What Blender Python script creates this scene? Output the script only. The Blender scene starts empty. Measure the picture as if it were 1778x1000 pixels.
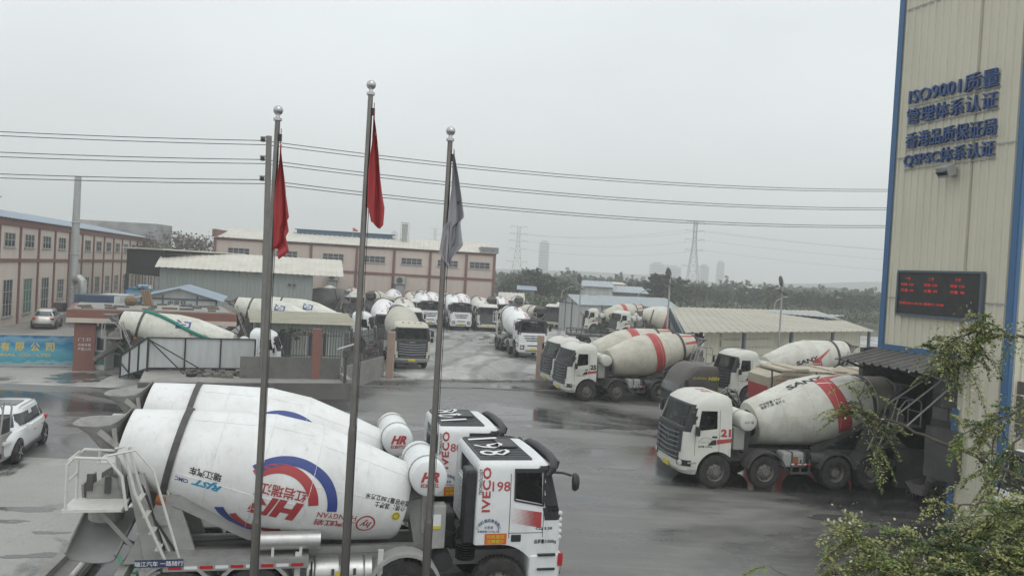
import bpy, bmesh, math, random
from mathutils import Vector, Matrix
R_ = math.radians; PI = math.pi
sc = bpy.context.scene; col = sc.collection
random.seed(7)

# ------------------------------------------------------------------ camera
CAM_H = 6.7; FPX = 1400.0; ROLL = R_(3.3); PITCH = math.atan(25/FPX)
cam_d = bpy.data.cameras.new('camera'); cam = bpy.data.objects.new('camera', cam_d); col.objects.link(cam)
cam_d.sensor_width = 36; cam_d.lens = FPX/1778*36; cam_d.clip_start = 0.1; cam_d.clip_end = 9000
cam.matrix_world = Matrix.Translation((0, 0, CAM_H)) @ Matrix.Rotation(PI/2 - PITCH, 4, 'X') @ Matrix.Rotation(ROLL, 4, 'Z')
sc.camera = cam

# ------------------------------------------------------------------ sky, sun, exposure
SUN_EL = R_(58); SUN_AZ = R_(150)          # azimuth measured from +Y towards +X: behind the viewer
w = bpy.data.worlds.new('World'); sc.world = w; w.use_nodes = True
nt = w.node_tree; nt.nodes.clear()
sky = nt.nodes.new('ShaderNodeTexSky'); sky.sky_type = 'NISHITA'; sky.sun_disc = False
sky.sun_elevation = SUN_EL; sky.sun_rotation = SUN_AZ; sky.dust_density = 6; sky.air_density = 1.5
hs = nt.nodes.new('ShaderNodeHueSaturation'); hs.inputs['Saturation'].default_value = 0.12
tc = nt.nodes.new('ShaderNodeTexCoord'); sp = nt.nodes.new('ShaderNodeSeparateXYZ')
rmp = nt.nodes.new('ShaderNodeValToRGB')
for i, (p, c) in enumerate([(0.0, (7.2, 7.4, 7.5, 1)), (0.12, (7.3, 7.65, 7.75, 1)), (0.40, (7.9, 8.45, 8.65, 1)), (1.0, (9.4, 9.8, 10.0, 1))]):
    e = rmp.color_ramp.elements[i] if i < 2 else rmp.color_ramp.elements.new(p)
    e.position = p; e.color = c
nz = nt.nodes.new('ShaderNodeTexNoise'); nz.inputs['Scale'].default_value = 1.8; nz.inputs['Detail'].default_value = 5
mpn = nt.nodes.new('ShaderNodeMapping'); mpn.inputs['Scale'].default_value = (1, 1, 2.5)
mrn = nt.nodes.new('ShaderNodeMapRange'); mrn.inputs['From Min'].default_value = 0.3; mrn.inputs['From Max'].default_value = 0.7; mrn.inputs['To Min'].default_value = 0.91; mrn.inputs['To Max'].default_value = 1.08
mul = nt.nodes.new('ShaderNodeMixRGB'); mul.blend_type = 'MULTIPLY'; mul.inputs[0].default_value = 1
mx = nt.nodes.new('ShaderNodeMixRGB'); mx.inputs[0].default_value = 0.93
bg = nt.nodes.new('ShaderNodeBackground'); bg.inputs['Strength'].default_value = 0.10
wo = nt.nodes.new('ShaderNodeOutputWorld')
L = nt.links.new
L(sky.outputs[0], hs.inputs['Color']); L(hs.outputs[0], mx.inputs[1])
L(tc.outputs['Generated'], sp.inputs[0]); L(sp.outputs['Z'], rmp.inputs[0])
L(tc.outputs['Generated'], mpn.inputs[0]); L(mpn.outputs[0], nz.inputs[0]); L(nz.outputs[0], mrn.inputs[0])
L(rmp.outputs[0], mul.inputs[1]); L(mrn.outputs[0], mul.inputs[2]); L(mul.outputs[0], mx.inputs[2])
L(mx.outputs[0], bg.inputs['Color']); L(bg.outputs[0], wo.inputs['Surface'])
sd = bpy.data.lights.new('sun', 'SUN'); sd.energy = 0.6; sd.angle = R_(40); sd.color = (1.0, 0.97, 0.93)
sun = bpy.data.objects.new('sun', sd); col.objects.link(sun)
dv = Vector((math.sin(SUN_AZ)*math.cos(SUN_EL), math.cos(SUN_AZ)*math.cos(SUN_EL), math.sin(SUN_EL)))
sun.rotation_euler = dv.to_track_quat('Z', 'Y').to_euler()
sc.view_settings.view_transform = 'Standard'; sc.view_settings.look = 'None'
sc.view_settings.exposure = 0.24; sc.view_settings.gamma = 1.0
sc.render.engine = 'CYCLES'
try:
    sc.cycles.use_denoising = True; sc.cycles.volume_bounces = 2; sc.cycles.max_bounces = 6
    sc.cycles.transparent_max_bounces = 12; sc.cycles.volume_max_steps = 64
except Exception: pass

# survey helper: where the sight line through a point of the photograph (1778x1000) meets height z / depth Y
def ray(px, py):
    dx = px-889; dy = py-500
    u = dx*math.cos(ROLL)+dy*math.sin(ROLL); v = -dx*math.sin(ROLL)+dy*math.cos(ROLL)
    c, s = math.cos(PITCH), math.sin(PITCH)
    y = FPX*c-v*s; z = -v*c-FPX*s
    return Vector((u/y, 1.0, z/y))
def G(px, py, z=0.0):
    r = ray(px, py); t = (z-CAM_H)/r.z
    return Vector((r.x*t, t, z))
def D(px, py, Y):
    r = ray(px, py)
    return Vector((r.x*Y, Y, CAM_H+r.z*Y))

# ------------------------------------------------------------------ materials
M = {}
def mat(name, color, rough=0.6, metal=0.0, dirt=0.0, dcol=(0.16, 0.14, 0.11), scale=3.0, bump=0.0, bscale=40.0, spec=0.5, streak=False, var=0.0, emit=0.0, coat=0.0, drip=0.0):
    m = bpy.data.materials.new(name); m.use_nodes = True
    t = m.node_tree; b = t.nodes['Principled BSDF']; L = t.links.new
    c4 = (*color, 1)
    b.inputs['Base Color'].default_value = c4; b.inputs['Roughness'].default_value = rough
    b.inputs['Metallic'].default_value = metal; b.inputs['Specular IOR Level'].default_value = spec
    if coat: b.inputs['Coat Weight'].default_value = coat; b.inputs['Coat Roughness'].default_value = 0.15
    if emit:
        b.inputs['Emission Color'].default_value = c4; b.inputs['Emission Strength'].default_value = emit
    tc = t.nodes.new('ShaderNodeTexCoord'); src = tc.outputs['Object']
    if dirt or var:
        mp = t.nodes.new('ShaderNodeMapping'); L(src, mp.inputs[0])
        if streak: mp.inputs['Scale'].default_value = (3, 3, 0.25)
        n = t.nodes.new('ShaderNodeTexNoise'); n.inputs['Scale'].default_value = scale; n.inputs['Detail'].default_value = 8; n.inputs['Roughness'].default_value = 0.68
        L(mp.outputs[0], n.inputs[0])
        r = t.nodes.new('ShaderNodeMapRange'); r.inputs['From Min'].default_value = 0.42; r.inputs['From Max'].default_value = 0.78
        r.inputs['To Max'].default_value = dirt; L(n.outputs[0], r.inputs[0])
        x = t.nodes.new('ShaderNodeMixRGB'); x.inputs[1].default_value = c4; x.inputs[2].default_value = (*dcol, 1)
        L(r.outputs[0], x.inputs[0]); out = x.outputs[0]
        if var:
            n2 = t.nodes.new('ShaderNodeTexNoise'); n2.inputs['Scale'].default_value = scale*0.23; n2.inputs['Detail'].default_value = 4; L(src, n2.inputs[0])
            r2 = t.nodes.new('ShaderNodeMapRange'); r2.inputs['From Min'].default_value = 0.3; r2.inputs['From Max'].default_value = 0.7
            r2.inputs['To Min'].default_value = 1-var; r2.inputs['To Max'].default_value = 1+var; L(n2.outputs[0], r2.inputs[0])
            y = t.nodes.new('ShaderNodeMixRGB'); y.blend_type = 'MULTIPLY'; y.inputs[0].default_value = 1
            L(out, y.inputs[1]); L(r2.outputs[0], y.inputs[2]); out = y.outputs[0]
        if drip:   # dried cement runs and splashes
            mp2 = t.nodes.new('ShaderNodeMapping'); mp2.inputs['Scale'].default_value = (5, 5, 0.55); L(src, mp2.inputs[0])
            n4 = t.nodes.new('ShaderNodeTexNoise'); n4.inputs['Scale'].default_value = 1.6; n4.inputs['Detail'].default_value = 9; n4.inputs['Roughness'].default_value = 0.75; n4.inputs['Distortion'].default_value = 0.4; L(mp2.outputs[0], n4.inputs[0])
            n5 = t.nodes.new('ShaderNodeTexNoise'); n5.inputs['Scale'].default_value = 0.55; n5.inputs['Detail'].default_value = 3; L(src, n5.inputs[0])
            r4 = t.nodes.new('ShaderNodeMapRange'); r4.inputs['From Min'].default_value = 0.54; r4.inputs['From Max'].default_value = 0.72; r4.inputs['To Max'].default_value = drip; L(n4.outputs[0], r4.inputs[0])
            r5 = t.nodes.new('ShaderNodeMapRange'); r5.inputs['From Min'].default_value = 0.38; r5.inputs['From Max'].default_value = 0.62; L(n5.outputs[0], r5.inputs[0])
            mm = t.nodes.new('ShaderNodeMath'); mm.operation = 'MULTIPLY'; L(r4.outputs[0], mm.inputs[0]); L(r5.outputs[0], mm.inputs[1])
            x3 = t.nodes.new('ShaderNodeMixRGB'); L(mm.outputs[0], x3.inputs[0]); L(out, x3.inputs[1]); x3.inputs[2].default_value = (*[0.75*v for v in dcol], 1); out = x3.outputs[0]
        L(out, b.inputs['Base Color'])
        r3 = t.nodes.new('ShaderNodeMapRange'); r3.inputs['To Min'].default_value = max(0.05, rough-0.12); r3.inputs['To Max'].default_value = min(1, rough+0.2)
        L(n.outputs[0], r3.inputs[0]); L(r3.outputs[0], b.inputs['Roughness'])
    if bump:
        n3 = t.nodes.new('ShaderNodeTexNoise'); n3.inputs['Scale'].default_value = bscale; n3.inputs['Detail'].default_value = 5; L(src, n3.inputs[0])
        bp = t.nodes.new('ShaderNodeBump'); bp.inputs['Strength'].default_value = bump; bp.inputs['Distance'].default_value = 0.03
        L(n3.outputs[0], bp.inputs['Height']); L(bp.outputs[0], b.inputs['Normal'])
    M[name] = m
    return m
GREYD = (0.20, 0.19, 0.17)
mat('white_paint', (0.76, 0.78, 0.78), 0.32, dirt=0.28, dcol=(0.36, 0.34, 0.30), scale=2.2, var=0.05, drip=0.5)
mat('drum_white', (0.78, 0.79, 0.78), 0.36, dirt=0.42, dcol=(0.42, 0.40, 0.36), scale=1.6, var=0.07, drip=0.5)
mat('drum_cream', (0.58, 0.555, 0.47), 0.42, dirt=0.7, dcol=(0.34, 0.31, 0.25), scale=1.8, var=0.12, drip=0.9)
mat('drum_sany', (0.64, 0.635, 0.57), 0.40, dirt=0.7, dcol=(0.37, 0.35, 0.28), scale=1.7, var=0.12, drip=0.9)
mat('drum_beige', (0.50, 0.48, 0.41), 0.5, dirt=0.35, dcol=(0.33, 0.31, 0.26), scale=1.5, var=0.06)
mat('drum_grey', (0.20, 0.20, 0.19), 0.7, dirt=0.6, dcol=(0.12, 0.12, 0.11), scale=1.5, var=0.15)
mat('drum_brown', (0.36, 0.34, 0.29), 0.7, dirt=0.9, dcol=(0.17, 0.14, 0.11), scale=2.2, var=0.15, drip=0.8)
mat('drum_crust', (0.33, 0.32, 0.295), 0.8, dirt=0.9, dcol=(0.15, 0.14, 0.125), scale=5, bump=0.5, bscale=18)
mat('beige_paint', (0.54, 0.52, 0.43), 0.4, dirt=0.4, dcol=(0.30, 0.28, 0.23), scale=2.5, var=0.05)
mat('cream_paint', (0.66, 0.66, 0.60), 0.36, dirt=0.35, dcol=(0.38, 0.36, 0.30), scale=2.2, var=0.06, drip=0.6)
mat('brown_paint', (0.085, 0.075, 0.068), 0.5, dirt=0.5, dcol=(0.17, 0.155, 0.14), scale=2.5, var=0.1)
mat('trailer_tan', (0.50, 0.44, 0.34), 0.5, dirt=0.6, dcol=(0.30, 0.25, 0.18), scale=1.8, var=0.1, drip=0.8)
mat('frame_grey', (0.36, 0.36, 0.345), 0.55, dirt=0.6, dcol=(0.20, 0.19, 0.17), scale=3, var=0.1)
mat('frame_dark', (0.055, 0.055, 0.055), 0.65, dirt=0.7, dcol=(0.16, 0.15, 0.135), scale=3.5, var=0.1)
mat('concrete_crust', (0.26, 0.25, 0.235), 0.85, dirt=0.8, dcol=(0.14, 0.135, 0.125), scale=4, bump=0.6, bscale=14)
mat('roof_rib', (0.062, 0.065, 0.07), 0.45, dirt=0.5, dcol=(0.16, 0.155, 0.15), scale=3)
mat('hopper_grey', (0.34, 0.335, 0.315), 0.7, dirt=0.9, dcol=(0.17, 0.16, 0.145), scale=2.6, bump=0.4, bscale=16, var=0.12, drip=0.9)
mat('chute_steel', (0.30, 0.305, 0.30), 0.5, metal=0.25, dirt=0.7, dcol=(0.40, 0.39, 0.37), scale=2.2, var=0.15)
mat('handrail_white', (0.62, 0.62, 0.58), 0.45, dirt=0.4, dcol=(0.3, 0.29, 0.27), scale=8)
mat('rubber', (0.022, 0.021, 0.021), 0.8, dirt=0.7, dcol=(0.095, 0.088, 0.08), scale=6)
mat('rim_grey', (0.16, 0.15, 0.14), 0.6, dirt=0.7, dcol=(0.09, 0.08, 0.07), scale=7)
mat('black_plastic', (0.022, 0.023, 0.025), 0.42, dirt=0.3, dcol=(0.09, 0.085, 0.08), scale=4)
mat('grille_dark', (0.035, 0.042, 0.047), 0.38, dirt=0.5, dcol=(0.11, 0.11, 0.10), scale=4)
mat('grille_bar', (0.16, 0.175, 0.185), 0.35, metal=0.3, dirt=0.4, dcol=(0.1, 0.1, 0.09), scale=5)
mat('chrome', (0.5, 0.5, 0.5), 0.26, metal=0.9)
mat('alu_tank', (0.55, 0.55, 0.54), 0.36, metal=0.75, dirt=0.4, dcol=(0.28, 0.27, 0.25), scale=5)
mat('deck_alu', (0.38, 0.38, 0.37), 0.5, metal=0.4, dirt=0.6, dcol=(0.2, 0.19, 0.18), scale=4)
mat('steel_pole', (0.22, 0.208, 0.195), 0.33, metal=0.9, dirt=0.5, dcol=(0.11, 0.10, 0.09), scale=3)
mat('red_mark', (0.42, 0.045, 0.05), 0.45, dirt=0.3, dcol=(0.3, 0.14, 0.12), scale=4)
mat('red_band', (0.44, 0.05, 0.055), 0.45, dirt=0.4, dcol=(0.34, 0.16, 0.13), scale=3, var=0.08)
mat('blue_mark', (0.035, 0.06, 0.24), 0.45, dirt=0.2, dcol=(0.12, 0.14, 0.26), scale=4)
mat('letter_navy', (0.03, 0.04, 0.10), 0.5)
mat('cyan_mark', (0.02, 0.28, 0.50), 0.45)
mat('black_mark', (0.02, 0.02, 0.022), 0.5)
mat('white_mark', (0.72, 0.73, 0.72), 0.5)
mat('yellow_mark', (0.60, 0.50, 0.04), 0.5)
mat('orange_mark', (0.62, 0.12, 0.02), 0.5)
mat('rust_orange', (0.33, 0.10, 0.03), 0.8, dirt=0.6, dcol=(0.16, 0.08, 0.04), scale=6)
mat('lamp_glass', (0.55, 0.56, 0.55), 0.12, spec=0.8)
mat('amber', (0.62, 0.20, 0.02), 0.3)
mat('tail_red', (0.45, 0.02, 0.02), 0.3)
mat('seat_dark', (0.03, 0.03, 0.033), 0.8)
mat('skin', (0.40, 0.24, 0.16), 0.6)
mat('hair', (0.012, 0.011, 0.01), 0.7)
mat('jacket', (0.05, 0.055, 0.075), 0.8)
mat('green_strap', (0.015, 0.22, 0.15), 0.6, dirt=0.3, dcol=(0.02, 0.10, 0.08), scale=6)
mat('green_hose', (0.08, 0.42, 0.22), 0.4)
def glass(name, tint, mixv):
    m = bpy.data.materials.new(name); m.use_nodes = True; t = m.node_tree; t.nodes.clear(); L = t.links.new
    o = t.nodes.new('ShaderNodeOutputMaterial'); tr = t.nodes.new('ShaderNodeBsdfTransparent'); tr.inputs[0].default_value = (*tint, 1)
    gl = t.nodes.new('ShaderNodeBsdfGlossy'); gl.inputs['Roughness'].default_value = 0.04; gl.inputs[0].default_value = (0.55, 0.58, 0.58, 1)
    df = t.nodes.new('ShaderNodeBsdfDiffuse'); df.inputs[0].default_value = (0.045, 0.045, 0.045, 1)
    m0 = t.nodes.new('ShaderNodeMixShader'); m0.inputs[0].default_value = 0.10; L(tr.outputs[0], m0.inputs[1]); L(df.outputs[0], m0.inputs[2])
    fr = t.nodes.new('ShaderNodeFresnel'); fr.inputs[0].default_value = mixv
    mx = t.nodes.new('ShaderNodeMixShader'); L(fr.outputs[0], mx.inputs[0]); L(m0.outputs[0], mx.inputs[1]); L(gl.outputs[0], mx.inputs[2]); L(mx.outputs[0], o.inputs[0])
    M[name] = m
glass('cab_glass', (0.34, 0.38, 0.38), 1.4)
glass('clear_glass', (0.75, 0.78, 0.78), 1.5)
mat('dark_glass', (0.03, 0.036, 0.04), 0.08, spec=0.6)

# ------------------------------------------------------------------ mesh collector
class MB:
    def __init__(s): s.v = []; s.f = []; s.m = []; s.sm = []; s.mats = []; s.X = Matrix()
    def mi(s, name):
        if name not in s.mats: s.mats.append(name)
        return s.mats.index(name)
    def add(s, vs, fs, m, smooth=False):
        o = len(s.v); k = s.mi(m)
        s.v += [s.X @ Vector(p) for p in vs]
        for f in fs: s.f.append([i+o for i in f]); s.m.append(k); s.sm.append(smooth)
        return s
    def addbm(s, bm, m, smooth=False):
        bm.verts.index_update()
        s.add([v.co.copy() for v in bm.verts], [[v.index for v in f.verts] for f in bm.faces], m, smooth); bm.free()
    def box(s, c, d, m, rot=None, bev=0.0):
        x, y, z = d[0]/2, d[1]/2, d[2]/2
        vs = [Vector(p) for p in ((-x,-y,-z),(x,-y,-z),(x,y,-z),(-x,y,-z),(-x,-y,z),(x,-y,z),(x,y,z),(-x,y,z))]
        fs = [(0,3,2,1),(4,5,6,7),(0,1,5,4),(1,2,6,5),(2,3,7,6),(3,0,4,7)]
        T = Matrix.Translation(c)
        if rot is not None: T = T @ rot.to_4x4()
        if bev:
            bm = bmesh.new(); vv = [bm.verts.new(p) for p in vs]
            for f in fs: bm.faces.new([vv[i] for i in f])
            bmesh.ops.bevel(bm, geom=bm.edges[:], offset=bev, segments=2, affect='EDGES', profile=0.6)
            bmesh.ops.transform(bm, matrix=T, verts=bm.verts[:]); s.addbm(bm, m, False)
        else: s.add([T @ p for p in vs], fs, m)
        return s
    def bar(s, a, b, wd, ht, m, up=(0, 0, 1)):
        a = Vector(a); b = Vector(b); d = (b-a).normalized(); u = Vector(up)
        if abs(d.dot(u)) > 0.98: u = Vector((1, 0, 0))
        x = d.cross(u).normalized(); y = x.cross(d).normalized()
        p = lambda o, i, j: o+x*(i*wd/2)+y*(j*ht/2)
        vs = [p(a,-1,-1),p(a,1,-1),p(a,1,1),p(a,-1,1),p(b,-1,-1),p(b,1,-1),p(b,1,1),p(b,-1,1)]
        return s.add(vs, [(0,1,2,3),(7,6,5,4),(4,5,1,0),(5,6,2,1),(6,7,3,2),(7,4,0,3)], m)
    def tube(s, pts, r, m, n=8, closed=False):
        pts = [Vector(p) for p in pts]; rr = r if isinstance(r, (list, tuple)) else [r]*len(pts)
        vs = []; fs = []; prev = None
        for i, p in enumerate(pts):
            if closed: t = pts[(i+1) % len(pts)]-pts[i-1]
            else: t = pts[min(i+1, len(pts)-1)]-pts[max(i-1, 0)]
            t.normalize()
            if prev is None: u = t.cross(Vector((0, 0, 1)) if abs(t.z) < 0.95 else Vector((1, 0, 0))).normalized()
            else: u = (prev-t*prev.dot(t)).normalized()
            prev = u; q = t.cross(u)
            vs += [p+(u*math.cos(2*PI*k/n)+q*math.sin(2*PI*k/n))*rr[i] for k in range(n)]
        N = len(pts)
        for i in range(N if closed else N-1):
            j = (i+1) % N
            for k in range(n): fs.append((i*n+k, j*n+k, j*n+(k+1) % n, i*n+(k+1) % n))
        s.add(vs, fs, m, True)
        if not closed: s.add(vs[:n], [list(range(n))[::-1]], m); s.add(vs[-n:], [list(range(n))], m)
        return s
    def cyl(s, a, b, r, m, n=20, r2=None): return s.tube([a, b], [r, r if r2 is None else r2], m, n)
    def lathe(s, o, d, prof, m, n=32, capa=False, capb=False):
        o = Vector(o); d = Vector(d).normalized(); e1 = d.cross(Vector((0, 0, 1)))
        e1 = e1.normalized() if e1.length > 0.05 else Vector((1, 0, 0)); e2 = d.cross(e1)
        vs = []; fs = []
        for x, r in prof: vs += [o+d*x+(e1*math.cos(2*PI*k/n)+e2*math.sin(2*PI*k/n))*r for k in range(n)]
        for i in range(len(prof)-1):
            for k in range(n): fs.append((i*n+k, (i+1)*n+k, (i+1)*n+(k+1) % n, i*n+(k+1) % n))
        s.add(vs, fs, m, True)
        if capa: s.add(vs[:n], [list(range(n))[::-1]], m)
        if capb: s.add(vs[-n:], [list(range(n))], m)
        return s
    def prism(s, poly, a, b, m, axis='y', bev=0.0, smooth=False):
        P = {'y': lambda p, t: (p[0], t, p[1]), 'x': lambda p, t: (t, p[0], p[1]), 'z': lambda p, t: (p[0], p[1], t)}[axis]
        n = len(poly); bm = bmesh.new()
        va = [bm.verts.new(P(p, a)) for p in poly]; vb = [bm.verts.new(P(p, b)) for p in poly]
        bm.faces.new(va); bm.faces.new(vb[::-1])
        for i in range(n): bm.faces.new((va[i], vb[i], vb[(i+1) % n], va[(i+1) % n]))
        bmesh.ops.recalc_face_normals(bm, faces=bm.faces[:])
        if bev: bmesh.ops.bevel(bm, geom=bm.edges[:], offset=bev, segments=2, affect='EDGES', profile=0.6)
        s.addbm(bm, m, smooth); return s
    def quad(s, a, b, c, d, m): return s.add([a, b, c, d], [(0, 1, 2, 3)], m)
    def mesh(s, name):
        me = bpy.data.meshes.new(name); me.from_pydata([tuple(p) for p in s.v], [], s.f)
        for k in s.mats: me.materials.append(M[k])
        me.polygons.foreach_set('material_index', s.m); me.polygons.foreach_set('use_smooth', s.sm); me.update()
        return me
    def build(s, name, parent=None, sharp=35):
        me = s.mesh(name)
        if any(s.sm):
            bm = bmesh.new(); bm.from_mesh(me)
            bmesh.ops.remove_doubles(bm, verts=bm.verts[:], dist=1e-5)
            bmesh.ops.recalc_face_normals(bm, faces=bm.faces[:]) if False else None
            for e in bm.edges:
                if len(e.link_faces) == 2 and e.calc_face_angle(0) > R_(sharp): e.smooth = False
            bm.to_mesh(me); bm.free()
        return obj(name, me, parent)
def obj(name, me, parent=None):
    o = bpy.data.objects.new(name, me); col.objects.link(o)
    if parent is not None: o.parent = parent
    return o
def empty(name, loc=(0, 0, 0), rz=0.0):
    o = bpy.data.objects.new(name, None); col.objects.link(o); o.location = loc; o.rotation_euler = (0, 0, rz); o.empty_display_size = 0.3
    return o
def tag(o, label=None, cat=None, group=None, kind=None):
    if label: o['label'] = label
    if cat: o['category'] = cat
    if group: o['group'] = group
    if kind: o['kind'] = kind
    return o
def copy_tree(o, parent=None):
    c = o.copy(); col.objects.link(c)
    if parent is not None: c.parent = parent
    for ch in o.children: copy_tree(ch, c)
    return c

# lettering: flat 2-D shapes, cut into strips so that they can follow a curved surface
_tc = {}
def text2d(s, size=1.0, bold=0.0, shear=0.0, spacing=1.0):
    key = (s, bold, shear, spacing)
    if key not in _tc:
        c = bpy.data.curves.new('t', 'FONT'); c.body = s; c.size = 1; c.offset = bold; c.shear = shear; c.space_character = spacing; c.resolution_u = 2
        o = bpy.data.objects.new('t', c); col.objects.link(o)
        me = bpy.data.meshes.new_from_object(o.evaluated_get(bpy.context.evaluated_depsgraph_get()))
        vs = [v.co.copy() for v in me.vertices]; fs = [list(p.vertices) for p in me.polygons]
        bpy.data.objects.remove(o); bpy.data.curves.remove(c); bpy.data.meshes.remove(me)
        xs = [v.x for v in vs]; ys = [v.y for v in vs]
        cx = (min(xs)+max(xs))/2; cy = (min(ys)+max(ys))/2
        _tc[key] = ([(v.x-cx, v.y-cy) for v in vs], fs, max(xs)-min(xs), max(ys)-min(ys))
    vs, fs, wd, ht = _tc[key]
    return [(x*size, y*size) for x, y in vs], fs, wd*size, ht*size
def fit_text(s, wd, ht, **k):
    vs, fs, a, b = text2d(s, 1.0, **k)
    return [(x*wd/a, y*ht/b) for x, y in vs], fs
def poly2d(pts): return list(pts), [list(range(len(pts)))]
def ring2d(r0, r1, a0, a1, n=28):
    A = [R_(a0+(a1-a0)*i/n) for i in range(n+1)]
    vs = [(math.cos(a)*r0, math.sin(a)*r0) for a in A]+[(math.cos(a)*r1, math.sin(a)*r1) for a in A]
    return vs, [[i, i+1, n+2+i, n+1+i] for i in range(n)]
def paint(mb, shape, fn, m, step=0.0, at=(0, 0), rot=0.0, sx=1, sy=1):
    """lays a flat shape on a surface given by fn(u, v) -> point"""
    vs, fs = shape[0], shape[1]; c, s_ = math.cos(rot), math.sin(rot)
    P = [(at[0]+(x*sx*c-y*sy*s_), at[1]+(x*sx*s_+y*sy*c)) for x, y in vs]
    if step:
        bm = bmesh.new(); V = [bm.verts.new((x, y, 0)) for x, y in P]
        for f in fs:
            try: bm.faces.new([V[i] for i in f])
            except ValueError: pass
        bmesh.ops.triangulate(bm, faces=bm.faces[:])
        for ax in (0, 1):
            lo = min(p[ax] for p in P); hi = max(p[ax] for p in P); k = math.ceil(lo/step)
            while k*step < hi:
                no = Vector((0, 0, 0)); no[ax] = 1
                bmesh.ops.bisect_plane(bm, geom=bm.verts[:]+bm.edges[:]+bm.faces[:], plane_co=no*(k*step), plane_no=no); k += 1
        bm.verts.index_update()
        mb.add([fn(v.co.x, v.co.y) for v in bm.verts], [[v.index for v in f.verts] for f in bm.faces], m); bm.free()
    else: mb.add([fn(x, y) for x, y in P], fs, m)

# ------------------------------------------------------------------ mixer trucks: shared builders
def lv(levels, z):
    if z <= levels[0][0]: return levels[0][1:]
    for a, b in zip(levels, levels[1:]):
        if z <= b[0]:
            k = (z-a[0])/(b[0]-a[0]); return tuple(a[i]+(b[i]-a[i])*k for i in range(1, 5))
    return levels[-1][1:]
def cab_ring(levels, z, off=0.0, nf=8, ns=1):
    xr, xf, w_, rf = lv(levels, z); xr -= off; xf += off; w_ += off; rr = 0.05
    bow = lambda x, y: x-0.05*(y/w_)**2 if x > (xr+xf)/2 else x
    P = []
    for k in range(ns): P.append((xr+rr+(xf-rf-xr-rr)*k/ns, -w_))
    for k in range(6): a = -PI/2+PI/2*k/5; P.append((xf-rf+math.cos(a)*rf, -w_+rf+math.sin(a)*rf))
    for k in range(1, nf): P.append((xf, -w_+rf+(2*w_-2*rf)*k/nf))
    for k in range(6): a = PI/2*k/5; P.append((xf-rf+math.cos(a)*rf, w_-rf+math.sin(a)*rf))
    for k in range(ns): P.append((xf-rf+(xr+rr-xf+rf)*(k+1)/ns, w_))
    for k in range(1, 4): a = PI/2+PI/2*k/3; P.append((xr+rr+math.cos(a)*rr, w_-rr+math.sin(a)*rr))
    for k in range(1, nf): P.append((xr, w_-rr+(-2*w_+2*rr)*k/nf))
    for k in range(4): a = PI+PI/2*k/3; P.append((xr+rr+math.cos(a)*rr, -w_+rr+math.sin(a)*rr))
    return [Vector((bow(x, y), y, z)) for x, y in P]
def cab_front(levels, y, z, off=0.0):
    xr, xf, w_, rf = lv(levels, z); xf += off
    a = abs(y)-(w_-rf)
    x = xf if a <= 0 else xf-rf+math.sqrt(max(0, rf*rf-a*a))
    return x-0.05*(y/w_)**2
def loft(rings, m, cap=True, smooth=True):
    mb = MB(); n = len(rings[0]); vs = [p for r in rings for p in r]; fs = []
    for i in range(len(rings)-1):
        for k in range(n): fs.append((i*n+k, i*n+(k+1) % n, (i+1)*n+(k+1) % n, (i+1)*n+k))
    if cap: fs += [list(range(n))[::-1], [len(vs)-n+k for k in range(n)]]
    mb.add(vs, fs, m, smooth); return mb
def boolean(mb, cutters):
    base = bpy.data.objects.new('b', mb.mesh('b')); col.objects.link(base); tmp = [base]
    for c in cutters:
        o = bpy.data.objects.new('c', c.mesh('c')); col.objects.link(o); tmp.append(o)
        md = base.modifiers.new('x', 'BOOLEAN'); md.operation = 'DIFFERENCE'; md.solver = 'EXACT'; md.object = o
    me = bpy.data.meshes.new_from_object(base.evaluated_get(bpy.context.evaluated_depsgraph_get()))
    r = MB(); vs = [v.co.copy() for v in me.vertices]; name = mb.mats[0]
    r.add(vs, [list(p.vertices) for p in me.polygons], name, True)
    for o in tmp: bpy.data.objects.remove(o)
    return r
def cab_patch(levels, z0, z1, cond, off, m, dz=0.04, nf=30, mb=None):
    mb = mb or MB(); n = max(1, round((z1-z0)/dz)); rings = [cab_ring(levels, z0+(z1-z0)*i/n, off, nf, 30) for i in range(n+1)]
    N = len(rings[0]); vs = [p for r in rings for p in r]; fs = []
    for i in range(n):
        for k in range(N):
            q = (i*N+k, i*N+(k+1) % N, (i+1)*N+(k+1) % N, (i+1)*N+k)
            if cond(sum((vs[j] for j in q), Vector())/4): fs.append(q)
    used = sorted({i for f in fs for i in f}); mp = {i: k for k, i in enumerate(used)}
    mb.add([vs[i] for i in used], [[mp[i] for i in f] for f in fs], m, True); return mb
def side_fn(levels, sg, off=0.006):
    # u runs along the side in reading direction, v is height
    return lambda u, v: Vector((-u if sg > 0 else u, sg*(lv(levels, v)[2]+off), v))

IV = [(0.84,-0.55,1.22,1.19,0.12),(1.4,-0.55,1.26,1.22,0.14),(1.9,-0.55,1.24,1.22,0.14),(2.15,-0.55,1.18,1.21,0.14),(2.86,-0.53,1.0,1.15,0.12),(2.95,-0.52,0.94,1.12,0.12),(3.0,-0.48,0.88,1.06,0.10)]
SY = [(0.46,-0.5,1.1,1.12,0.3),(0.6,-0.5,1.22,1.2,0.3),(1.0,-0.5,1.25,1.23,0.3),(1.9,-0.5,1.2,1.23,0.3),(2.1,-0.5,1.13,1.22,0.28),(2.66,-0.5,0.94,1.16,0.26),(2.8,-0.5,0.86,1.13,0.26),(2.95,-0.47,0.64,1.07,0.25),(3.03,-0.4,0.46,0.97,0.22),(3.07,-0.3,0.3,0.8,0.2)]
def arc(cx, cz, r, a0, a1, n=10): return [(cx+r*math.cos(R_(a0+(a1-a0)*i/n)), cz+r*math.sin(R_(a0+(a1-a0)*i/n))) for i in range(n+1)]
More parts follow.
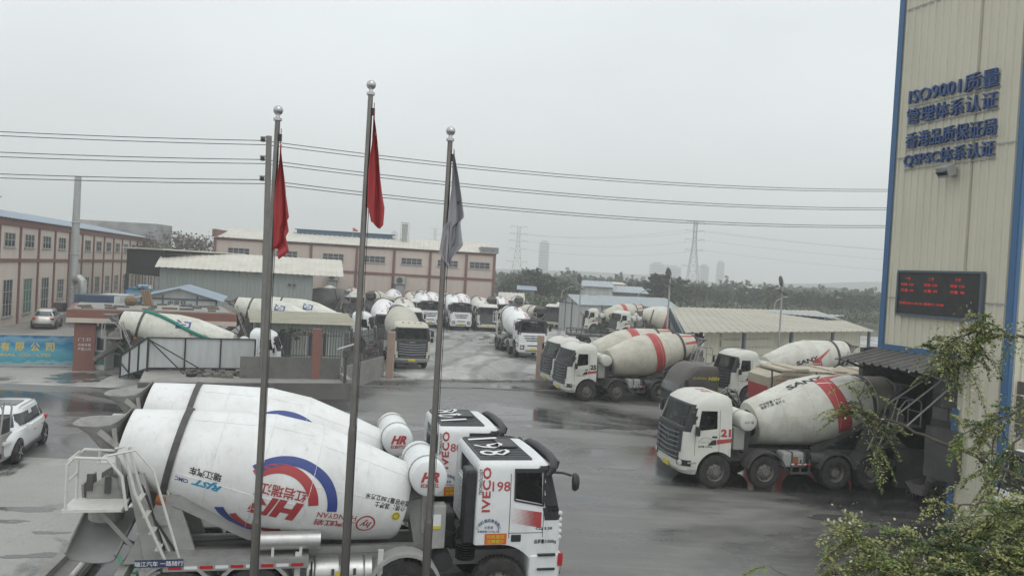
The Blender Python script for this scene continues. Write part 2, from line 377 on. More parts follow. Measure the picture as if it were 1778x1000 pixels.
STY = {
 'iveco': dict(L=IV, cut=[(-1.2,0.3),(-1.2,1.4)]+arc(-0.05,0.58,0.82,90,12)+[(0.74,0.3)], side=[(0.24,2.8),(0.77,2.8),(0.79,2.17),(0.24,2.28)],
      ws=(1.02,2.12,2.84), back=(0.7,2.4,2.8)),
 'sany': dict(L=SY, cut=[(-1.2,0.2),(-1.2,1.07),(-0.45,1.07)]+arc(0,0.56,0.68,130,5)+[(0.69,0.2)], side=[(0.03,2.56),(0.60,2.56),(0.72,1.9),(0.03,1.98)],
      ws=(1.04,1.99,2.70), back=(0.7,2.1,2.6)),
}
SHELL = {}
def cab_shell(sty, paint_):
    S = STY[sty]; Lv = S['L']
    if sty not in SHELL:
        zs = [l[0] for l in Lv]; out = loft([cab_ring(Lv, z) for z in zs], paint_)
        zi = [z for z in zs if zs[0] < z < zs[-3]]; zi = [zs[0]+0.08]+zi+[zs[-1]-0.09]
        inn = loft([cab_ring(Lv, z, -0.06) for z in zi], paint_)
        c1 = MB().prism(S['cut'], -1.6, 1.6, paint_)
        c2 = MB().prism(S['side'], -1.6, 1.6, paint_)
        y, a, b = S['ws']; c3 = MB().prism([(-y,a),(y,a),(y-0.06,b),(-y+0.06,b)], 0.45, 1.8, paint_, 'x')
        y, a, b = S['back']; c4 = MB().prism([(-y,a),(y,a),(y,b),(-y,b)], -0.9, -0.3, paint_, 'x')
        SHELL[sty] = boolean(out, [inn, c1, c2, c3, c4])
    r = SHELL[sty]; mb = MB(); mb.add([v.copy() for v in r.v], [list(f) for f in r.f], paint_, True); return mb

_wh = {}
def wheel_parts(dual):
    if dual not in _wh:
        wd = 0.60 if dual else 0.31; h = wd/2; t = MB()
        def tyre(o):
            pr = [(o-0.14,0.31),(o-0.155,0.36),(o-0.155,0.47),(o-0.13,0.535),(o-0.07,0.553),(o+0.07,0.553),(o+0.13,0.535),(o+0.155,0.47),(o+0.155,0.36),(o+0.14,0.31)]
            t.lathe((0,0,0), (0,1,0), pr, 'rubber', 36)
            for k in range(44):
                a = 2*PI*k/44
                t.box((math.cos(a)*0.553, o, math.sin(a)*0.553), (0.02, 0.2, 0.035), 'rubber', Matrix.Rotation(-a, 3, 'Y'))
        if dual: tyre(-0.15-0.0); tyre(0.17)
        else: tyre(0)
        r = MB(); s = 1
        if dual: pr = [(h-0.02,0.31),(h-0.05,0.285),(h-0.19,0.27),(h-0.2,0.2),(h-0.16,0.155),(h-0.05,0.14),(h-0.03,0.0)]
        else: pr = [(h-0.005,0.31),(h-0.03,0.285),(h-0.08,0.27),(h-0.05,0.2),(h-0.01,0.165),(h-0.01,0.12),(h+0.04,0.10),(h+0.05,0.0)]
        r.lathe((0,0,0), (0,1,0), pr, 'rim_grey', 28); r.lathe((0,0,0), (0,1,0), [(-h+0.02,0.31),(-h+0.1,0.0)], 'rim_grey', 20)
        rb = 0.175 if not dual else 0.19; yb = h-0.02 if not dual else h-0.17
        for k in range(10):
            a = 2*PI*k/10; r.cyl((math.cos(a)*rb, yb-0.02, math.sin(a)*rb), (math.cos(a)*rb, yb+0.035, math.sin(a)*rb), 0.016, 'frame_dark', 6)
        for k in range(8):
            a = 2*PI*(k+0.5)/8; r.cyl((math.cos(a)*0.24, (h-0.065 if not dual else h-0.185)-0.01, math.sin(a)*0.24), (math.cos(a)*0.24, (h-0.06 if not dual else h-0.18)+0.004, math.sin(a)*0.24), 0.026, 'black_plastic', 8)
        ow = t.build('wheel'); orr = r.build('rim'); _wh[dual] = (ow.data, orr.data)
        bpy.data.objects.remove(ow); bpy.data.objects.remove(orr)
    return _wh[dual]
def add_wheel(root, x, y, dual=False):
    a, b = wheel_parts(dual); wobj = obj('wheel', a, root); wobj.location = (x, y, 0.555)
    if y < 0: wobj.rotation_euler = (0, 0, PI)
    obj('rim', b, wobj)

class Drum:
    def __init__(s, length=5.9, tilt=12.5, rmax=1.15, p0=(-1.5, 0, 2.0), z0=None):
        a = R_(tilt); s.len = length; s.p0 = Vector(p0); s.d = Vector((-math.cos(a), 0, math.sin(a))); s.up = Vector((math.sin(a), 0, math.cos(a)))
        k = length/5.9
        s.prof = [(0,0.46),(0.02,0.70),(0.10,0.77),(1.0*k,0.95),(2.05*k,rmax),(3.05*k,rmax),(4.55*k,0.86),(5.30*k,0.71),(length*0.97,0.62)]; s.len = length*0.97
        s.ring = 4.72*k; s.p0.x = -1.82 if z0 else (-1.72 if length < 5.65 else -1.5); s.p0.z = z0 or 2.0
    def r(s, t):
        for a, b in zip(s.prof, s.prof[1:]):
            if t <= b[0]: return a[1]+(b[1]-a[1])*(max(t, a[0])-a[0])/(b[0]-a[0])
        return s.prof[-1][1]
    def P(s, t, th, off=0.0):
        r = s.r(t)+off
        return s.p0+s.d*t+Vector((0, 1, 0))*(r*math.cos(th))+s.up*(r*math.sin(th))
    def fn(s, tc, thc, off=0.007):
        return lambda u, v: s.P(tc+u, R_(thc)+v/max(0.5, s.r(tc+u)), off)
def drum_body(D_, dm, crust='drum_crust', decals=None, crust_from=0.62):
    mb = MB(); pr = []
    for a, b in zip(D_.prof, D_.prof[1:]):
        n = max(1, int((b[0]-a[0])/0.3))
        pr += [(a[0]+(b[0]-a[0])*i/n, a[1]+(b[1]-a[1])*i/n) for i in range(n)]
    pr.append(D_.prof[-1]); n = 48
    vs = [D_.P(t, 2*PI*k/n, r-D_.r(t)) for t, r in pr for k in range(n)]
    for i in range(len(pr)-1):
        mb.add(vs[i*n:(i+2)*n], [(k, n+k, n+(k+1) % n, (k+1) % n) for k in range(n)], crust if pr[i][0] > D_.ring+crust_from*(D_.len-D_.ring) else dm, True)
    mb.add(vs[:n], [list(range(n))], 'frame_dark')
    L = D_.len  # rim lip and the dark mouth with its blades
    ins = [D_.P(L, 2*PI*k/n, -0.06) for k in range(n)]; ins2 = [D_.P(L-0.8, 2*PI*k/n, -0.12) for k in range(n)]
    o = [D_.P(L, 2*PI*k/n) for k in range(n)]
    mb.add(o+ins, [(k, n+k, n+(k+1) % n, (k+1) % n) for k in range(n)], crust)
    mb.add(ins+ins2, [(k, n+k, n+(k+1) % n, (k+1) % n) for k in range(n)], crust, True); mb.add(ins2, [list(range(n))], 'black_plastic')
    # weld seams: a slight proud hoop at each change of section, one along the drum
    for t in (D_.prof[3][0], D_.prof[4][0], D_.prof[5][0], D_.prof[6][0]-0.55):
        mb.tube([D_.P(t, 2*PI*k/n, 0.002) for k in range(n)], 0.008, dm, 5, closed=True)
    for t0, t1, th in ((0.15, 2.0, 128), (2.1, 4.3, 118), (0.15, 2.0, 55), (2.1, 4.4, 62), (0.2, 2, 170), (2.1, 4.3, 190), (1.0, 2.0, 8)):
        mb.tube([D_.P(t0+(t1-t0)*i/12, R_(th), 0.001) for i in range(13)], 0.006, dm, 4)
    if decals: decals(mb, D_)
    return mb

def decal_arcs(off=180, tc=2.42, thc=18):
    """red letters in red and blue swirls, makers' lettering; off turns the whole drum"""
    def f(mb, D_):
        S = 0.07
        def T(s, t, th, wd, ht, m, **k): paint(mb, fit_text(s, wd, ht, **k), D_.fn(t, th+off), m, S)
        def C(sh, t, th, m, **k): paint(mb, sh, D_.fn(t, th+off), m, S, **k)
        C(ring2d(0.79, 0.97, 185, 320), tc-0.10, thc-2, 'blue_mark'); C(ring2d(0.58, 0.76, 190, 318), tc+0.05, thc-4, 'red_mark')
        C(ring2d(0.82, 0.99, 28, 80), tc+0.18, thc-6, 'blue_mark', sx=1.05); C(ring2d(0.66, 0.80, 38, 120), tc+0.18, thc-4, 'red_mark')
        C(ring2d(0.93, 0.98, 80, 128), tc+0.12, thc-4, 'blue_mark')
        # two slanted letters built from strokes
        C(poly2d([(-.44,-.2),(-.30,-.2),(-.18,.2),(-.32,.2)]), tc, thc, 'red_mark'); C(poly2d([(-.14,-.2),(0,-.2),(.12,.2),(-.02,.2)]), tc, thc, 'red_mark')
        C(poly2d([(-.33,-.05),(-.06,-.05),(-.03,.06),(-.30,.06)]), tc, thc, 'red_mark')
        C(poly2d([(.02,-.2),(.14,-.2),(.26,.2),(.16,.2)]), tc, thc, 'red_mark'); C(poly2d([(.17,.2),(.15,.12),(.44,.12),(.52,.2)]), tc, thc, 'red_mark')
        C(poly2d([(.44,.12),(.36,-.02),(.46,-.02),(.52,.14)]), tc, thc, 'red_mark'); C(poly2d([(.20,-.02),(.34,-.02),(.50,-.2),(.36,-.2)]), tc, thc, 'red_mark')
        T('红岩瑞江', tc-0.02, thc-17, 0.86, 0.22, 'red_mark', bold=0.02)
        T('上汽红岩', tc-1.1, thc+8, 0.78, 0.15, 'red_mark', bold=0.02); T('HONGYAN', tc-1.1, thc-1.5, 0.74, 0.11, 'red_mark', bold=0.01)
        C(ring2d(0.155, 0.185, 0, 360), tc-1.68, thc+5, 'red_mark'); T('hy', tc-1.68, thc+5, 0.22, 0.20, 'red_mark', shear=0.3, bold=0.02)
        T('RJST', tc+1.33, thc-5.5, 0.55, 0.17, 'cyan_mark', bold=0.04, shear=0.4); T('CIMC', tc+1.78, thc-2, 0.24, 0.08, 'blue_mark', bold=0.02)
        T('瑞江汽车', tc+1.40, thc-16, 0.58, 0.15, 'black_mark', bold=0.02)
        T('搅动容量 7.88 立方米', tc-1.95, thc-25.5, 0.10, 0.85, 'black_mark') if False else None
        T('介质：混凝土', tc-2.05, thc-22, 0.62, 0.11, 'black_mark', bold=0.012); T('搅动容量7.88立方米', tc-1.98, thc-30, 0.92, 0.11, 'black_mark', bold=0.012)
        C(ring2d(0.0, 0.085, 0, 360), tc-2.22, thc-10, 'yellow_mark'); C(ring2d(0.05, 0.062, 0, 360), tc-2.22, thc-10, 'black_mark')
    return f
def decal_band(off=0, words=True, band=(2.45, 3.0), spin=0, allround=False):
    def f(mb, D_):
        S = 0.08; t0, t1 = band
        C = lambda pts, t, th, m: paint(mb, poly2d(pts), D_.fn(t, th+off), m, S)
        if allround:
            for k in range(0, 360, 30): C([(-(t1-t0)/2,-.32),((t1-t0)/2,-.32),((t1-t0)/2,.32),(-(t1-t0)/2,.32)], (t0+t1)/2, k, 'red_band')
            C([(-.35,-.07),(.45,-.10),(.45,.07),(-.35,.05)], D_.ring+0.5, 22, 'red_band'); C([(-.35,-.07),(.45,-.10),(.45,.07),(-.35,.05)], D_.ring+0.5, 62, 'red_band')
            return
        C([(-.34,.58),(.26,.60),(.72,-1.6),(.08,-1.6)], (t0+t1)/2, 38+spin, 'red_band')
        C([(-.42,.60),(1.15,.95),(1.2,.90),(.25,.56)], (t0+t1)/2, 38+spin, 'red_band')
        C([(-.36,.50),(.34,.36),(.34,.33),(-.36,.455)], (t0+t1)/2, 38+spin, 'white_mark') if False else None
        paint(mb, poly2d([(-.30,.47),(.22,.36),(.22,.33),(-.30,.43)]), D_.fn((t0+t1)/2, 38+spin+off, 0.011), 'white_mark', S)
        if words:
            paint(mb, fit_text('SANY', 1.45, 0.25, bold=0.04), D_.fn(2.12, 72+spin+off), 'black_mark', S, rot=0.06)
            paint(mb, fit_text('搅动容量 7.7m³', 0.78, 0.11, bold=0.015), D_.fn(0.62, 52+spin+off), 'black_mark', S)
            paint(mb, fit_text('装载介质 混凝土', 0.86, 0.11, bold=0.015), D_.fn(0.66, 44+spin+off), 'black_mark', S)
    return f
def decal_square(off=0, t=2.0, th=30):
    def f(mb, D_):
        S = 0.08; C = lambda pts, m='blue_mark': paint(mb, poly2d(pts), D_.fn(t, th+off), m, S, rot=0.1)
        C([(-.36,.20),(.36,.32),(.36,.22),(-.26,.11)]); C([(-.36,.2),(-.26,.11),(-.26,-.26),(-.36,-.30)]); C([(-.26,-.16),(.0,-.16),(.0,-.26),(-.26,-.26)])
        C([(.08,.16),(.36,.22),(.36,-.14),(.26,-.14),(.26,.1),(.08,.08)]); C([(-.12,.04),(.12,.06),(.12,-.02),(-.12,-.04)]); C([(.08,-.1),(.3,-.32),(.42,-.30),(.18,-.08)])
        T = lambda s, tt, h, wd, ht, m: paint(mb, fit_text(s, wd, ht, bold=0.01), D_.fn(tt, h+off), m, S)
        T('大', t-0.55, th+26, 0.3, 0.22, 'red_mark'); T('混凝土', t-1.05, th+22, 0.6, 0.2, 'red_mark'); T('恒大', t+1.2, th+46, 0.5, 0.2, 'red_mark') if False else None
    return f

def make_mixer(name, sty='sany', cab_paint='cream_paint', drum_mat='drum_sany', frame='frame_dark', drum=None, decals=None, cab_decal=None, side=1, axles=(0,-1.8,-4.4,-5.75), roofnum=None, driver=False, visor=False, chute=True, crust='concrete_crust', tank_text=None, strap=False, grille='dark', hopper_mat=None, visor_text=None, chute_end=None, flat_mirror=True, drum_rear=None):
    S = STY[sty]; Lv = S['L']; root = empty(name); Dm = drum or Drum(5.45); hopper_mat = hopper_mat or crust
    # --- cab
    c = cab_shell(sty, cab_paint)
    for sg in (1, -1):     # door seams and handle recess
        F = side_fn(Lv, sg, 0.004)
        xs = (0.13, 0.82, 1.62) if sty == 'iveco' else (-0.05, 0.80, 1.12)
        for x in xs[:2]: paint(c, poly2d([(-.006,-.5),(.006,-.5),(.006,.5),(-.006,.5)]), lambda u, v, x=x: F((-x if sg > 0 else x)+u, 2.15+v if sty == 'iveco' else 1.85+v), 'black_mark', 0.25, sy=1.25 if sty == 'iveco' else 1.5)
    if sty == 'iveco':
        for z in (1.62,):
            for sg in (1, -1): paint(c, poly2d([(-.35,-.006),(.35,-.006),(.35,.006),(-.35,.006)]), lambda u, v: side_fn(Lv, sg, 0.004)(u+(-0.47 if sg > 0 else 0.47), z+v), 'black_mark')
    if cab_decal: cab_decal(c, Lv)
    cab = c.build('cab', root)
    if sty == 'iveco':
        rb = MB(); rb.box((0.06,0,3.018), (1.06,2.0,0.05), 'roof_rib', bev=0.02)
        for k in range(13): rb.box((0.06,-0.9+0.15*k,3.048), (1.0,0.05,0.022), 'roof_rib')
        rb.box((0.30,0.2,3.075), (0.36,0.8,0.05), 'black_plastic', bev=0.02)
        if roofnum:
            for i, ch in enumerate(roofnum):
                paint(rb, fit_text(ch, 0.42 if ch != '1' else 0.14, 0.62, bold=0.0), lambda u, v: Vector((-0.1+v, 0.62-0.62*i-u, 3.064 if -0.1+v < 0.10 else 3.105)), 'white_mark')
        rb.build('roof_panel', cab)
    elif roofnum:
        rm = MB(); ch = roofnum
        paint(rm, fit_text(ch, 0.75, 0.34, bold=0.04), lambda u, v: Vector((0.05+v, -u, 3.075)), 'red_mark'); rm.build('roof_number', cab)
    y0, a, b = S['ws']
    cab_patch(Lv, a-0.08, b+0.1, lambda p: p.x > 0.55 and abs(p.y) < y0+0.06, -0.035, 'cab_glass', mb=None).build('windscreen', cab)
    sx0 = min(p[0] for p in S['side'])-0.06; sx1 = max(p[0] for p in S['side'])+0.05; sz0 = min(p[1] for p in S['side'])-0.05; sz1 = max(p[1] for p in S['side'])+0.05
    for sg in (1, -1):
        cab_patch(Lv, sz0, sz1, lambda p: sx0 < p.x < sx1 and p.y*sg > 0.9, -0.035, 'cab_glass').build('side_window', cab)
    if visor_text: sp_ = MB(); sp_.box((0.93,0.25,2.66), (0.015,0.85,0.13), 'white_mark', Matrix.Rotation(R_(-14), 3, 'Y')); sp_.build('paper_label', cab)  # white paper label set behind the upper windscreen
    y1, a1, b1 = S['back']; MB().box((-0.512, 0, (a1+b1)/2), (0.012, 2*y1+0.08, b1-a1+0.08), 'dark_glass').build('back_window', cab)
    it = MB()
    for y in (0.55, -0.55): it.box((0.0,y,1.55), (0.5,0.5,0.16), 'seat_dark', bev=0.05); it.box((-0.25,y,1.95), (0.14,0.46,0.75), 'seat_dark', Matrix.Rotation(R_(-8), 3, 'Y'), bev=0.05); it.box((-0.3,y,2.38), (0.1,0.26,0.2), 'seat_dark', bev=0.04)
    it.build('seat', cab)
    ds = MB(); ds.box((0.85,0,1.83 if sty == 'iveco' else 1.72), (0.42,2.2,0.34), 'black_plastic', bev=0.06); ds.build('dashboard', cab)
    sw = MB(); sw.tube([Vector((0.5,0.55,2.02))+Matrix.Rotation(R_(-35),3,'Y')@Vector((math.cos(a_)*0.22,math.sin(a_)*0.22,0)) for a_ in [2*PI*k/20 for k in range(20)]], 0.018, 'black_plastic', 6, closed=True); sw.tube([(0.5,0.55,2.02),(0.72,0.55,1.75)], 0.03, 'black_plastic', 6); sw.build('steering_wheel', cab)
    # black window surrounds and front faces
    fr = MB()
    if sty == 'iveco':
        cab_patch(Lv, 1.86, 2.84, lambda p: p.x > 0.82 and abs(p.y) > y0-0.04, 0.004, 'black_plastic', mb=fr)
        cab_patch(Lv, 2.82, 2.92, lambda p: p.x > 0.7 and abs(p.y) < 1.2, 0.004, 'black_plastic', mb=fr)
        cab_patch(Lv, 2.02, 2.14, lambda p: p.x > 0.9, 0.004, 'black_plastic', mb=fr)
        for sg in (1, -1):
            paint(fr, poly2d([(-.3,-.04),(.3,-.04),(.3,.04),(-.3,.04)]), lambda u, v: side_fn(Lv, sg, 0.008)(u+(-0.5 if sg > 0 else 0.5), 2.83+v), 'black_plastic')
            for (xa, za, xb, zb) in ((0.22,2.82,0.22,2.26),(0.22,2.26,0.80,2.15),(0.80,2.15,0.80,2.82)):
                fr.bar((xa, sg*(lv(Lv, za)[2]+0.004), za), (xb, sg*(lv(Lv, zb)[2]+0.004), zb), 0.03, 0.03, 'black_plastic', up=(0, 1, 0))
        fr.build('window_trim', cab)
        g = MB()   # three dark slots in the white nose
        for z, hw, hh in ((1.78,0.78,0.035),(1.60,0.74,0.045),(1.42,0.70,0.045)):
            cab_patch(Lv, z-hh, z+hh, lambda p: p.x > 0.8 and abs(p.y) < hw-0.25*abs(1.8-z), 0.006, 'grille_dark', dz=0.03, mb=g)
        paint(g, ring2d(0.06, 0.10, 0, 360, 16), lambda u, v: Vector((cab_front(Lv, u, 1.62+v, 0.02), -u, 1.62+v)), 'chrome')
        g.build('grille', cab)
        bp = loft([cab_ring([(0.45,0.6,1.22,1.16,0.12),(1.0,0.6,1.28,1.22,0.14)], z, o) for z, o in ((0.45,-0.05),(0.5,0.02),(0.84,0.03),(1.15,0.02),(1.18,-0.02))], cab_paint)
        bumper = bp.build('bumper', root)
        sl = MB(); sl.box((1.27,0,1.02), (0.06,0.9,0.09), 'grille_dark'); sl.box((1.27,0,0.62), (0.06,1.2,0.07), 'grille_dark'); sl.build('air_intake', bumper)
        for sg in (1, -1):
            h = MB(); h.box((1.24,sg*0.88,0.88), (0.1,0.36,0.34), 'black_plastic', bev=0.03); h.cyl((1.28,sg*0.92,0.88), (1.305,sg*0.92,0.88), 0.11, 'lamp_glass', 16); h.cyl((1.28,sg*0.78,0.82), (1.303,sg*0.78,0.82), 0.05, 'amber', 12); h.build('headlight', bumper)
            m_ = MB(); m_.box((1.21,sg*1.235,1.08), (0.1,0.05,0.26), 'tail_red', bev=0.02); m_.build('marker_lamp', bumper)
            st = MB()
            for z in (1.18,0.9): st.box((0.92,sg*1.2,z), (0.36,0.14,0.04), 'black_plastic'); st.box((0.92,sg*1.13,z+0.1), (0.36,0.02,0.2), 'black_plastic')
            st.box((0.92,sg*1.12,0.62), (0.4,0.16,0.3), 'black_plastic', bev=0.03); st.build('step', root)
            hd = MB(); hd.box((0.28,sg*1.222,1.52), (0.2,0.03,0.14), 'black_plastic', bev=0.02); hd.build('door_handle', cab)
            vn = MB()
            for z in (1.98,1.86,1.74,1.62,1.50): vn.box((1.185,sg*1.13,z), (0.09,0.10,0.06), cab_paint, bev=0.02)
            vn.build('corner_vent', cab)
        v = MB(); vis = [Vector((x, y, z)) for x, y, z in ((0.86,-1.16,2.72),(0.98,-1.14,2.86),(1.06,-0.95,2.95),(1.10,-0.4,2.98),(1.10,0.4,2.98),(1.06,0.95,2.95),(0.98,1.14,2.86),(0.86,1.16,2.72))]
        v.tube(vis, [0.055,0.08,0.085,0.085,0.085,0.085,0.08,0.055], 'black_plastic', 10); v.box((1.13,0,2.9), (0.04,2.0,0.16), 'black_plastic', Matrix.Rotation(R_(15), 3, 'Y'), bev=0.015)
        if visor_text: paint(v, fit_text('IVECO', 0.6, 0.09, bold=0.04), lambda u, v_: Vector((1.155-v_*0.2, u, 2.9+v_)), 'white_mark')
        v.build('sun_visor', cab)
        ex = MB()
        ex.box((-0.66,-0.93,2.12), (0.2,0.44,1.44), 'black_plastic', bev=0.05)
        for k in range(7): ex.tube([(-0.66,-0.93,1.38-0.05*k),(-0.66,-0.93,1.35-0.05*k)], [0.2,0.18], 'black_plastic', 12)
        for k in range(9): ex.box((-0.565,0.1,1.6+0.09*k), (0.03,1.1,0.05), cab_paint)
        ex.build('air_snorkel', cab)
    else:
        cab_patch(Lv, 1.86, 2.74, lambda p: p.x > 0.45 and abs(p.y) < 1.2 and not (abs(p.y) < y0-0.03 and 2.0 < p.z < 2.69) and p.x > 0.76, 0.003, 'black_plastic', dz=0.02, mb=fr)
        fr.build('window_trim', cab)
        g = MB(); cab_patch(Lv, 0.86, 1.9, lambda p: p.x > 0.9 and abs(p.y) < 1.0-0.16*max(0, 1.25-p.z), 0.012, 'grille_dark', mb=g)
        bm_ = 'grille_bar'
        for z in ((1.78,1.62,1.46,1.30,1.14,0.98) if grille == 'dark' else (1.66,1.5,1.34,1.18,1.02)):
            pts = [(cab_front(Lv, y, z, 0.03), y, z-0.06*(1-abs(y)/0.9)) for y in [-0.88+0.176*k for k in range(11)]]
            g.tube(pts, 0.022 if grille == 'dark' else 0.035, bm_ if grille == 'dark' else 'grille_bar', 6)
        for y in (-0.62,0.62):
            g.tube([(cab_front(Lv, y, z, 0.03), y, z) for z in (1.85,1.5,1.0)], 0.02, 'grille_dark', 6)
        if grille == 'dark': g.lathe((cab_front(Lv,0,1.5)+0.02,0,1.5), (1,0,0), [(0,0.14),(0.03,0.13),(0.035,0.09)], 'grille_bar', 18)
        else: paint(g, fit_text('JAC', 0.36, 0.12, bold=0.05), lambda u, v_: Vector((cab_front(Lv, u, 1.8, 0.03), u, 1.79+v_)), 'chrome')
        g.build('grille', cab)
        if grille != 'dark':
            b2 = MB(); cab_patch(Lv, 0.5, 0.74, lambda p: p.x > 0.9, 0.02, 'chrome', mb=b2); cab_patch(Lv, 0.74, 0.84, lambda p: p.x > 0.95 and abs(p.y) < 0.8, 0.02, 'grille_dark', mb=b2); b2.build('bumper', cab)
            am = MB()
            for y in (-0.5,-0.1,0.3,0.7): am.box((0.5,y-0.1,3.035), (0.06,0.12,0.05), 'amber', bev=0.015)
            am.build('roof_lamp', cab)
        for sg in (1, -1):
            h = MB(); cab_patch(Lv, 0.74, 0.94, lambda p: p.x > 0.93 and 0.78 < p.y*sg, 0.012, 'black_plastic', mb=h); h.lathe((cab_front(Lv,1.0,0.84)-0.02,sg*1.0,0.84), (0.85,sg*0.5,0), [(0,0.1),(0.05,0.09),(0.07,0.0)], 'lamp_glass', 16); h.build('headlight', cab)
            hd = MB(); hd.box((0.12,sg*1.232,1.72), (0.18,0.03,0.06), 'black_plastic', bev=0.012); hd.build('door_handle', cab)
            st = MB()
            for z in (0.62,0.86): st.box((0.86,sg*1.215,z), (0.3,0.03,0.05), 'frame_grey')
            st.build('step', cab)
    for sg in (1, -1):
        m_ = MB()
        if sty == 'iveco': m_.tube([(0.95,sg*1.14,2.8),(1.15,sg*1.3,2.82),(1.28,sg*1.42,2.8)], 0.025, 'black_plastic', 8); m_.lathe((1.30,sg*1.44,2.68), (1,sg*0.2,0), [(0,0.02),(0.01,0.16),(0.06,0.18),(0.12,0.14),(0.15,0.0)], 'black_plastic', 18); (m_.box((1.12,sg*1.42,2.42), (0.1,0.2,0.42), 'black_plastic', bev=0.04) if flat_mirror else None)
        else: m_.tube([(0.74,sg*1.19,1.98),(0.78,sg*1.3,1.9)], 0.03, 'black_plastic', 8); m_.box((0.78,sg*1.36,1.92), (0.12,0.18,0.30), 'black_plastic', bev=0.04); m_.box((0.95,sg*1.34,2.35), (0.1,0.2,0.4), 'black_plastic', bev=0.04); m_.tube([(0.8,sg*1.14,2.55),(0.95,sg*1.32,2.56)], 0.02, 'black_plastic', 6)
        m_.build('mirror', cab)
    if sty == 'sany' and visor:
        v = MB(); cab_patch(Lv, 2.64, 2.8, lambda p: p.x > 0.55 and abs(p.y) < 1.1, 0.09, 'black_plastic', mb=v); v.build('sun_visor', cab)
    pl = MB(); zp = 0.72 if sty == 'iveco' else 0.62; xp = 1.33 if sty == 'iveco' else cab_front(Lv, 0, zp)+0.03
    pl.box((xp,0,zp), (0.02,0.46,0.15), 'yellow_mark'); pl.build('number_plate', root)
    # --- chassis
    ch = MB(); fm = frame
    for y in (0.42,-0.42): ch.box((-2.75,y,0.90), (7.5,0.09,0.28), fm)
    for y in (0.40,-0.40): ch.box((-3.9,y,1.12), (5.2,0.14,0.14), fm)
    for x in (0.6,-0.9,-2.3,-3.2,-5.0,-6.3): ch.box((x,0,0.88), (0.12,0.75,0.2), fm)
    for x in axles: ch.cyl((x,-1.0,0.555), (x,1.0,0.555), 0.09, fm, 10); ch.box((x,0,0.56), (0.34,0.4,0.34), fm, bev=0.08)
    for x in axles[2:]:
        for y in (0.5,-0.5): ch.box((x,y,0.76), (0.8,0.09,0.1), fm)
    ch.box((-0.25,0,1.18), (1.0,0.8,0.5), 'frame_dark', bev=0.1); ch.box((-0.95,0.2,1.35), (0.4,0.7,0.75), 'frame_dark', bev=0.06)
    p0 = Dm.p0   # front drum pedestal and gearbox
    for y in (0.55,-0.55): ch.bar((p0.x+0.42,y*0.8,1.1), (p0.x+0.22,y*0.62,p0.z+0.15), 0.16, 0.34, fm)
    ch.box((p0.x+0.28,0,p0.z-0.15), (0.3,0.8,0.5), fm, bev=0.05); ch.cyl(p0-Dm.d*0.42, p0+Dm.d*0.05, 0.34, fm, 18, r2=0.42)
    rc = Dm.p0+Dm.d*Dm.ring; rr_ = Dm.r(Dm.ring)+0.05
    # rear cradle: side plates, roller brackets, sloping struts
    for y in (0.62,-0.62):
        ch.prism([(rc.x-0.75,1.02),(rc.x+0.55,1.02),(rc.x+0.12,rc.z-0.72*rr_),(rc.x-0.16,rc.z-0.72*rr_)], y-0.04, y+0.04, fm)
        ch.bar((rc.x+0.1,y*1.02,rc.z-0.8*rr_), (rc.x+2.1,y*0.75,1.16), 0.1, 0.26, fm)
        ch.bar((rc.x-0.2,y*1.1,1.0), (rc.x-0.6,y*1.0,rc.z-0.25), 0.1, 0.3, fm)
        rl = rc+Vector((0, y*0.95, 0))-Dm.up*(math.sqrt(max(0.01, rr_**2-(y*0.95)**2))+0.1)
        ch.cyl(rl-Dm.d*0.08, rl+Dm.d*0.08, 0.11, 'rust_orange', 14)
    ch.box((rc.x-0.15,0,rc.z-rr_-0.22), (0.3,1.4,0.16), fm); ch.box((axles[-1]-0.95,0,0.86), (0.16,2.1,0.22), fm)
    ch.build('chassis', root)
    body = drum_body(Dm, drum_mat, drum_rear or 'drum_crust', decals, 0.03 if drum_rear else 0.58).build('drum', root)
    rg = MB(); n = 48; t0, t1 = Dm.ring-0.06, Dm.ring+0.06; R1 = rr_
    q = lambda t, a, r: Dm.p0+Dm.d*t+Vector((0,1,0))*(r*math.cos(a))+Dm.up*(r*math.sin(a))
    A = [[q(t, 2*PI*k/n, r) for k in range(n)] for t, r in ((t0, R1-0.12),(t0,R1),(t1,R1),(t1,R1-0.12))]
    for i in range(3): rg.add(A[i]+A[i+1], [(k, (k+1) % n, n+(k+1) % n, n+k) for k in range(n)], 'frame_dark', True)
    rg.build('drum_ring', body)
    # water tank across the truck
    wt = MB(); cx, cz = Dm.p0.x+(0.38 if sty == 'iveco' else 0.62), (2.62 if sty == 'iveco' else 2.22); dy = 0.0 if sty == 'iveco' else 0.22*side
    wr = 0.36 if sty == 'iveco' else 0.31; pr = [(-0.98,0.0),(-0.97,wr*0.7),(-0.92,wr*0.95),(-0.85,wr),(0.85,wr),(0.92,wr*0.95),(0.97,wr*0.7),(0.98,0.0)]
    wt.lathe((cx,dy,cz), (0,1,0), pr, 'white_paint' if sty == 'iveco' else cab_paint, 28)
    for y in (-0.55,0.55): wt.tube([(cx+math.cos(a_)*(wr+0.006), y, cz+math.sin(a_)*(wr+0.006)) for a_ in [2*PI*k/24 for k in range(24)]], 0.018, 'frame_grey', 5, closed=True); wt.box((cx,y,(cz-wr+1.4)/2+0.1), (0.14,0.1,cz-wr-1.3), fm)
